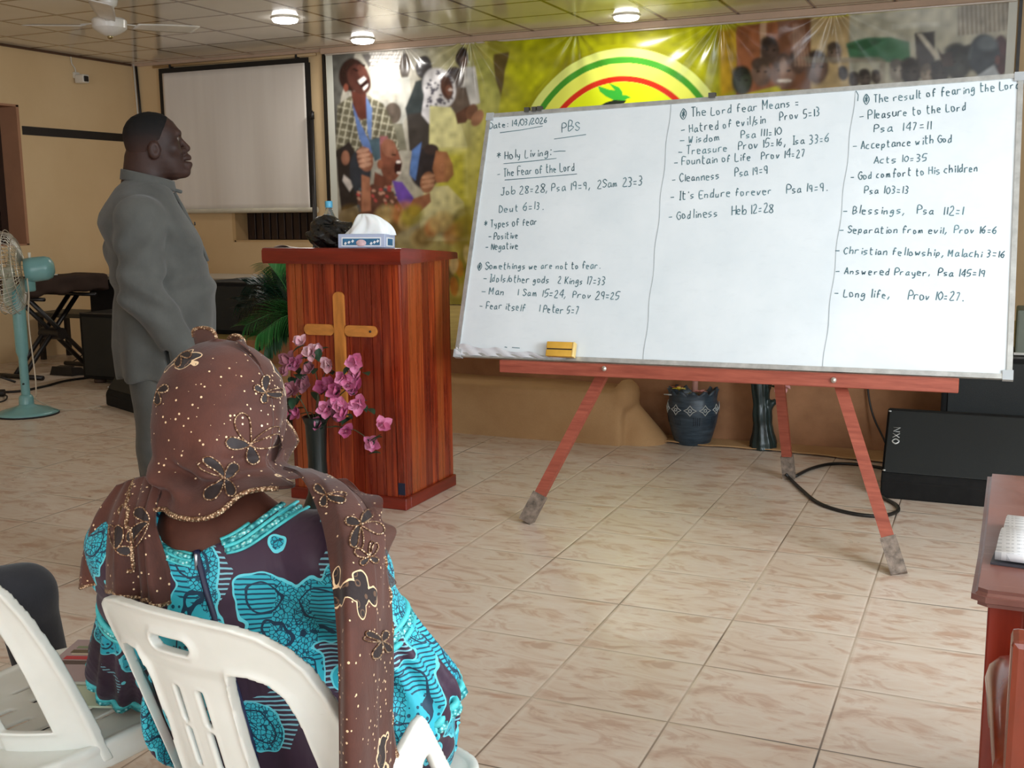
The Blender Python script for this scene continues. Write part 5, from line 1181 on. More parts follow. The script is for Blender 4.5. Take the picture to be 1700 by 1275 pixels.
    obj('flower_head', g_join(*gs), mat('pale_rose_petal', (222, 164, 166), 0.5), v)
    for i in range(2): obj('leaf', g_xf(leaf_blade(0.07, 0.022, 0.3, 5, 2, 0.3), orient((0.9, -0.4, -0.2 + 0.3 * i), at=(0.03, -0.04, 0.40 - 0.03 * i))), mat('deep_green_leaf', (40, 70, 40), 0.5) if 'deep_green_leaf' not in bpy.data.materials else bpy.data.materials['deep_green_leaf'], v)
    obj('flower_stem', g_tube(catmull([(-0.02, 0, 0.38), (0.03, -0.03, 0.43), (0.10, -0.05, 0.39)], 5), 0.005, 6), mat('green_stem', (56, 70, 44), 0.6), v)
planters()

def right_cables():
    cm = bpy.data.materials['black_cable_rubber']
    o = obj('floor_cable', g_tube(catmull([(0.63, 2.80, 0.03), (0.66, 2.78, 0.009), (0.75, 2.58, 0.009), (0.86, 2.37, 0.009), (1.0, 2.26, 0.009), (1.13, 2.25, 0.009), (1.20, 2.35, 0.009), (1.19, 2.47, 0.009), (1.12, 2.60, 0.009), (1.14, 2.72, 0.02)], 7), 0.0085, 8), cm, loc=(0.63, 2.80, 0)); tag(o, 'black cable looping over the tiles between the easel legs and the right floor monitor', 'cable')
    o = obj('floor_cable', g_tube(catmull([(0.67, 2.86, 0.009), (0.72, 3.06, 0.009), (0.80, 3.20, 0.009), (0.92, 3.24, 0.009), (1.06, 3.20, 0.009), (1.16, 3.12, 0.009)], 7), 0.0085, 8), cm, loc=(0.67, 2.86, 0)); tag(o, 'black cable lying straight behind the back leg of the easel', 'cable')
    o = obj('hanging_cable', g_tube(catmull([(0.93, 3.60, 0.50), (0.935, 3.595, 0.36), (0.97, 3.57, 0.22), (1.04, 3.50, 0.10), (1.10, 3.38, 0.02), (1.16, 3.24, 0.009)], 7), 0.006, 6), cm, loc=(0.93, 3.6, 0.009)); tag(o, 'thin black cable hanging down the stage riser to the right floor monitor', 'cable')
right_cables()

# ------------------------------------------------------------------ table, open book and wooden chair at the right edge
def right_table():
    tm = NT('worn_brown_tabletop'); p = tm.coord(); n = tm.noise(p, 5, 4, 0.6); n2 = tm.noise(tm.mapping(p, (1, 9, 1)), 6, 4, 0.6)
    c = tm.ramp(n, [(0.3, srgb(98, 56, 48)), (0.7, srgb(124, 82, 72))]); tm.set(tm.mix(tm.ramp(n2, [(0.6, G4(0)), (0.75, G4(0.35))]), c, srgb(150, 116, 104)), tm.ramp(n, [(0.3, G4(0.22)), (0.7, G4(0.42))]))
    leg = mat('red_brown_varnish', (124, 40, 24), 0.25, var=0.35, vscale=3, stretch=(6, 6, 1))
    r = thing('wooden_table', (2.1, -0.38, 0), 'red-brown wooden table with worn top at the right edge', 'table')
    out = [(1.538, -0.815), (1.545, -0.60), (1.549, -0.40), (1.556, 0.045), (2.75, 0.06), (2.75, -0.83), (1.56, -0.83)]
    g = g_prism(out, 0.030, 0.720); bm = bmesh.new(); vs = [bm.verts.new(v) for v in g[0]]; [bm.faces.new([vs[i] for i in f]) for f in g[1]]
    bmesh.ops.recalc_face_normals(bm, faces=bm.faces); bmesh.ops.bevel(bm, geom=[e for e in bm.edges if abs(e.verts[0].co.z - e.verts[1].co.z) < 0.001], offset=0.010, segments=3, affect='EDGES'); bm.verts.index_update()
    g = ([tuple(v.co) for v in bm.verts], [tuple(v.index for v in f.verts) for f in bm.faces]); bm.free()
    obj('tabletop', g, tm.m, r, world=True, smooth=False)
    for x, y in ((1.565, -0.79), (1.575, -0.03), (2.66, -0.79), (2.66, -0.03)): obj('leg', g_box2((x, y, 0), (x + 0.055, y + 0.055, 0.720), 0.003, 1), leg, r, world=True, smooth=False)
    for a, b in (((1.62, -0.780, 0.615), (2.66, -0.758, 0.720)), ((1.62, -0.02, 0.615), (2.66, 0.0, 0.720)), ((1.580, -0.735, 0.615), (1.602, -0.03, 0.720)), ((2.68, -0.735, 0.615), (2.70, -0.03, 0.720))): obj('apron', g_box2(a, b), leg, r, world=True, smooth=False)
    b = thing('open_book', (1.72, -0.55, 0.751), 'open white book lying on the worn table at the right edge', 'book')
    pg = NT('printed_book_page'); pc = pg.coord(); sp = pg.n('ShaderNodeSeparateXYZ'); pg.l(pc, sp.inputs[0])
    ln = pg.math('FRACT', pg.math('MULTIPLY', sp.outputs[1], 95.0)); wv = pg.noise(pg.mapping(pc, (160, 1, 1)), 1, 2, 0.5)
    ink = pg.math('MULTIPLY', pg.math('LESS_THAN', ln, 0.35), pg.math('GREATER_THAN', wv, 0.47)); pg.set(pg.mix(pg.math('MULTIPLY', ink, 0.35), srgb(232, 234, 238), srgb(120, 126, 138)), 0.7)
    rot = Matrix.Rotation(math.radians(-6), 4, 'Z'); C = Matrix.Translation((1.735, -0.56, 0.7505)) @ rot
    def page(s):
        def f(u, v):
            y = s * 0.13 * u; x = (v - 0.5) * 0.30; return tuple(C @ Vector((x, y, 0.016 + 0.016 * math.sin(min(1, u * 1.15) * math.pi) * (1 - 0.3 * u) - 0.008 * u)))
        return f
    for s in (-1, 1): obj('page_block', g_grid(page(s), 12, 6, 0.014 * s), pg.m, b, world=True)
    obj('cover', g_xf(g_box(0.312, 0.272, 0.004, (0, 0, 0.002)), C), mat('dark_book_cover', (48, 46, 54), 0.5), b, world=True, smooth=False)
    # armchair pulled up to the table
    ow = mat('orange_brown_polished_wood', (118, 46, 24), 0.2, var=0.25, vscale=4, stretch=(5, 5, 1))
    ch = thing('wooden_armchair', (1.86, -1.05, 0), 'polished orange-brown wooden armchair with rounded arm at the lower right corner', 'chair')
    for x in (1.605, 2.06):
        obj('back_post', g_xf(g_box(0.035, 0.05, 0.86, (0, 0, 0.43), 0.008, 2), Matrix.Translation((x, -1.27, 0)) @ Matrix.Rotation(0.04, 4, 'X')), ow, ch, world=True, smooth=False)
        obj('front_leg', g_box2((x - 0.02, -0.87, 0), (x + 0.02, -0.83, 0.60), 0.006, 2), ow, ch, world=True, smooth=False)
        pts = catmull([(x, -1.27, 0.66), (x, -1.16, 0.685), (x, -1.02, 0.675), (x, -0.90, 0.63), (x, -0.835, 0.58), (x, -0.86, 0.53)], 6)
        obj('arm', g_tube(pts, [0.028 + 0.012 * math.sin(math.pi * i / len(pts)) for i in range(len(pts))], 12), ow, ch, world=True)
        obj('scroll', g_xf(g_lathe([(0.0001, -0.018), (0.05, -0.018), (0.058, -0.008), (0.058, 0.008), (0.05, 0.018), (0.0001, 0.018)], 24), Matrix.Translation((x, -1.12, 0.625)) @ Matrix.Rotation(math.pi / 2, 4, 'Y')), ow, ch, world=True, auto=40)
    obj('seat', g_box2((1.60, -1.28, 0.42), (2.09, -0.82, 0.46), 0.01, 2), ow, ch, world=True, smooth=False)
    obj('top_rail', g_box2((1.60, -1.325, 0.80), (2.09, -1.285, 0.86), 0.008, 2), ow, ch, world=True, smooth=False)
    for k in range(5): obj('back_slat', g_box2((1.66 + k * 0.085, -1.305, 0.46), (1.70 + k * 0.085, -1.285, 0.81), 0.004, 1), ow, ch, world=True, smooth=False)
right_table()
# ------------------------------------------------------------------ people: shared builders
def interp(tab, u):
    t = np.array(tab, float); o = np.argsort(t[:, 0]); t = t[o]; return [np.interp(u, t[:, 0], t[:, i]) for i in range(1, t.shape[1])]
def skin_mat(name, a, b):
    t = NT(name); n = t.noise(t.coord(), 9, 4, 0.6); t.set(t.ramp(n, [(0.3, srgb(*a)), (0.7, srgb(*b))]), 0.55, 0, 0.25, Subsurface_Weight=0.05)
    t.bump(t.noise(t.coord(), 160, 2, 0.6), 0.12, 0.002); return t.m
HEAD = [(0.112, -0.016, -0.004, 0.006), (0.1095, -0.032, 0.012, 0.021), (0.105, -0.047, 0.028, 0.035), (0.095, -0.068, 0.052, 0.053), (0.08, -0.084, 0.069, 0.063), (0.06, -0.096, 0.082, 0.071), (0.04, -0.101, 0.0885, 0.0745), (0.02, -0.100, 0.0875, 0.0755), (0.0, -0.097, 0.086, 0.0745), (-0.02, -0.092, 0.086, 0.072),
        (-0.04, -0.086, 0.090, 0.068), (-0.06, -0.077, 0.095, 0.063), (-0.08, -0.060, 0.097, 0.056), (-0.10, -0.030, 0.097, 0.046), (-0.113, 0.01, 0.088, 0.032), (-0.122, 0.045, 0.062, 0.012)]
def loft_d(f, s, u, tab, e=2.2, scale=0.92):
    xb, xf, w = interp(tab, u); c = (xb + xf) / 2; a = np.maximum((xf - xb) / 2, 1e-3)
    q = (np.abs((f - c) / a) ** e + np.abs(s / w) ** e) ** (1 / e)
    d = (q - 1) * np.minimum(a, w) * scale
    us = np.array([r[0] for r in tab]); return np.maximum(d, np.maximum(u - us.max(), us.min() - u))
def add_head(F, O, fw, rt, up, sc=1.0):
    """head with face; O centre between the ears, fw / rt / up unit vectors"""
    O = np.array(O); fw, rt, up = np.array(fw), np.array(rt), np.array(up)
    def loc(X, Y, Z):
        px, py, pz = (X - O[0]) / sc, (Y - O[1]) / sc, (Z - O[2]) / sc
        return px * fw[0] + py * fw[1] + pz * fw[2], px * rt[0] + py * rt[1] + pz * rt[2], px * up[0] + py * up[1] + pz * up[2]
    W = lambda f, s, u: O + sc * (fw * f + rt * s + up * u)
    B = 0.15 * sc
    F.add(lambda X, Y, Z: sc * loft_d(*loc(X, Y, Z), HEAD), O - B, O + B, 0.012)
    c = lambda a, b, ra, rb, k: F.cap(W(*a), W(*b), ra * sc, rb * sc, k * sc)
    c((0.080, -0.030, 0.040), (0.080, 0.030, 0.040), 0.0115, 0.0115, 0.012)          # brow ridge
    c((0.084, 0, 0.026), (0.108, 0, -0.012), 0.006, 0.0125, 0.008); c((0.094, -0.014, -0.021), (0.094, 0.014, -0.021), 0.0105, 0.0105, 0.008)   # nose
    for s in (-1, 1):
        c((0.058, s * 0.045, -0.014), (0.066, s * 0.034, -0.022), 0.022, 0.018, 0.02)  # cheek
        c((0.098, s * 0.014, -0.047), (0.108, 0, -0.046), 0.008, 0.0120, 0.006); c((0.098, s * 0.013, -0.067), (0.109, 0, -0.069), 0.008, 0.0125, 0.006)   # lips
        F.cut(lambda X, Y, Z, s=s: d_ell(*loc(X, Y, Z), (0.098, s * 0.031, 0.020), (0.020, 0.016, 0.011)) * sc, O - B, O + B, 0.006 * sc)
        # ear: rim and lobe with a hollow
        F.add(lambda X, Y, Z, s=s: sc * d_ell(*loc(X, Y, Z), (-0.008, s * 0.077, -0.020), (0.021, 0.012, 0.032)), O - B, O + B, 0.004)
        F.cut(lambda X, Y, Z, s=s: sc * d_ell(*loc(X, Y, Z), (-0.003, s * 0.090, -0.016), (0.011, 0.009, 0.017)), O - B, O + B, 0.005)
    c((0.090, 0, -0.096), (0.094, 0, -0.094), 0.020, 0.020, 0.015)                    # chin
    c((0.094, 0, -0.030), (0.099, 0, -0.042), 0.011, 0.011, 0.01)
    F.cut(lambda X, Y, Z: sc * d_ell(*loc(X, Y, Z), (0.118, 0, -0.0572), (0.020, 0.022, 0.0022)), O - B, O + B, 0.004 * sc)
    return W, loc
def add_hand(F, wrist, fdir, pdir, side):
    """wrist point, direction of the fingers, palm-facing direction, thumb side vector"""
    w = np.array(wrist, float); f = np.array(fdir, float); f /= np.linalg.norm(f); p = np.array(pdir, float); p -= f * (p @ f); p /= np.linalg.norm(p); t = np.cross(p, f) * side
    F.cap(w, w + f * 0.05, 0.024, 0.030, 0.015, (p, 1.5)); F.cap(w + f * 0.045 - t * 0.018, w + f * 0.085 - t * 0.022, 0.016, 0.015, 0.012); F.cap(w + f * 0.045 + t * 0.018, w + f * 0.085 + t * 0.022, 0.017, 0.015, 0.012)
    for i, (o, L) in enumerate(((0.030, 0.072), (0.010, 0.080), (-0.010, 0.074), (-0.029, 0.058))):
        a = w + f * 0.088 + t * o; b = a + (f * 0.93 + p * 0.30 + t * o * 1.2) * L * 0.5; c = b + (f * 0.72 + p * 0.65) * L * 0.32; e = c + (f * 0.45 + p * 0.85) * L * 0.24
        F.cap(a, b, 0.0095, 0.0088, 0.003); F.cap(b, c, 0.0088, 0.0082, 0.002); F.cap(c, e, 0.0082, 0.0072, 0.002)
    a = w + f * 0.030 + t * 0.026; b = a + f * 0.030 + t * 0.026 + p * 0.010; c = b + f * 0.030 + t * 0.008 + p * 0.010
    F.cap(a, b, 0.014, 0.011, 0.008); F.cap(b, c, 0.0105, 0.009, 0.003)
def eye_parts(parent, W, fw, sc=1.0):
    wh = bpy.data.materials.get('eye_white') or mat('eye_white', (84, 70, 62), 0.35, var=0.03); ir = bpy.data.materials.get('dark_iris') or mat('dark_iris', (26, 16, 12), 0.15)
    for s in (-1, 1):
        c = W(0.0715, s * 0.031, 0.020); r = 0.0118 * sc; q = Vector((0, 0, 1)).rotation_difference(Vector(fw)).to_matrix().to_4x4()
        sp = g_lathe([(max(1e-4, r * math.sin(math.pi * i / 12)), -r * math.cos(math.pi * i / 12)) for i in range(13)], 18)
        e = obj('eye', g_xf(sp, Matrix.Translation(c) @ q), wh, parent, world=True)
        obj('iris', g_xf(g_lathe([(0.0055 * sc, r * 0.88), (0.004 * sc, r * 1.0), (0.0001, r * 1.03)], 14), Matrix.Translation(c) @ q), ir, e, world=True)
def cloth_mat(name, a, b, rough=0.85, weave=420, bump=0.25, fold=0.25):
    t = NT(name); p = t.coord(); n = t.noise(p, 7, 4, 0.6); w = t.noise(t.mapping(p, (1, 1, 0.25)), weave, 2, 0.6)
    t.set(t.mix(t.math('MULTIPLY', w, 0.25), t.ramp(n, [(0.3, srgb(*a)), (0.7, srgb(*b))]), srgb(*[int(v * 0.75) for v in a])), rough, 0, 0.2, Sheen_Weight=0.15)
    wr = t.noise(t.mapping(p, (1, 1, 0.55)), 11, 3, 0.55, 0.6)
    t.bump(t.math('ADD', t.math('MULTIPLY', w, 0.08), t.math('MULTIPLY', wr, fold)), bump, 0.02); return t.m

# ------------------------------------------------------------------ man in grey standing by the lectern
def standing_man():
    O = at_Y(257.1, 241.5, 0.40); z0 = O[2]; a = math.radians(43)
    fw = np.array([math.cos(a), math.sin(a), 0]); rt = np.array([math.sin(a), -math.cos(a), 0]); up = np.array([0, 0, 1.0])
    P = lambda f, s, u: O + fw * f + rt * s + up * u
    base = (O[0], O[1], 0.0)
    lo = O - np.array([0.45, 0.45, z0 + 0.02]); hi = O + np.array([0.45, 0.45, 0.14])
    F = Field(lo, hi, 0.005)
    ah = math.radians(44); hf = np.array([math.cos(ah), math.sin(ah), 0.03]); hf /= np.linalg.norm(hf); hr = np.array([math.sin(ah), -math.cos(ah), 0]); hu = np.cross(hr, hf)
    W, loc = add_head(F, O, hf, hr, hu)
    F.cap(P(-0.032, 0, -0.06), P(-0.030, 0, -0.20), 0.064, 0.072, 0.02); F.cap(P(-0.066, 0, -0.050), P(-0.074, 0, -0.15), 0.038, 0.052, 0.02)     # neck and nape
    F.cap(P(-0.05, -0.16, -0.245), P(-0.05, 0.16, -0.245), 0.055, 0.055, 0.05)
    F.cap(P(-0.045, 0, -0.30), P(0.0, 0, -0.62), 0.115, 0.125, 0.05); F.cap(P(-0.01, -0.08, -0.66), P(-0.01, 0.08, -0.66), 0.11, 0.11, 0.05)
    for s in (-1, 1):
        sh = P(-0.07, s * 0.195, -0.255); el = P(-0.078, s * 0.235, -0.50); wr = P(0.055 if s > 0 else 0.03, s * 0.215, -0.725)
        F.cap(sh, el, 0.052, 0.042, 0.03); F.cap(el, wr, 0.042, 0.028, 0.02)
        add_hand(F, wr, (wr - el) + np.array([0, 0, -0.1]), -rt * s + fw * 0.1 - up * 0.1, 1 if s > 0 else -1)
        hp = P(-0.02, s * 0.095, -0.70); kn = P(-0.01, s * 0.10, -1.12); an = P(-0.045, s * 0.105, -z0 + 0.09)
        F.cap(hp, kn, 0.085, 0.058, 0.04); F.cap(kn, an, 0.056, 0.04, 0.03); F.cap(P(-0.06, s * 0.107, -z0 + 0.045), P(0.12, s * 0.122, -z0 + 0.034), 0.032, 0.024, 0.02, (up, 1.1))
    skin = skin_mat('deep_brown_skin', (42, 26, 21), (58, 37, 30))
    body = obj('person', F.mesh(), skin, loc=base)
    tag(body, 'man in grey tunic and trousers standing in profile beside the lectern', 'person')
    eye_parts(body, W, hf)
    # hair: close-cropped cap with a sharp forehead line
    H = Field(O - 0.16, O + 0.16, 0.0035)
    def hair(X, Y, Z):
        f, s, u = loc(X, Y, Z)
        line = np.maximum(0.004 + 0.9 * f, -0.090); line = np.maximum(line, 2.1 * (f - 0.006)); line = np.maximum(line, 0.088 + 6 * (f - 0.060))
        k = 1.004 + 0.034 * np.clip((u - line) / 0.045, 0, 1); d = loft_d(f / k, s / k, u / k, HEAD) - 0.0004
        return np.maximum(d, (line - u) * 0.6)
    H.add(hair, O - 0.16, O + 0.16, 0.001, 0.0)
    ht = NT('short_black_hair'); hn = ht.noise(ht.coord(), 420, 2, 0.7); hs = ht.n('ShaderNodeSeparateXYZ'); ht.l(ht.coord(), hs.inputs[0])
    hz = ht.math('ADD', hs.outputs[2], ht.math('MULTIPLY', hn, 0.03))
    ht.set(ht.ramp(ht.math('MULTIPLY', ht.math('SUBTRACT', hz, float(z0) - 0.025), 8.5), [(0.0, srgb(60, 40, 33)), (0.4, srgb(42, 29, 25)), (0.7, srgb(22, 18, 17)), (1.0, srgb(11, 10, 10))]), 0.8, 0, 0.2); ht.bump(hn, 0.5, 0.002)
    obj('hair', H.mesh(), ht.m, body, world=True)
    # tunic
    cloth = cloth_mat('grey_linen', (68, 68, 65), (85, 85, 81), bump=0.4, fold=0.5)
    TAB = [(-0.105, -0.098, -0.02, 0.062), (-0.125, -0.116, 0.025, 0.086), (-0.148, -0.142, 0.046, 0.122), (-0.172, -0.160, 0.056, 0.160), (-0.20, -0.180, 0.068, 0.192), (-0.235, -0.197, 0.086, 0.214), (-0.27, -0.205, 0.102, 0.223), (-0.35, -0.195, 0.138, 0.222), (-0.42, -0.180, 0.160, 0.212), (-0.50, -0.172, 0.178, 0.208), (-0.60, -0.180, 0.174, 0.212), (-0.70, -0.186, 0.166, 0.218), (-0.815, -0.176, 0.152, 0.224)]
    T = Field(lo, hi, 0.007)
    def body_loc(X, Y, Z):
        px, py, pz = X - O[0], Y - O[1], Z - O[2]; return px * fw[0] + py * fw[1], px * rt[0] + py * rt[1], pz
    def torso(X, Y, Z):
        f, s, u = body_loc(X, Y, Z); d = loft_d(f, s, u, TAB, 2.3)
        ang = np.arctan2(s, f)
        fold = 0.010 * np.sin(u * 38 + f * 26 + 2 * np.sin(s * 9)) * np.exp(-((u + 0.33) / 0.10) ** 2) + 0.007 * np.sin(ang * 9 + u * 4) * np.clip((-u - 0.48) / 0.3, 0, 1) + 0.007 * np.sin(u * 55 - f * 30) * np.exp(-((u + 0.47) / 0.06) ** 2)
        return d + fold
    T.add(torso, lo, hi, 0.02, 0.0)
    for s in (-1, 1):
        sh = P(-0.068, s * 0.195, -0.262); el = P(-0.080, s * 0.245, -0.495); wr = P(0.050 if s > 0 else 0.025, s * 0.222, -0.712)
        def arm(X, Y, Z, sh=sh, el=el, wr=wr):
            d = smin(d_cap(X, Y, Z, sh, el, 0.088, 0.070, (rt, 1.12)), d_cap(X, Y, Z, el, wr, 0.070, 0.056), 0.03)
            f, s_, u = body_loc(X, Y, Z)
            return d + 0.009 * np.sin(u * 62 + f * 40) * np.exp(-((u + 0.50) / 0.11) ** 2) + 0.007 * np.sin(u * 48 - f * 55) * np.exp(-((u + 0.33) / 0.08) ** 2)
        T.add(arm, np.minimum(np.minimum(sh, el), wr) - 0.1, np.maximum(np.maximum(sh, el), wr) + 0.1, 0.018)
        T.cut(lambda X, Y, Z, wr=wr: d_cap(X, Y, Z, wr + np.array([0, 0, -0.03]) + (fw * 0.02), wr + np.array([0, 0, -0.12]) + fw * 0.05, 0.045, 0.05), wr - 0.15, wr + 0.15, 0.004)
    T.cut(lambda X, Y, Z: (lambda f, s, u: np.maximum(np.maximum(u + 0.70, np.abs(f + 0.01 + (u + 0.70) * 0.12) - 0.006), 0.17 - np.abs(s)))(*body_loc(X, Y, Z)), P(0, 0, -0.9) - 0.4, P(0, 0, -0.7) + 0.4, 0.003)
    tunic = obj('tunic', T.mesh(), cloth, body, world=True)
    def col(u, v):
        t = 0.10 + (2 * math.pi - 0.20) * u; r = 1.0 - 0.06 * v
        return P(-0.030 + 0.089 * r * math.cos(t), 0.084 * r * math.sin(t), -0.140 - 0.022 * math.cos(t) + 0.036 * v)
    obj('collar', g_grid(col, 48, 5, 0.006), cloth, tunic, world=True)
    obj('placket', g_tube([P(0.056, 0.012, -0.165), P(0.080, 0.018, -0.215), P(0.104, 0.02, -0.27), P(0.126, 0.02, -0.32), P(0.145, 0.02, -0.37), P(0.157, 0.02, -0.41)], 0.016, 8, flat=0.4), cloth, tunic, world=True)
    obj('collar_tab', g_box(0.035, 0.03, 0.012, tuple(P(0.066, 0.012, -0.158)), 0.004, 2, Matrix.Rotation(a, 4, 'Z') @ Matrix.Rotation(0.3, 4, 'Y')), cloth, tunic, world=True)
    for u, f in ((-0.205, 0.066), (-0.275, 0.117)): obj('button', g_xf(g_lathe([(0.007, 0), (0.006, 0.004), (0.0001, 0.005)], 12), Matrix.Translation(P(f, 0.03, u)) @ Vector((0, 0, 1)).rotation_difference(Vector(fw)).to_matrix().to_4x4()), M_BLACK, tunic, world=True)
    # trousers
    L = Field(O - np.array([0.4, 0.4, z0]), O + np.array([0.4, 0.4, -0.6]), 0.008)
    for s in (-1, 1):
        hp = P(-0.03, s * 0.09, -0.72); kn = P(-0.022, s * 0.105, -1.10); an = P(-0.045, s * 0.108, -z0 + 0.085)
        def leg(X, Y, Z, hp=hp, kn=kn, an=an):
            f, s_, u = body_loc(X, Y, Z); d = smin(d_cap(X, Y, Z, hp, kn, 0.118, 0.096), d_cap(X, Y, Z, kn, an, 0.096, 0.080), 0.05)
            d = d + 0.007 * np.sin(u * 30 + f * 22 + s_ * 9) * np.clip(-(u + 0.8) * 2, 0, 1)
            return np.maximum(d, (-z0 + 0.06) - u)
        L.add(leg, O - np.array([0.4, 0.4, z0]), O + np.array([0.4, 0.4, -0.62]), 0.02, 0.0)
    obj('trousers', L.mesh(), cloth, body, world=True)
    shoe = mat('black_leather', (24, 21, 20), 0.3)
    for s in (-1, 1):
        S = Field(P(0.04, s * 0.115, -z0) - np.array([0.2, 0.2, 0.02]), P(0.04, s * 0.115, -z0) + np.array([0.2, 0.2, 0.14]), 0.006)
        S.cap(P(-0.075, s * 0.107, -z0 + 0.048), P(0.02, s * 0.113, -z0 + 0.052), 0.046, 0.048, 0.02); S.cap(P(0.02, s * 0.113, -z0 + 0.045), P(0.155, s * 0.128, -z0 + 0.034), 0.048, 0.034, 0.03)
        S.cut(lambda X, Y, Z: 0.004 - Z, P(0, 0, -z0) - 0.5, P(0, 0, -z0) + 0.5, 0.002)
        obj('shoe', S.mesh(), shoe, body, world=True)
standing_man()
# ------------------------------------------------------------------ white plastic chairs
M_CHAIR = None
def chair_mat():
    t = NT('scuffed_white_plastic'); p = t.coord(); n = t.noise(p, 5, 4, 0.6); sc = t.noise(t.mapping(p, (3, 3, 40), (0.6, 0.4, 0.9)), 9, 3, 0.7)
    c = t.ramp(n, [(0.3, srgb(206, 206, 198)), (0.7, srgb(220, 220, 213))]); c = t.mix(t.ramp(sc, [(0.70, G4(0)), (0.78, G4(0.3))]), c, srgb(170, 166, 154))
    t.set(c, 0.30, 0, 0.5, Subsurface_Weight=0.04); return t.m
M_CHAIR = chair_mat()
def back_warp(x, t, z):
    yc = -0.245 + (0.825 - z) * 0.26 + (1.1 + 3.2 * np.clip(0.80 - z, 0, 0.5)) * x * x
    return yc + t
def chair_meshes():
    R = {}
    half = [(0.0, 0.828), (0.06, 0.827), (0.115, 0.822), (0.155, 0.812), (0.185, 0.792), (0.206, 0.762), (0.219, 0.715), (0.226, 0.655), (0.229, 0.58), (0.228, 0.50), (0.224, 0.40)]
    out = half[::-1] + [(-x, z) for x, z in half[1:]]
    win = [(0.094, 0.742), (0.125, 0.742), (0.150, 0.733), (0.166, 0.712), (0.174, 0.675), (0.178, 0.60), (0.178, 0.475), (0.092, 0.475), (0.082, 0.54), (0.080, 0.62), (0.084, 0.70)]
    def rb(cx, cz, hw, hh):
        r = min(hw, hh); return [(cx + (hw - r) * (1 if math.cos(a) > 0 else -1) + r * math.cos(a), cz + (hh - r) * (1 if math.sin(a) > 0 else -1) + r * math.sin(a)) for a in np.linspace(0, 2 * math.pi, 17)[:-1]]
    holes = [win, [(-x, z) for x, z in win][::-1], rb(0.0, 0.776, 0.040, 0.0125)]
    slots = [rb(s * 0.024, z, 0.0062, h) for s in (-1, 1) for z, h in ((0.668, 0.032), (0.592, 0.036), (0.510, 0.038))]
    h = 0.0034
    def back(X, T, Z):
        d2 = d_poly(X[:, 0, :], Z[:, 0, :], out); hd = np.full(d2.shape, 1e9)
        for q in holes: hd = np.minimum(hd, d_poly(X[:, 0, :], Z[:, 0, :], q))
        sd = np.full(d2.shape, 1e9)
        for q in slots: sd = np.minimum(sd, d_poly(X[:, 0, :], Z[:, 0, :], q))
        D2 = np.maximum(np.maximum(d2, -hd), -sd)
        lip = np.exp(-(np.abs(D2) / 0.007) ** 2)
        xx, zz = X[:, 0, :], Z[:, 0, :]
        splat = np.clip((0.090 - np.abs(xx)) / 0.012, 0, 1) * np.clip((0.745 - zz) / 0.02, 0, 1)
        th = 0.0042 + 0.0062 * np.exp(-(np.abs(np.maximum(d2, -hd)) / 0.008) ** 2) + 0.0030 * np.exp(-(np.abs(sd) / 0.004) ** 2)
        cen = 0.006 * splat
        dt = np.abs(T - cen[:, None, :]) - th[:, None, :]
        a = np.maximum(D2[:, None, :] + 0.003, 0); b = np.maximum(dt + 0.003, 0)
        return np.sqrt(a * a + b * b) + np.minimum(np.maximum(D2[:, None, :] + 0.003, dt + 0.003), 0) - 0.003
    V, F = surf_nets(back, (-0.24, -0.018, 0.395), (0.24, 0.024, 0.838), h)
    V = np.stack([V[:, 0], back_warp(V[:, 0], V[:, 1], V[:, 2]), V[:, 2]], 1); R['backrest'] = (V, F)
    # seat: dished panel with slots and a deep rounded apron
    so = [(-0.205, -0.150), (-0.225, 0.05), (-0.228, 0.17), (-0.20, 0.235), (-0.12, 0.262), (0, 0.268), (0.12, 0.262), (0.20, 0.235), (0.228, 0.17), (0.225, 0.05), (0.205, -0.150), (0.12, -0.185), (-0.12, -0.185)]
    so = [(q[0], q[1]) for q in catmull([(a, b, 0) for a, b in so], 4, True)]
    ss = [rb(x, y, 0.004, 0.035) for x in (-0.12, -0.06, 0.0, 0.06, 0.12) for y in (-0.05, 0.06, 0.16)]
    def seat(X, Y, Z):
        d2 = d_poly(X[:, :, 0], Y[:, :, 0], so); sd = np.full(d2.shape, 1e9)
        for q in ss: sd = np.minimum(sd, d_poly(X[:, :, 0], Y[:, :, 0], q))
        x, y = X[:, :, 0], Y[:, :, 0]; zc = 0.432 - 0.010 * np.exp(-(x * x + (y - 0.03) ** 2) / 0.02) + 0.006 * np.clip(-d2 < 0.03, 0, 1) * 0
        top = np.abs(Z - zc[:, :, None]) - 0.0038; pl = np.maximum(np.maximum(top, d2[:, :, None]), -sd[:, :, None])
        ap = np.maximum(np.maximum(np.abs(d2[:, :, None] + 0.004) - 0.0045, Z - 0.437), 0.385 - Z + 0.035 * np.cos(x[:, :, None] * 13.5) ** 2 * (np.abs(x[:, :, None]) < 0.19))
        return smin(pl, ap, 0.012)
    R['seat'] = surf_nets(seat, (-0.245, -0.20, 0.37), (0.245, 0.285, 0.45), 0.0055)
    def leg(sx, y0, y1):
        def f(X, Y, Z):
            k = (0.42 - Z) / 0.42; cx = sx * (0.205 + 0.035 * k); cy = y0 + (y1 - y0) * k; w = 0.040 - 0.012 * k
            a = d_rbox(X, Y, Z, (0, 0, 0.21), (9, 9, 0.21), 0.004)
            p1 = np.maximum(np.abs(X - cx) - 0.0055, np.abs(Y - cy) - w); p2 = np.maximum(np.abs(Y - (cy + (w if y0 > 0 else -w))) - 0.0055, np.abs(X - (cx - sx * w)) - w)
            return np.maximum(smin(p1, p2, 0.008), a)
        lo = (min(sx * 0.14, sx * 0.26), min(y0, y1) - 0.06, -0.01); hi = (max(sx * 0.14, sx * 0.26), max(y0, y1) + 0.06, 0.43)
        return surf_nets(f, lo, hi, 0.006)
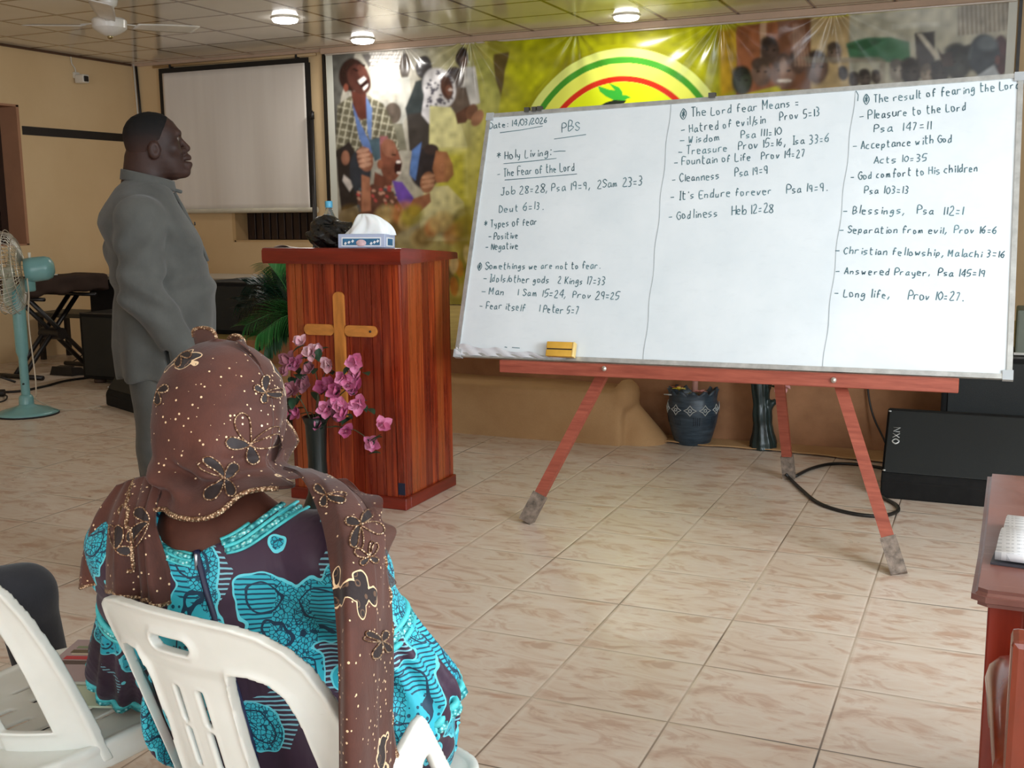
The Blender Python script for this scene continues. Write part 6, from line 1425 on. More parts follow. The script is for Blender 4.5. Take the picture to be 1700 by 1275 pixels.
    R['legs'] = [leg(-1, -0.125, -0.21), leg(1, -0.125, -0.21), leg(-1, 0.19, 0.235), leg(1, 0.19, 0.235)]
    # low side bracket rising from the seat edge
    br = [(-0.17, 0.40), (-0.19, 0.47), (-0.14, 0.555), (-0.075, 0.60), (-0.060, 0.604), (-0.048, 0.59), (0.02, 0.47), (0.05, 0.40)]
    hole = [(-0.06, 0.535), (-0.045, 0.54), (-0.015, 0.48), (0.0, 0.44), (-0.075, 0.44), (-0.075, 0.50)]
    def brk(Y, T, Z):
        d2 = np.maximum(d_poly(Y[:, 0, :], Z[:, 0, :], br), -d_poly(Y[:, 0, :], Z[:, 0, :], hole)); return np.maximum(d2[:, None, :], np.abs(T) - 0.006) - 0.002
    V, F = surf_nets(brk, (-0.21, -0.016, 0.385), (0.07, 0.016, 0.615), 0.005)
    R['bracket'] = (np.stack([0.247 - V[:, 1], V[:, 0] + 0.075, V[:, 2] + 0.018], 1), F)
    return R
def chairs():
    R = chair_meshes()
    def build(loc, rz, lab, bracket):
        r = thing('plastic_chair', loc, lab, 'chair', 'white plastic chairs', rz)
        obj('backrest', R['backrest'], M_CHAIR, r); obj('seat', R['seat'], M_CHAIR, r)
        for g in R['legs']: obj('leg', g, M_CHAIR, r)
        if bracket: obj('side_bracket', R['bracket'], M_CHAIR, r)
        return r
    a = math.radians(-8); c, s = math.cos(a), math.sin(a)
    def at(px, py, z, lx, ly):
        p = at_Z(px, py, z); return (p[0] - (c * lx - s * ly), p[1] - (s * lx + c * ly), 0.0)
    l0 = at(246, 1010, 0.826, -0.03, -0.245)
    build(l0, a, 'white plastic chair in which the woman in the headscarf sits', True)
    l1 = (l0[0] - 0.632, l0[1] + 0.060, 0.0)
    build(l1, a, 'empty white plastic chair at the lower left corner with a booklet on its seat', False)
    return l0, l1, a
CH0, CH1, CHA = chairs()

def booklets():
    z = 0.442
    p = at_Z(150, 1105, z); a = math.radians(20)
    b = thing('booklet', (p[0], p[1], z), 'grey booklet with red and green stripes lying on the empty chair', 'booklet', None, a)
    g = mat('mauve_grey_cover', (166, 146, 146), 0.45, var=0.06)
    obj('pages', g_box(0.145, 0.205, 0.007, (0, 0, 0.0035)), mat('page_edges', (206, 204, 190), 0.7), b, smooth=False)
    cv = obj('cover', g_box(0.150, 0.21, 0.0012, (0, 0, 0.0078)), g, b, smooth=False)
    for x, w, m in ((-0.010, 0.016, ('red_print', (190, 64, 70))), (0.006, 0.004, ('cream_print', (214, 206, 170))), (0.018, 0.016, ('olive_print', (104, 92, 70))), (-0.030, 0.018, ('brown_print', (92, 76, 70))), (0.036, 0.012, ('green_print', (126, 138, 108)))):
        obj('stripe', g_box(0.10 + w, w, 0.0005, (0.0, 0.02 + x * 1.2, 0.0087)), mat(m[0], m[1], 0.5), cv, smooth=False)
    p2 = at_Z(168, 1140, z); b2 = thing('booklet', (p2[0] + 0.02, p2[1] + 0.02, z), 'pale green and blue leaflet sticking out from under the grey booklet', 'booklet', None, a)
    b.location.z = z + 0.005
    obj('sheet', g_box(0.15, 0.21, 0.004, (0, 0, 0.002)), mat('pale_green_card', (186, 196, 170), 0.6), b2, smooth=False)
    obj('sheet_print', g_box(0.05, 0.10, 0.0006, (0.03, -0.04, 0.0043)), mat('pale_blue_print', (186, 204, 210), 0.6), b2, smooth=False)
booklets()

# ------------------------------------------------------------------ seated neighbour: only a knee in dark trousers shows
def neighbour():
    base = (-0.90, -1.25, 0.0)
    kn = np.array([-0.610, -0.83, 0.450]); hp = np.array([-0.80, -1.26, 0.52]); an = np.array([-0.64, -0.74, 0.10])
    kn2 = np.array([-0.97, -0.84, 0.440]); hp2 = np.array([-0.98, -1.24, 0.52]); an2 = np.array([-1.00, -0.72, 0.10])
    F = Field((-1.30, -1.70, -0.02), (-0.30, -0.30, 1.35), 0.009)
    for h_, k_, a_ in ((hp, kn, an), (hp2, kn2, an2)):
        F.cap(h_, k_, 0.075, 0.055, 0.03); F.cap(k_, a_, 0.052, 0.036, 0.02); F.cap(a_ + [0, -0.02, -0.06], a_ + [0.03, 0.15, -0.065], 0.036, 0.028, 0.02)
    tc = np.array([-0.89, -1.28, 0.58]); F.cap(tc, tc + [0, -0.06, 0.42], 0.14, 0.12, 0.05); F.cap(tc + [-0.16, -0.06, 0.42], tc + [0.16, -0.06, 0.42], 0.05, 0.05, 0.04); F.cap(tc + [0, -0.05, 0.46], tc + [0, -0.02, 0.56], 0.05, 0.05, 0.02)
    NW, nloc = add_head(F, tc + [0, 0.0, 0.66], np.array([0.2, 0.98, 0]) / 1.0002, np.array([0.98, -0.2, 0]) / 1.0002, np.array([0, 0, 1.0]))
    for s in (-1, 1):
        sh = tc + [s * 0.19, -0.06, 0.40]; el = tc + [s * 0.24, 0.0, 0.12]; wr = tc + [s * 0.12, 0.25, 0.06]
        F.cap(sh, el, 0.048, 0.04, 0.03); F.cap(el, wr, 0.04, 0.028, 0.02); add_hand(F, wr, (0.1, 1, -0.05), (0, -0.1, -1), s)
    b = obj('person', F.mesh(), bpy.data.materials['deep_brown_skin'], loc=base); tag(b, 'seated person at the left edge, only a knee in dark trousers in view', 'person')
    ho = tc + [0, 0.0, 0.66]; H = Field(ho - 0.15, ho + 0.15, 0.005)
    def nh(X, Y, Z):
        f, s_, u = nloc(X, Y, Z); return np.maximum(loft_d(f / 1.03, s_ / 1.03, u / 1.03, HEAD), (np.maximum(np.maximum(0.004 + 0.9 * f, -0.08), np.maximum(2.1 * (f - 0.006), 0.088 + 6 * (f - 0.06))) - u) * 0.6)
    H.add(nh, ho - 0.15, ho + 0.15, 0.001, 0.0); obj('hair', H.mesh(), bpy.data.materials['short_black_hair'], b, world=True)
    T = Field((-1.30, -1.70, 0.05), (-0.30, -0.40, 0.90), 0.009)
    for h_, k_, a_ in ((hp, kn, an), (hp2, kn2, an2)):
        T.cap(h_, k_, 0.098, 0.072, 0.04); T.cap(k_, a_ + [0, 0, -0.02], 0.071, 0.062, 0.03)
    T.cap(tc + [-0.06, 0, -0.02], tc + [0.06, 0, -0.02], 0.16, 0.16, 0.04)
    dk = cloth_mat('charcoal_trouser_cloth', (30, 30, 33), (42, 42, 46)); obj('trousers', T.mesh(), dk, b, world=True)
    S = Field((-1.30, -1.70, 0.5), (-0.40, -0.85, 1.20), 0.010); S.cap(tc + [0, 0, 0.02], tc + [0, -0.06, 0.40], 0.165, 0.14, 0.05); S.cap(tc + [-0.16, -0.06, 0.42], tc + [0.16, -0.06, 0.42], 0.065, 0.065, 0.05)
    for s in (-1, 1): S.cap(tc + [s * 0.19, -0.06, 0.40], tc + [s * 0.24, 0.0, 0.14], 0.068, 0.066, 0.03)
    obj('shirt', S.mesh(), cloth_mat('pale_shirt', (176, 180, 184), (196, 198, 200)), b, world=True)
    c = thing('plastic_chair', (-0.93, -1.28, 0), 'white plastic chair under the seated neighbour at the left edge', 'chair', 'white plastic chairs', math.radians(-14))
    src = [o for o in bpy.data.objects if o.name.startswith('plastic_chair') and o is not c][0]
    for ch in list(src.children):
        if ch.name.startswith('side_bracket'): continue
        k = ch.copy(); COL.objects.link(k); k.parent = c
neighbour()
# ------------------------------------------------------------------ seated woman in headscarf and printed dress
def dress_mat():
    t = NT('teal_and_plum_wax_print'); p = t.coord()
    wob = t.noise(p, 14, 2, 0.5, 0, 1); w = t.n('ShaderNodeMixRGB'); w.inputs[0].default_value = 0.045; t.l(p, w.inputs[1]); t.l(wob, w.inputs[2]); q = w.outputs[0]
    cells = t.n('ShaderNodeTexVoronoi'); cells.feature = 'F1'; t.l(q, cells.inputs['Vector']); cells.inputs['Scale'].default_value = 9.0
    sp = t.n('ShaderNodeSeparateColor'); t.l(cells.outputs['Color'], sp.inputs[0])
    sm = t.n('ShaderNodeTexVoronoi'); sm.feature = 'SMOOTH_F1'; t.l(q, sm.inputs['Vector']); sm.inputs['Scale'].default_value = 12.5; sm.inputs['Smoothness'].default_value = 0.25
    big = t.noise(p, 5.0, 2, 0.4)
    field = t.math('ADD', t.math('MULTIPLY', sm.outputs['Distance'], 0.75), t.math('MULTIPLY', big, 1.15))      # scalloped clouds
    teal = t.math('LESS_THAN', field, 0.955)
    edge = t.math('LESS_THAN', t.math('ABSOLUTE', t.math('SUBTRACT', field, 0.955)), 0.014)
    inner = t.math('LESS_THAN', t.math('ABSOLUTE', t.math('SUBTRACT', field, 0.80)), 0.014)
    # fillings: pebbles, dots, stripes
    peb = t.math('LESS_THAN', t.voro(p, 150, 'DISTANCE_TO_EDGE'), 0.085)
    dots = t.math('LESS_THAN', t.voro(p, 95, 'F1', 'Distance', 0.15), 0.30)
    strp = t.math('GREATER_THAN', t.wave(p, 42, 1.5, 1, 'BANDS', 'Z'), 0.70)
    r = sp.outputs[0]
    fill = t.mix(t.math('LESS_THAN', r, 0.45), t.mix(t.math('LESS_THAN', r, 0.8), strp, dots), peb)
    fsep = t.n('ShaderNodeSeparateColor'); t.l(fill, fsep.inputs[0])
    tcol = t.mix(sp.outputs[1], srgb(30, 154, 174), srgb(58, 180, 196)); tcol = t.mix(fsep.outputs[0], tcol, srgb(18, 66, 88))
    pl = t.mix(t.math('MULTIPLY', t.math('MULTIPLY', strp, t.math('GREATER_THAN', sp.outputs[2], 0.74)), 0.9), srgb(56, 36, 54), srgb(126, 186, 200))
    c = t.mix(teal, pl, tcol); c = t.mix(inner, c, srgb(22, 52, 74)); c = t.mix(edge, c, srgb(96, 198, 210))
    t.set(c, 0.55, 0, 0.3, Sheen_Weight=0.1)
    t.bump(t.noise(t.mapping(p, (1, 1, 0.5)), 13, 3, 0.5, 0.5), 0.35, 0.03); return t.m
def scarf_mat(name, alpha=1.0):
    t = NT(name); p = t.coord()
    n = t.noise(p, 8, 4, 0.6); w = t.noise(t.mapping(p, (1, 1, 0.35)), 380, 2, 0.6)
    c = t.ramp(n, [(0.3, srgb(62, 32, 25)), (0.7, srgb(92, 51, 39))]); c = t.mix(t.math('MULTIPLY', w, 0.3), c, srgb(44, 23, 19))
    # dark embroidered motifs with gold outlines
    wob = t.noise(p, 22, 2, 0.5, 0, 1); mx = t.n('ShaderNodeMixRGB'); mx.inputs[0].default_value = 0.05; t.l(p, mx.inputs[1]); t.l(wob, mx.inputs[2])
    v = t.n('ShaderNodeTexVoronoi'); v.feature = 'F1'; t.l(mx.outputs[0], v.inputs['Vector']); v.inputs['Scale'].default_value = 9.5
    sp = t.n('ShaderNodeSeparateColor'); t.l(v.outputs['Color'], sp.inputs[0]); on = t.math('GREATER_THAN', sp.outputs[0], 0.86)
    lob = t.math('ADD', v.outputs['Distance'], t.math('MULTIPLY', t.voro(p, 34), 0.30))
    inside = t.math('MULTIPLY', t.math('LESS_THAN', lob, 0.44), on); rim = t.math('MULTIPLY', t.math('LESS_THAN', t.math('ABSOLUTE', t.math('SUBTRACT', lob, 0.455)), 0.017), on)
    ringp = t.math('LESS_THAN', t.math('ABSOLUTE', t.math('SUBTRACT', t.voro(p, 60), 0.32)), 0.05)
    c = t.mix(inside, c, t.mix(t.math('MULTIPLY', ringp, 0.4), srgb(34, 22, 22), srgb(140, 104, 76)))
    # scattered gold dots
    dv = t.n('ShaderNodeTexVoronoi'); dv.feature = 'F1'; t.l(p, dv.inputs['Vector']); dv.inputs['Scale'].default_value = 92
    ds = t.n('ShaderNodeSeparateColor'); t.l(dv.outputs['Color'], ds.inputs[0])
    dens = t.noise(p, 5.5, 2, 0.5)
    dot = t.math('MULTIPLY', t.math('LESS_THAN', dv.outputs['Distance'], 0.17), t.math('LESS_THAN', ds.outputs[1], t.math('MULTIPLY', t.math('SUBTRACT', dens, 0.36), 3.2)))
    gold = t.math('MAXIMUM', dot, rim)
    c = t.mix(gold, c, srgb(222, 190, 150)); t.set(c, t.mix(gold, G4(0.72), G4(0.3)), 0, 0.3, Sheen_Weight=0.12)
    if alpha < 1: t.b.inputs['Alpha'].default_value = alpha
    t.bump(t.math('ADD', t.math('MULTIPLY', w, 0.12), t.math('MULTIPLY', t.noise(t.mapping(p, (1, 1, 0.4)), 16, 3, 0.6, 0.8), 0.5)), 0.3, 0.012); return t.m
def gold_mat():
    t = NT('gold_sequin_trim'); n = t.voro(t.coord(), 260); t.set(t.ramp(n, [(0.2, srgb(226, 196, 160)), (0.6, srgb(120, 84, 60))]), 0.28, 0.55); t.bump(n, 0.8, 0.004); return t.m
def seated_woman():
    ff = np.array([-0.27, 0.963, 0]); rt = np.array([0.963, 0.27, 0]); up = np.array([0, 0, 1.0])
    base = (0.47, -1.30, 0.44)
    skin = skin_mat('warm_dark_brown_skin', (66, 36, 27), (88, 50, 38))
    nb = np.array([0.430, -1.350, 0.900]); O = np.array([0.372, -1.245, 1.036])
    pel = np.array([0.50, -1.27, 0.535]); ch = np.array([0.445, -1.345, 0.765])
    hf = np.array([-0.02, 0.93, -0.36]); hf /= np.linalg.norm(hf); hr = np.array([0.99, 0.02, 0.0]); hr -= hf * (hr @ hf); hr /= np.linalg.norm(hr); hu = np.cross(hr, hf)
    lo = np.array([-0.25, -1.60, 0.0]); hi = np.array([0.98, -0.48, 1.22])
    shL, shR = np.array([0.240, -1.345, 0.815]), np.array([0.635, -1.325, 0.840])
    elL, elR = np.array([0.135, -1.225, 0.605]), np.array([0.680, -1.250, 0.650])
    wrL, wrR = np.array([0.16, -1.02, 0.600]), np.array([0.47, -1.02, 0.620])
    hip = [np.array([0.40, -1.27, 0.53]), np.array([0.59, -1.24, 0.53])]; kn = [np.array([0.10, -0.90, 0.52]), np.array([0.305, -0.82, 0.52])]
    F = Field(lo, hi, 0.006)
    W, loc = add_head(F, O, hf, hr, hu, 0.90)
    F.cap(nb + [0, 0.01, -0.03], O + hu * -0.05 - hf * 0.03, 0.062, 0.056, 0.03)
    F.cap(shL + [0.03, -0.01, 0.010], shR + [-0.03, -0.01, 0.008], 0.060, 0.060, 0.05); F.cap(pel, ch, 0.150, 0.150, 0.06, (ff, 1.45)); F.cap(ch, nb - [0, 0, 0.05], 0.150, 0.085, 0.06, (ff, 1.5))
    F.cap(hip[0], hip[1], 0.13, 0.13, 0.05)
    for s, sh, el, wr in ((-1, shL, elL, wrL), (1, shR, elR, wrR)):
        F.cap(sh, el, 0.050, 0.042, 0.03); F.cap(el, wr, 0.042, 0.027, 0.02); add_hand(F, wr, np.array([-0.6 * s, 0.8, -0.05]), (0, 0.0, -1), s)
    for h_, k_, fx in ((hip[0], kn[0], 0.08), (hip[1], kn[1], 0.28)):
        F.cap(h_, k_, 0.082, 0.06, 0.04); an = np.array([fx, -0.74, 0.09]); F.cap(k_, an, 0.055, 0.038, 0.03); F.cap(an + [0, -0.03, -0.05], an + [0.02, 0.15, -0.058], 0.036, 0.026, 0.02)
    # keep the cloth clear of the chair's seat and back
    def chair_clear(X, Y, Z):
        c, s = math.cos(CHA), math.sin(CHA); x = (X - CH0[0]) * c + (Y - CH0[1]) * s; y = -(X - CH0[0]) * s + (Y - CH0[1]) * c
        yb = back_warp(x, 0.0, np.clip(Z, 0.42, 0.83)) + 0.012
        back = np.maximum(y - yb, np.maximum(np.abs(x) - 0.25, np.maximum(Z - 0.84, 0.40 - Z)))
        seat = np.maximum(np.maximum(np.abs(x) - 0.232, np.abs(y - 0.04) - 0.235), np.maximum(Z - 0.446, -Z))
        return np.minimum(back, seat)
    F.cut(chair_clear, lo, hi, 0.01)
    body = obj('person', F.mesh(), skin, loc=base); tag(body, 'woman in brown sequinned headscarf and teal printed dress seated with her back turned', 'person')
    eye_parts(body, W, hf, 0.90)
    # dress
    dm = dress_mat()
    neck = [at_Y(*q, -1.42) for q in ((240, 780), (243, 850), (262, 893), (292, 914), (332, 918), (352, 906), (385, 892), (430, 852), (475, 818), (512, 790), (520, 700), (240, 700))]
    neckP = [(p[0], p[2]) for p in neck]
    D = Field(lo, hi, 0.0062)
    nz = lambda X, Y, Z: 0.005 * np.sin(Z * 46 + X * 17 + 3 * np.sin(Y * 11)) * np.clip((0.80 - Z) * 4, 0, 1) + 0.004 * np.sin(X * 52 + Z * 21)* np.clip((0.78 - Z) * 4, 0, 1)
    D.add(lambda X, Y, Z: d_cap(X, Y, Z, pel, ch, 0.172, 0.168, (ff, 1.45)) + nz(X, Y, Z), lo, hi, 0.05, 0.0)
    D.cap(ch, nb - np.array([0, 0.0, 0.055]), 0.168, 0.100, 0.06, (ff, 1.5)); D.cap(shL + [0.02, -0.01, 0.008], shR + [-0.02, -0.01, 0.006], 0.072, 0.072, 0.05)
    D.cap(hip[0] + [-0.02, 0, 0], hip[1] + [0.03, 0.02, 0], 0.155, 0.165, 0.06)
    for s, sh, el in ((-1, shL, elL), (1, shR, elR)):
        m = sh + (el - sh) * 0.52
        def slv(X, Y, Z, sh=sh, m=m): return d_cap(X, Y, Z, sh, m, 0.074, 0.064) + 0.004 * np.sin(Z * 70 + X * 40)
        D.add(slv, np.minimum(sh, m) - 0.09, np.maximum(sh, m) + 0.09, 0.03, 0.02)
        # gathered band, then a puffed flounce
        ax = (el - sh) / np.linalg.norm(el - sh); fl0 = m; fl1 = el + ax * 0.055 + (np.array([-0.046, 0.02, -0.035]) if s < 0 else np.array([0.004, 0.0, -0.005]))
        e1 = np.cross(ax, [0, 1, 0]); e1 /= np.linalg.norm(e1); e2 = np.cross(ax, e1)
        def puff(X, Y, Z, fl0=fl0, fl1=fl1, e1=e1, e2=e2, s=s):
            d = d_cap(X, Y, Z, fl0 + (fl1 - fl0) * 0.32, fl1, 0.066, 0.086 if s > 0 else 0.084)
            a = np.arctan2((X - fl0[0]) * e2[0] + (Y - fl0[1]) * e2[1] + (Z - fl0[2]) * e2[2], (X - fl0[0]) * e1[0] + (Y - fl0[1]) * e1[1] + (Z - fl0[2]) * e1[2])
            return d + 0.0065 * np.sin(a * 13) 
        D.add(puff, np.minimum(fl0, fl1) - 0.11, np.maximum(fl0, fl1) + 0.11, 0.012, 0.02)
        if s > 0: F2 = (fl0, fl1, e1, e2, ax)
        else: F1 = (fl0, fl1, e1, e2, ax)
        cutc = fl1 + ax * 0.045
        D.cut(lambda X, Y, Z, c_=cutc, ax=ax: np.maximum(-((X - c_[0]) * ax[0] + (Y - c_[1]) * ax[1] + (Z - c_[2]) * ax[2]), d_ell(X, Y, Z, tuple(c_), (0.13, 0.13, 0.13))), cutc - 0.14, cutc + 0.14, 0.006)
    # skirt over thighs, knees and down to the floor
    D.cap(hip[0], kn[0], 0.140, 0.095, 0.06); D.cap(hip[1] + [0.01, 0, 0], kn[1], 0.140, 0.095, 0.05); D.cap(kn[0], kn[1], 0.085, 0.085, 0.07)
    D.add(lambda X, Y, Z: d_ell(X, Y, Z, (0.655, -1.22, 0.530), (0.112, 0.13, 0.125)) + 0.006 * np.sin(Y * 50 + Z * 30), (0.56, -1.36, 0.36), (0.88, -0.90, 0.68), 0.03, 0.02)
    D.add(lambda X, Y, Z: np.maximum(d_cap(X, Y, Z, (0.10, -0.84, 0.49), (0.08, -0.76, 0.10), 0.095, 0.13), 0.05 - Z) + 0.008 * np.sin(X * 40 + Y * 30), (-0.14, -1.05, 0.0), (0.32, -0.55, 0.65), 0.05, 0.03)
    D.add(lambda X, Y, Z: np.maximum(d_cap(X, Y, Z, (0.30, -0.78, 0.49), (0.29, -0.71, 0.10), 0.095, 0.13), 0.05 - Z) + 0.008 * np.sin(X * 40 + Y * 30), (0.08, -1.0, 0.0), (0.55, -0.5, 0.65), 0.05, 0.03)
    D.cut(lambda X, Y, Z: d_poly(X, Z, neckP), (0.12, -1.6, 0.78), (0.75, -1.0, 1.1), 0.004)
    D.cut(chair_clear, lo, hi, 0.012)
    dress = obj('dress', D.mesh(), dm, body, world=True)
    # hollow-ray helper: first hit of a photo ray with the dress field, so that trims lie on the cloth
    def on_cloth(px, py, lift=0.004, y0=-1.62):
        p0 = at_Y(px, py, y0); d = p0 - CAMC; d /= np.linalg.norm(d); t = 0.0
        for _ in range(400):
            p = p0 + d * t; i = np.round((p - D.lo) / D.h).astype(int)
            if (i < 0).any() or (i >= np.array(D.D.shape)).any(): t += 0.01; continue
            v = D.D[tuple(i)]
            if v < lift: return p
            t += max(0.0015, min(0.05, v * 0.6))
            if t > 1.2: break
        return None
    def trace(pts, n=5, lift=0.004):
        P = []
        for q in catmull([(a, b, 0) for a, b in pts], n):
            p = on_cloth(q[0], q[1], lift)
            if p is not None: P.append(p)
        for _ in range(6): P = [P[0]] + [(P[i - 1] + 2 * P[i] + P[i + 1]) / 4 for i in range(1, len(P) - 1)] + [P[-1]] if len(P) > 2 else P
        return P
    tr = NT('turquoise_sequin_trim'); tv = tr.voro(tr.coord(), 170); tr.set(tr.ramp(tv, [(0.15, srgb(206, 232, 232)), (0.35, srgb(92, 196, 196)), (0.7, srgb(30, 120, 128))]), 0.35, 0.1); tr.bump(tv, 0.6, 0.004); tr = tr.m
    teal = mat('turquoise_binding', (72, 186, 190), 0.5, var=0.2, vscale=60)
    for off, m, rad in ((0, teal, 0.0042), (9, tr, 0.0062), (19, teal, 0.0040), (28, tr, 0.0058), (36, teal, 0.0036)):
        P = trace([(520 + off * 0.5, 796 + off * 0.9), (475 + off * 0.45, 822 + off * 0.85), (430 + off * 0.4, 856 + off * 0.8), (392 + off * 0.4, 884 + off * 0.75), (366 + off * 0.3, 896 + off * 0.6)])
        if len(P) > 3: obj('neck_trim', g_tube(P, rad, 6, flat=0.6), m, dress, world=True)
        P = trace([(248 - off * 0.2, 868 + off * 0.6), (262, 893 + off * 0.75), (290 + off * 0.1, 913 + off * 0.6), (318, 920 + off * 0.55)])
        if len(P) > 3: obj('neck_trim', g_tube(P, rad, 6, flat=0.6), m, dress, world=True)
    navy = mat('navy_zip_tape', (22, 26, 58), 0.5)
    P = trace([(326, 914), (336, 950), (346, 990), (360, 1030), (385, 1120), (408, 1200), (425, 1262)])
    if len(P) > 3:
        obj('zip', g_tube(P, 0.0062, 6, flat=0.5), navy, dress, world=True)
        obj('zip_pull', g_box(0.006, 0.004, 0.026, tuple(np.array(P[2]) + np.array([0.0, -0.006, -0.004])), 0.0015, 1), mat('steel_pull', (170, 172, 180), 0.3, 0.8), dress, world=True)
    def bandring(c_, ax, e1, e2, r1, m, rad, amp=0.0):
        return g_tube([c_ + e1 * (r1 + amp * math.sin(k * 13 * 2 * math.pi / 90)) * math.cos(2 * math.pi * k / 90) + e2 * (r1 + amp * math.sin(k * 13 * 2 * math.pi / 90)) * math.sin(2 * math.pi * k / 90) for k in range(90)], rad, 6, True)
    for (fl0, fl1, e1, e2, ax), s in ((F1, -1), (F2, 1)):
        for k, m in ((0.0, tr), (0.012, teal), (-0.012, teal)):
            obj('sleeve_band', bandring(fl0 + (fl1 - fl0) * 0.16 + ax * k, ax, e1, e2, 0.064, m, 0.0058), m, dress, world=True)
        for k, m in ((0.034, tr), (0.022, teal)):
            obj('sleeve_hem', bandring(fl1 + ax * k, ax, e1, e2, 0.083 if s > 0 else 0.080, m, 0.0065, 0.006), m, dress, world=True)
    # headscarf: hood over the head, gathered folds running to the nape
    sm_ = scarf_mat('brown_sequinned_scarf'); gd = gold_mat(); sheer = scarf_mat('sheer_brown_scarf', 0.62)
    top = np.array([0.348, -1.235, 1.168]); bot = np.array([0.392, -1.322, 0.925])
    prof = [(0.0, 0.0), (0.03, 0.034), (0.08, 0.059), (0.17, 0.085), (0.28, 0.101), (0.40, 0.1085), (0.52, 0.109), (0.64, 0.104), (0.74, 0.098), (0.83, 0.095), (0.90, 0.099), (0.96, 0.108), (1.0, 0.114)]
    def hood(u, v):
        th = 2 * math.pi * u; r = float(np.interp(v, [a for a, _ in prof], [b for _, b in prof])); back = max(0.0, -math.sin(th)); cx = math.cos(th)
        fold = 0.012 * math.sin(th * 6 + 2.2 * v + 0.8 * math.sin(th * 2)) * max(0, v - 0.30) / 0.70 + 0.008 * math.sin(th * 13 - 5 * v) * max(0, v - 0.5)
        # diagonal swags drawn towards the right of the nape
        fold += 0.014 * math.sin(v * 30 - cx * 5.0) * math.exp(-((v - 0.84 + 0.05 * cx) / 0.085) ** 2) * (0.4 + back)
        c_ = top + (bot - top) * v + np.array([0.004, 0.016 * math.sin(v * math.pi), 0])
        rr = (r + fold) * (0.955 if v < 0.8 else 0.955 + 0.045 * (v - 0.8) / 0.2); k = max(0.0, v - 0.80) / 0.20
        x = cx * rr * (1 + 0.12 * k) + 0.020 * k * max(0, cx); y = math.sin(th) * rr * (1.12 - 0.10 * k * back)
        z = k * (0.030 * max(0, cx) + 0.012 * max(0, -cx) - back * (0.012 + 0.012 * math.sin(th * 5 + 0.6) - 0.012 * cx))
        return c_ + np.array([x, y, z])
    head = obj('headscarf', g_grid(hood, 120, 60, -0.003), sm_, body, world=True)
    obj('scarf_edge', g_tube([hood(0.53 + 0.44 * k / 60, 1.0) + np.array([0, -0.002, -0.001]) for k in range(61)], 0.0042, 6), gd, head, world=True)
    # sheer front edge of the scarf standing out on the right and above
    def veil(u, v):
        a = np.array(at_Y(*[float(np.interp(v, [0, 0.2, 0.45, 0.7, 1.0], col)) for col in ((392, 428, 446, 462, 462), (566, 610, 690, 745, 778))], -1.25))
        b = np.array(at_Y(*[float(np.interp(v, [0, 0.15, 0.3, 0.45, 0.6, 0.8, 1.0], col)) for col in ((404, 418, 448, 449, 470, 488, 470), (562, 598, 622, 660, 690, 735, 778))], -1.16 + 0.02 * math.sin(v * 9)))
        return a + (b - a) * u + np.array([0, 0.012 * math.sin(u * 5 + v * 12), 0])
    ve = obj('scarf_veil', g_grid(veil, 14, 48, 0.0012), sheer, head, world=True)
    obj('scarf_edge', g_tube([veil(1.0, k / 60) for k in range(61)], 0.0034, 6), gd, ve, world=True)
    for pts in (((322, 560), (322, 548), (338, 544), (354, 550), (360, 566)), ((376, 570), (384, 558), (397, 558), (405, 568), (402, 578))):
        C = [at_Y(x, y, -1.19) for x, y in pts]
        B = [at_Y(x * 0.85 + 54, y + 24, -1.20) for x, y in pts]
        c1, b1 = catmull(C, 6), catmull(B, 6); n = len(c1)
        rf = obj('scarf_ruffle', g_grid(lambda u, v: c1[int(round(u * (n - 1)))] + (b1[int(round(u * (n - 1)))] - c1[int(round(u * (n - 1)))]) * v, n - 1, 4, 0.0012), sheer, head, world=True)
        obj('scarf_edge', g_tube(c1, 0.0036, 6), gd, rf, world=True)
    # loose ends: patches laid over the shoulders from control rows (photo x, y and depth Y)
    def patch(rows, nu, nv, foldfn, thick=0.0025):
        A = np.array([[at_Y(*q) for q in r] for r in rows]); nr, nc = A.shape[:2]
        rowc = [catmull(A[:, j], nv // (nr - 1) + 1) for j in range(nc)]
        L = min(len(r) for r in rowc); rowc = [r[:L] for r in rowc]
        full = [catmull([rowc[j][i] for j in range(nc)], nu // (nc - 1) + 1) for i in range(L)]
        M = len(full[0]); V = []; 
        for i in range(L):
            for j in range(M):
                V.append(full[i][j] + foldfn(j / (M - 1), i / (L - 1)))
        arr = np.array(V).reshape(L, M, 3)
        def fn(u, v): return arr[int(round(v * (L - 1))), int(round(u * (M - 1)))]
        return g_grid(fn, M - 1, L - 1, thick), fn
    # left flap
    rows = [[(198, 806, -1.345), (222, 796, -1.36), (248, 792, -1.37), (270, 802, -1.39)],
            [(166, 856, -1.375), (200, 850, -1.415), (232, 850, -1.44), (258, 862, -1.435)],
            [(148, 920, -1.395), (190, 915, -1.455), (232, 918, -1.475), (268, 922, -1.46)],
            [(143, 972, -1.395), (190, 980, -1.460), (236, 998, -1.48), (288, 996, -1.465)]]
    def foldL(u, v): return np.array([0.0, -0.010 * math.sin(u * 15 + v * 2) * (0.3 + v) - 0.006 * math.sin(u * 31), 0.004 * math.sin(u * 19) * v])
    g, fn = patch(rows, 30, 30, foldL); fl = obj('shawl_end', g, sm_, body, world=True, label='left scarf end over the shoulder')
    obj('scarf_edge', g_tube([fn(k / 40, 1.0) for k in range(41)], 0.0042, 6), gd, fl, world=True)
    obj('scarf_edge', g_tube([fn(0.0, k / 30) for k in range(31)], 0.0036, 6), gd, fl, world=True)
    obj('gold_seam', g_tube([fn(0.42 + 0.12 * math.sin(k / 30 * 2), k / 30 * 0.8) + np.array([0, -0.004, 0]) for k in range(31)], 0.0036, 6), gd, fl, world=True)
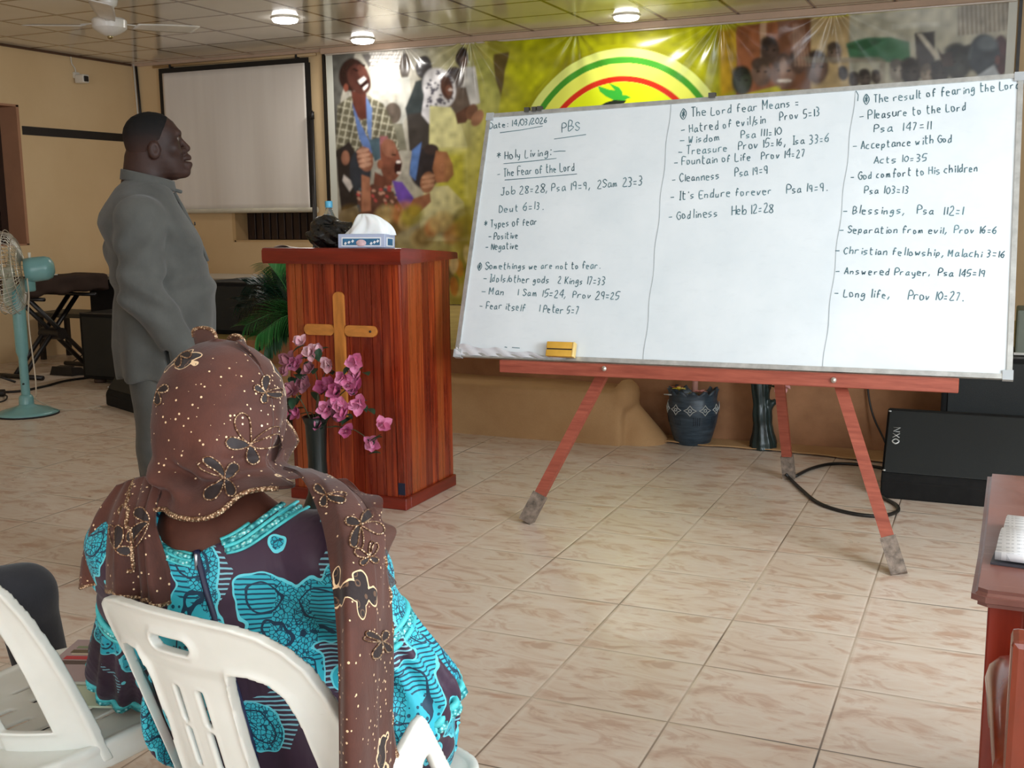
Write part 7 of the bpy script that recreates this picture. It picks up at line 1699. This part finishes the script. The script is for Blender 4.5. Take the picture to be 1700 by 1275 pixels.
    lp = [at_Y(*q) for q in ((212, 815, -1.32), (214, 802, -1.30), (232, 797, -1.29), (252, 797, -1.29), (262, 806, -1.31))]
    obj('scarf_edge', g_tube(catmull(lp, 6), 0.0052, 6), gd, fl, world=True)
    # right end: from the nape over the right shoulder, long folded tail down the back
    rows = [[(470, 776, -1.325), (492, 778, -1.32), (515, 782, -1.31), (540, 790, -1.30)],
            [(505, 792, -1.355), (540, 800, -1.355), (572, 812, -1.345), (604, 832, -1.325)],
            [(537, 862, -1.42), (575, 868, -1.425), (608, 875, -1.405), (637, 888, -1.36)],
            [(553, 950, -1.485), (588, 955, -1.49), (618, 960, -1.455), (640, 965, -1.39)],
            [(562, 1060, -1.535), (594, 1062, -1.540), (622, 1065, -1.48), (648, 1070, -1.40)],
            [(563, 1170, -1.545), (596, 1172, -1.550), (624, 1174, -1.48), (655, 1176, -1.40)],
            [(564, 1290, -1.550), (598, 1292, -1.550), (626, 1294, -1.48), (658, 1298, -1.41)],
            [(566, 1440, -1.550), (600, 1442, -1.550), (628, 1444, -1.49), (660, 1448, -1.42)]]
    def foldR(u, v):
        k = min(1, v * 2.2)
        return np.array([0.0, -k * (0.013 * math.exp(-((u - 0.30) / 0.20) ** 2) - 0.014 * math.exp(-((u - 0.60) / 0.06) ** 2) + 0.009 * math.sin(u * 22 + v * 16) * (u > 0.62) * (u - 0.62) * 3) - 0.004 * math.sin(u * 17 + v * 5), 0])
    g, fn = patch(rows, 45, 70, foldR, 0.003); fr = obj('shawl_end', g, sm_, body, world=True, label='right scarf end hanging long down the back')
    obj('scarf_edge', g_tube([fn(1.0, k / 80) + np.array([0.004 * math.sin(k * 0.9), -0.003, 0]) for k in range(81)], 0.0036, 6), gd, fr, world=True)
    rip = [fn(0.66 + 0.10 * math.sin(k * 0.42), 0.28 + 0.6 * k / 50) + np.array([0, -0.006, 0]) for k in range(51)]
    obj('scarf_edge', g_tube(rip, 0.0024, 5), gd, fr, world=True)
    # ruffled free edge over the right shoulder
    rows = [[(560, 796, -1.315), (575, 800, -1.31)], [(596, 826, -1.335), (618, 822, -1.31)], [(620, 868, -1.375), (640, 856, -1.34)], [(632, 925, -1.385), (650, 905, -1.35)], [(636, 985, -1.40), (648, 975, -1.37)]]
    g, fn2 = patch(rows, 10, 80, lambda u, v: np.array([0.006 * math.sin(v * 21) * u, -0.007 * math.sin(v * 17) * u, 0.005 * math.sin(v * 19 + 1) * u]), 0.0015)
    rr = obj('shawl_ruffle', g, sheer, fr, world=True)
    # embroidered butterflies lying on the scarf
    from mathutils.bvhtree import BVHTree
    dkm = mat('dark_embroidery', (34, 22, 22), 0.7, var=0.3, vscale=90); light = mat('bronze_ring_stitch', (132, 98, 72), 0.5, 0.2)
    TB = {}
    for o in (head, fl, fr):
        off = o.matrix_world.translation if False else Vector(base); TB[o.name] = (o, BVHTree.FromPolygons([tuple(v.co + off) for v in o.data.vertices], [tuple(p.vertices) for p in o.data.polygons]))
    def stick(o, px, py, lift):
        d = Vector(at_Y(px, py, 0.0) - CAMC).normalized(); h = TB[o.name][1].ray_cast(Vector(CAMC), d)
        if h[0] is None: return None
        n = h[1] if h[1].dot(d) < 0 else -h[1]
        return np.array(h[0] + n * lift)
    WING = [[(0, 0), (-0.25, 0.35), (-0.62, 0.72), (-0.95, 0.70), (-1.0, 0.40), (-0.80, 0.16), (-0.45, 0.02)], [(0, 0), (0.22, 0.40), (0.48, 0.86), (0.72, 0.92), (0.80, 0.66), (0.62, 0.34), (0.30, 0.06)],
            [(0, 0), (-0.40, -0.08), (-0.72, -0.22), (-0.74, -0.48), (-0.48, -0.56), (-0.18, -0.34)], [(0, 0), (0.36, -0.06), (0.62, -0.24), (0.56, -0.50), (0.32, -0.54), (0.08, -0.32)]]
    for o, cx, cy, sc, rot, dark in ((head, 415, 738, 46, -38, 2), (head, 372, 793, 40, 84, 4), (head, 440, 652, 24, -60, 4), (head, 262, 650, 26, 60, 4), (head, 300, 590, 24, 40, 4), (fl, 192, 912, 34, 30, 4), (fl, 246, 868, 40, 170, 4), (fr, 542, 822, 28, -70, 4), (fr, 598, 872, 34, 200, 3), (fr, 632, 1065, 26, 100, 4), (fr, 612, 925, 22, 10, 1)):
        ca, sa = math.cos(math.radians(rot)), math.sin(math.radians(rot)); bf = None
        T_ = lambda x, y: (cx + sc * (x * ca - y * sa), cy - sc * (x * sa + y * ca))
        for wi, wg in enumerate(WING):
            out = [(q[0], q[1]) for q in catmull([(a, b, 0) for a, b in wg], 4, True)]; mx_, my_ = np.mean([q[0] for q in out]), np.mean([q[1] for q in out]); n = len(out)
            V = []; ok = True; K = 5
            for k in range(K + 1):
                for x, y in out:
                    p = stick(o, *T_(mx_ + (x - mx_) * k / K, my_ + (y - my_) * k / K), 0.0016)
                    if p is None: ok = False; break
                    V.append(p)
                if not ok: break
            if not ok: continue
            if max(np.linalg.norm(V[i] - V[K * n]) for i in range(len(V))) > 0.11: continue
            F_ = [(k * n + i, k * n + (i + 1) % n, (k + 1) * n + (i + 1) % n, (k + 1) * n + i) for k in range(K) for i in range(n)]
            if wi >= 4 - dark or wi >= 2: bf = obj('butterfly_wing', (V, F_), dkm, o, world=True)
            rim_ = V[K * n:]
            obj('wing_outline', g_tube(rim_ + [rim_[0]], 0.0013, 5), gd, o, world=True)
        P = [stick(o, *T_(x, y), 0.002) for x, y in ((0, 0.05), (0.06, 0.5), (0.22, 0.95), (0.40, 1.12), (0.50, 0.98))]
        if all(p is not None for p in P) and np.linalg.norm(P[0] - P[-1]) < 0.1: obj('antenna_curl', g_tube(catmull(P, 5), 0.0011, 5), gd, o, world=True)
    sh = mat('dark_sandal', (40, 30, 28), 0.5)
    for fx in (0.08, 0.28):
        S = Field((fx - 0.1, -0.95, -0.01), (fx + 0.12, -0.45, 0.12), 0.007); S.cap((fx, -0.80, 0.038), (fx + 0.02, -0.585, 0.03), 0.043, 0.036, 0.02); S.cut(lambda X, Y, Z: 0.002 - Z, (fx - 0.2, -1, -0.02), (fx + 0.2, -0.4, 0.1), 0.002)
        obj('shoe', S.mesh(), sh, body, world=True)
seated_woman()
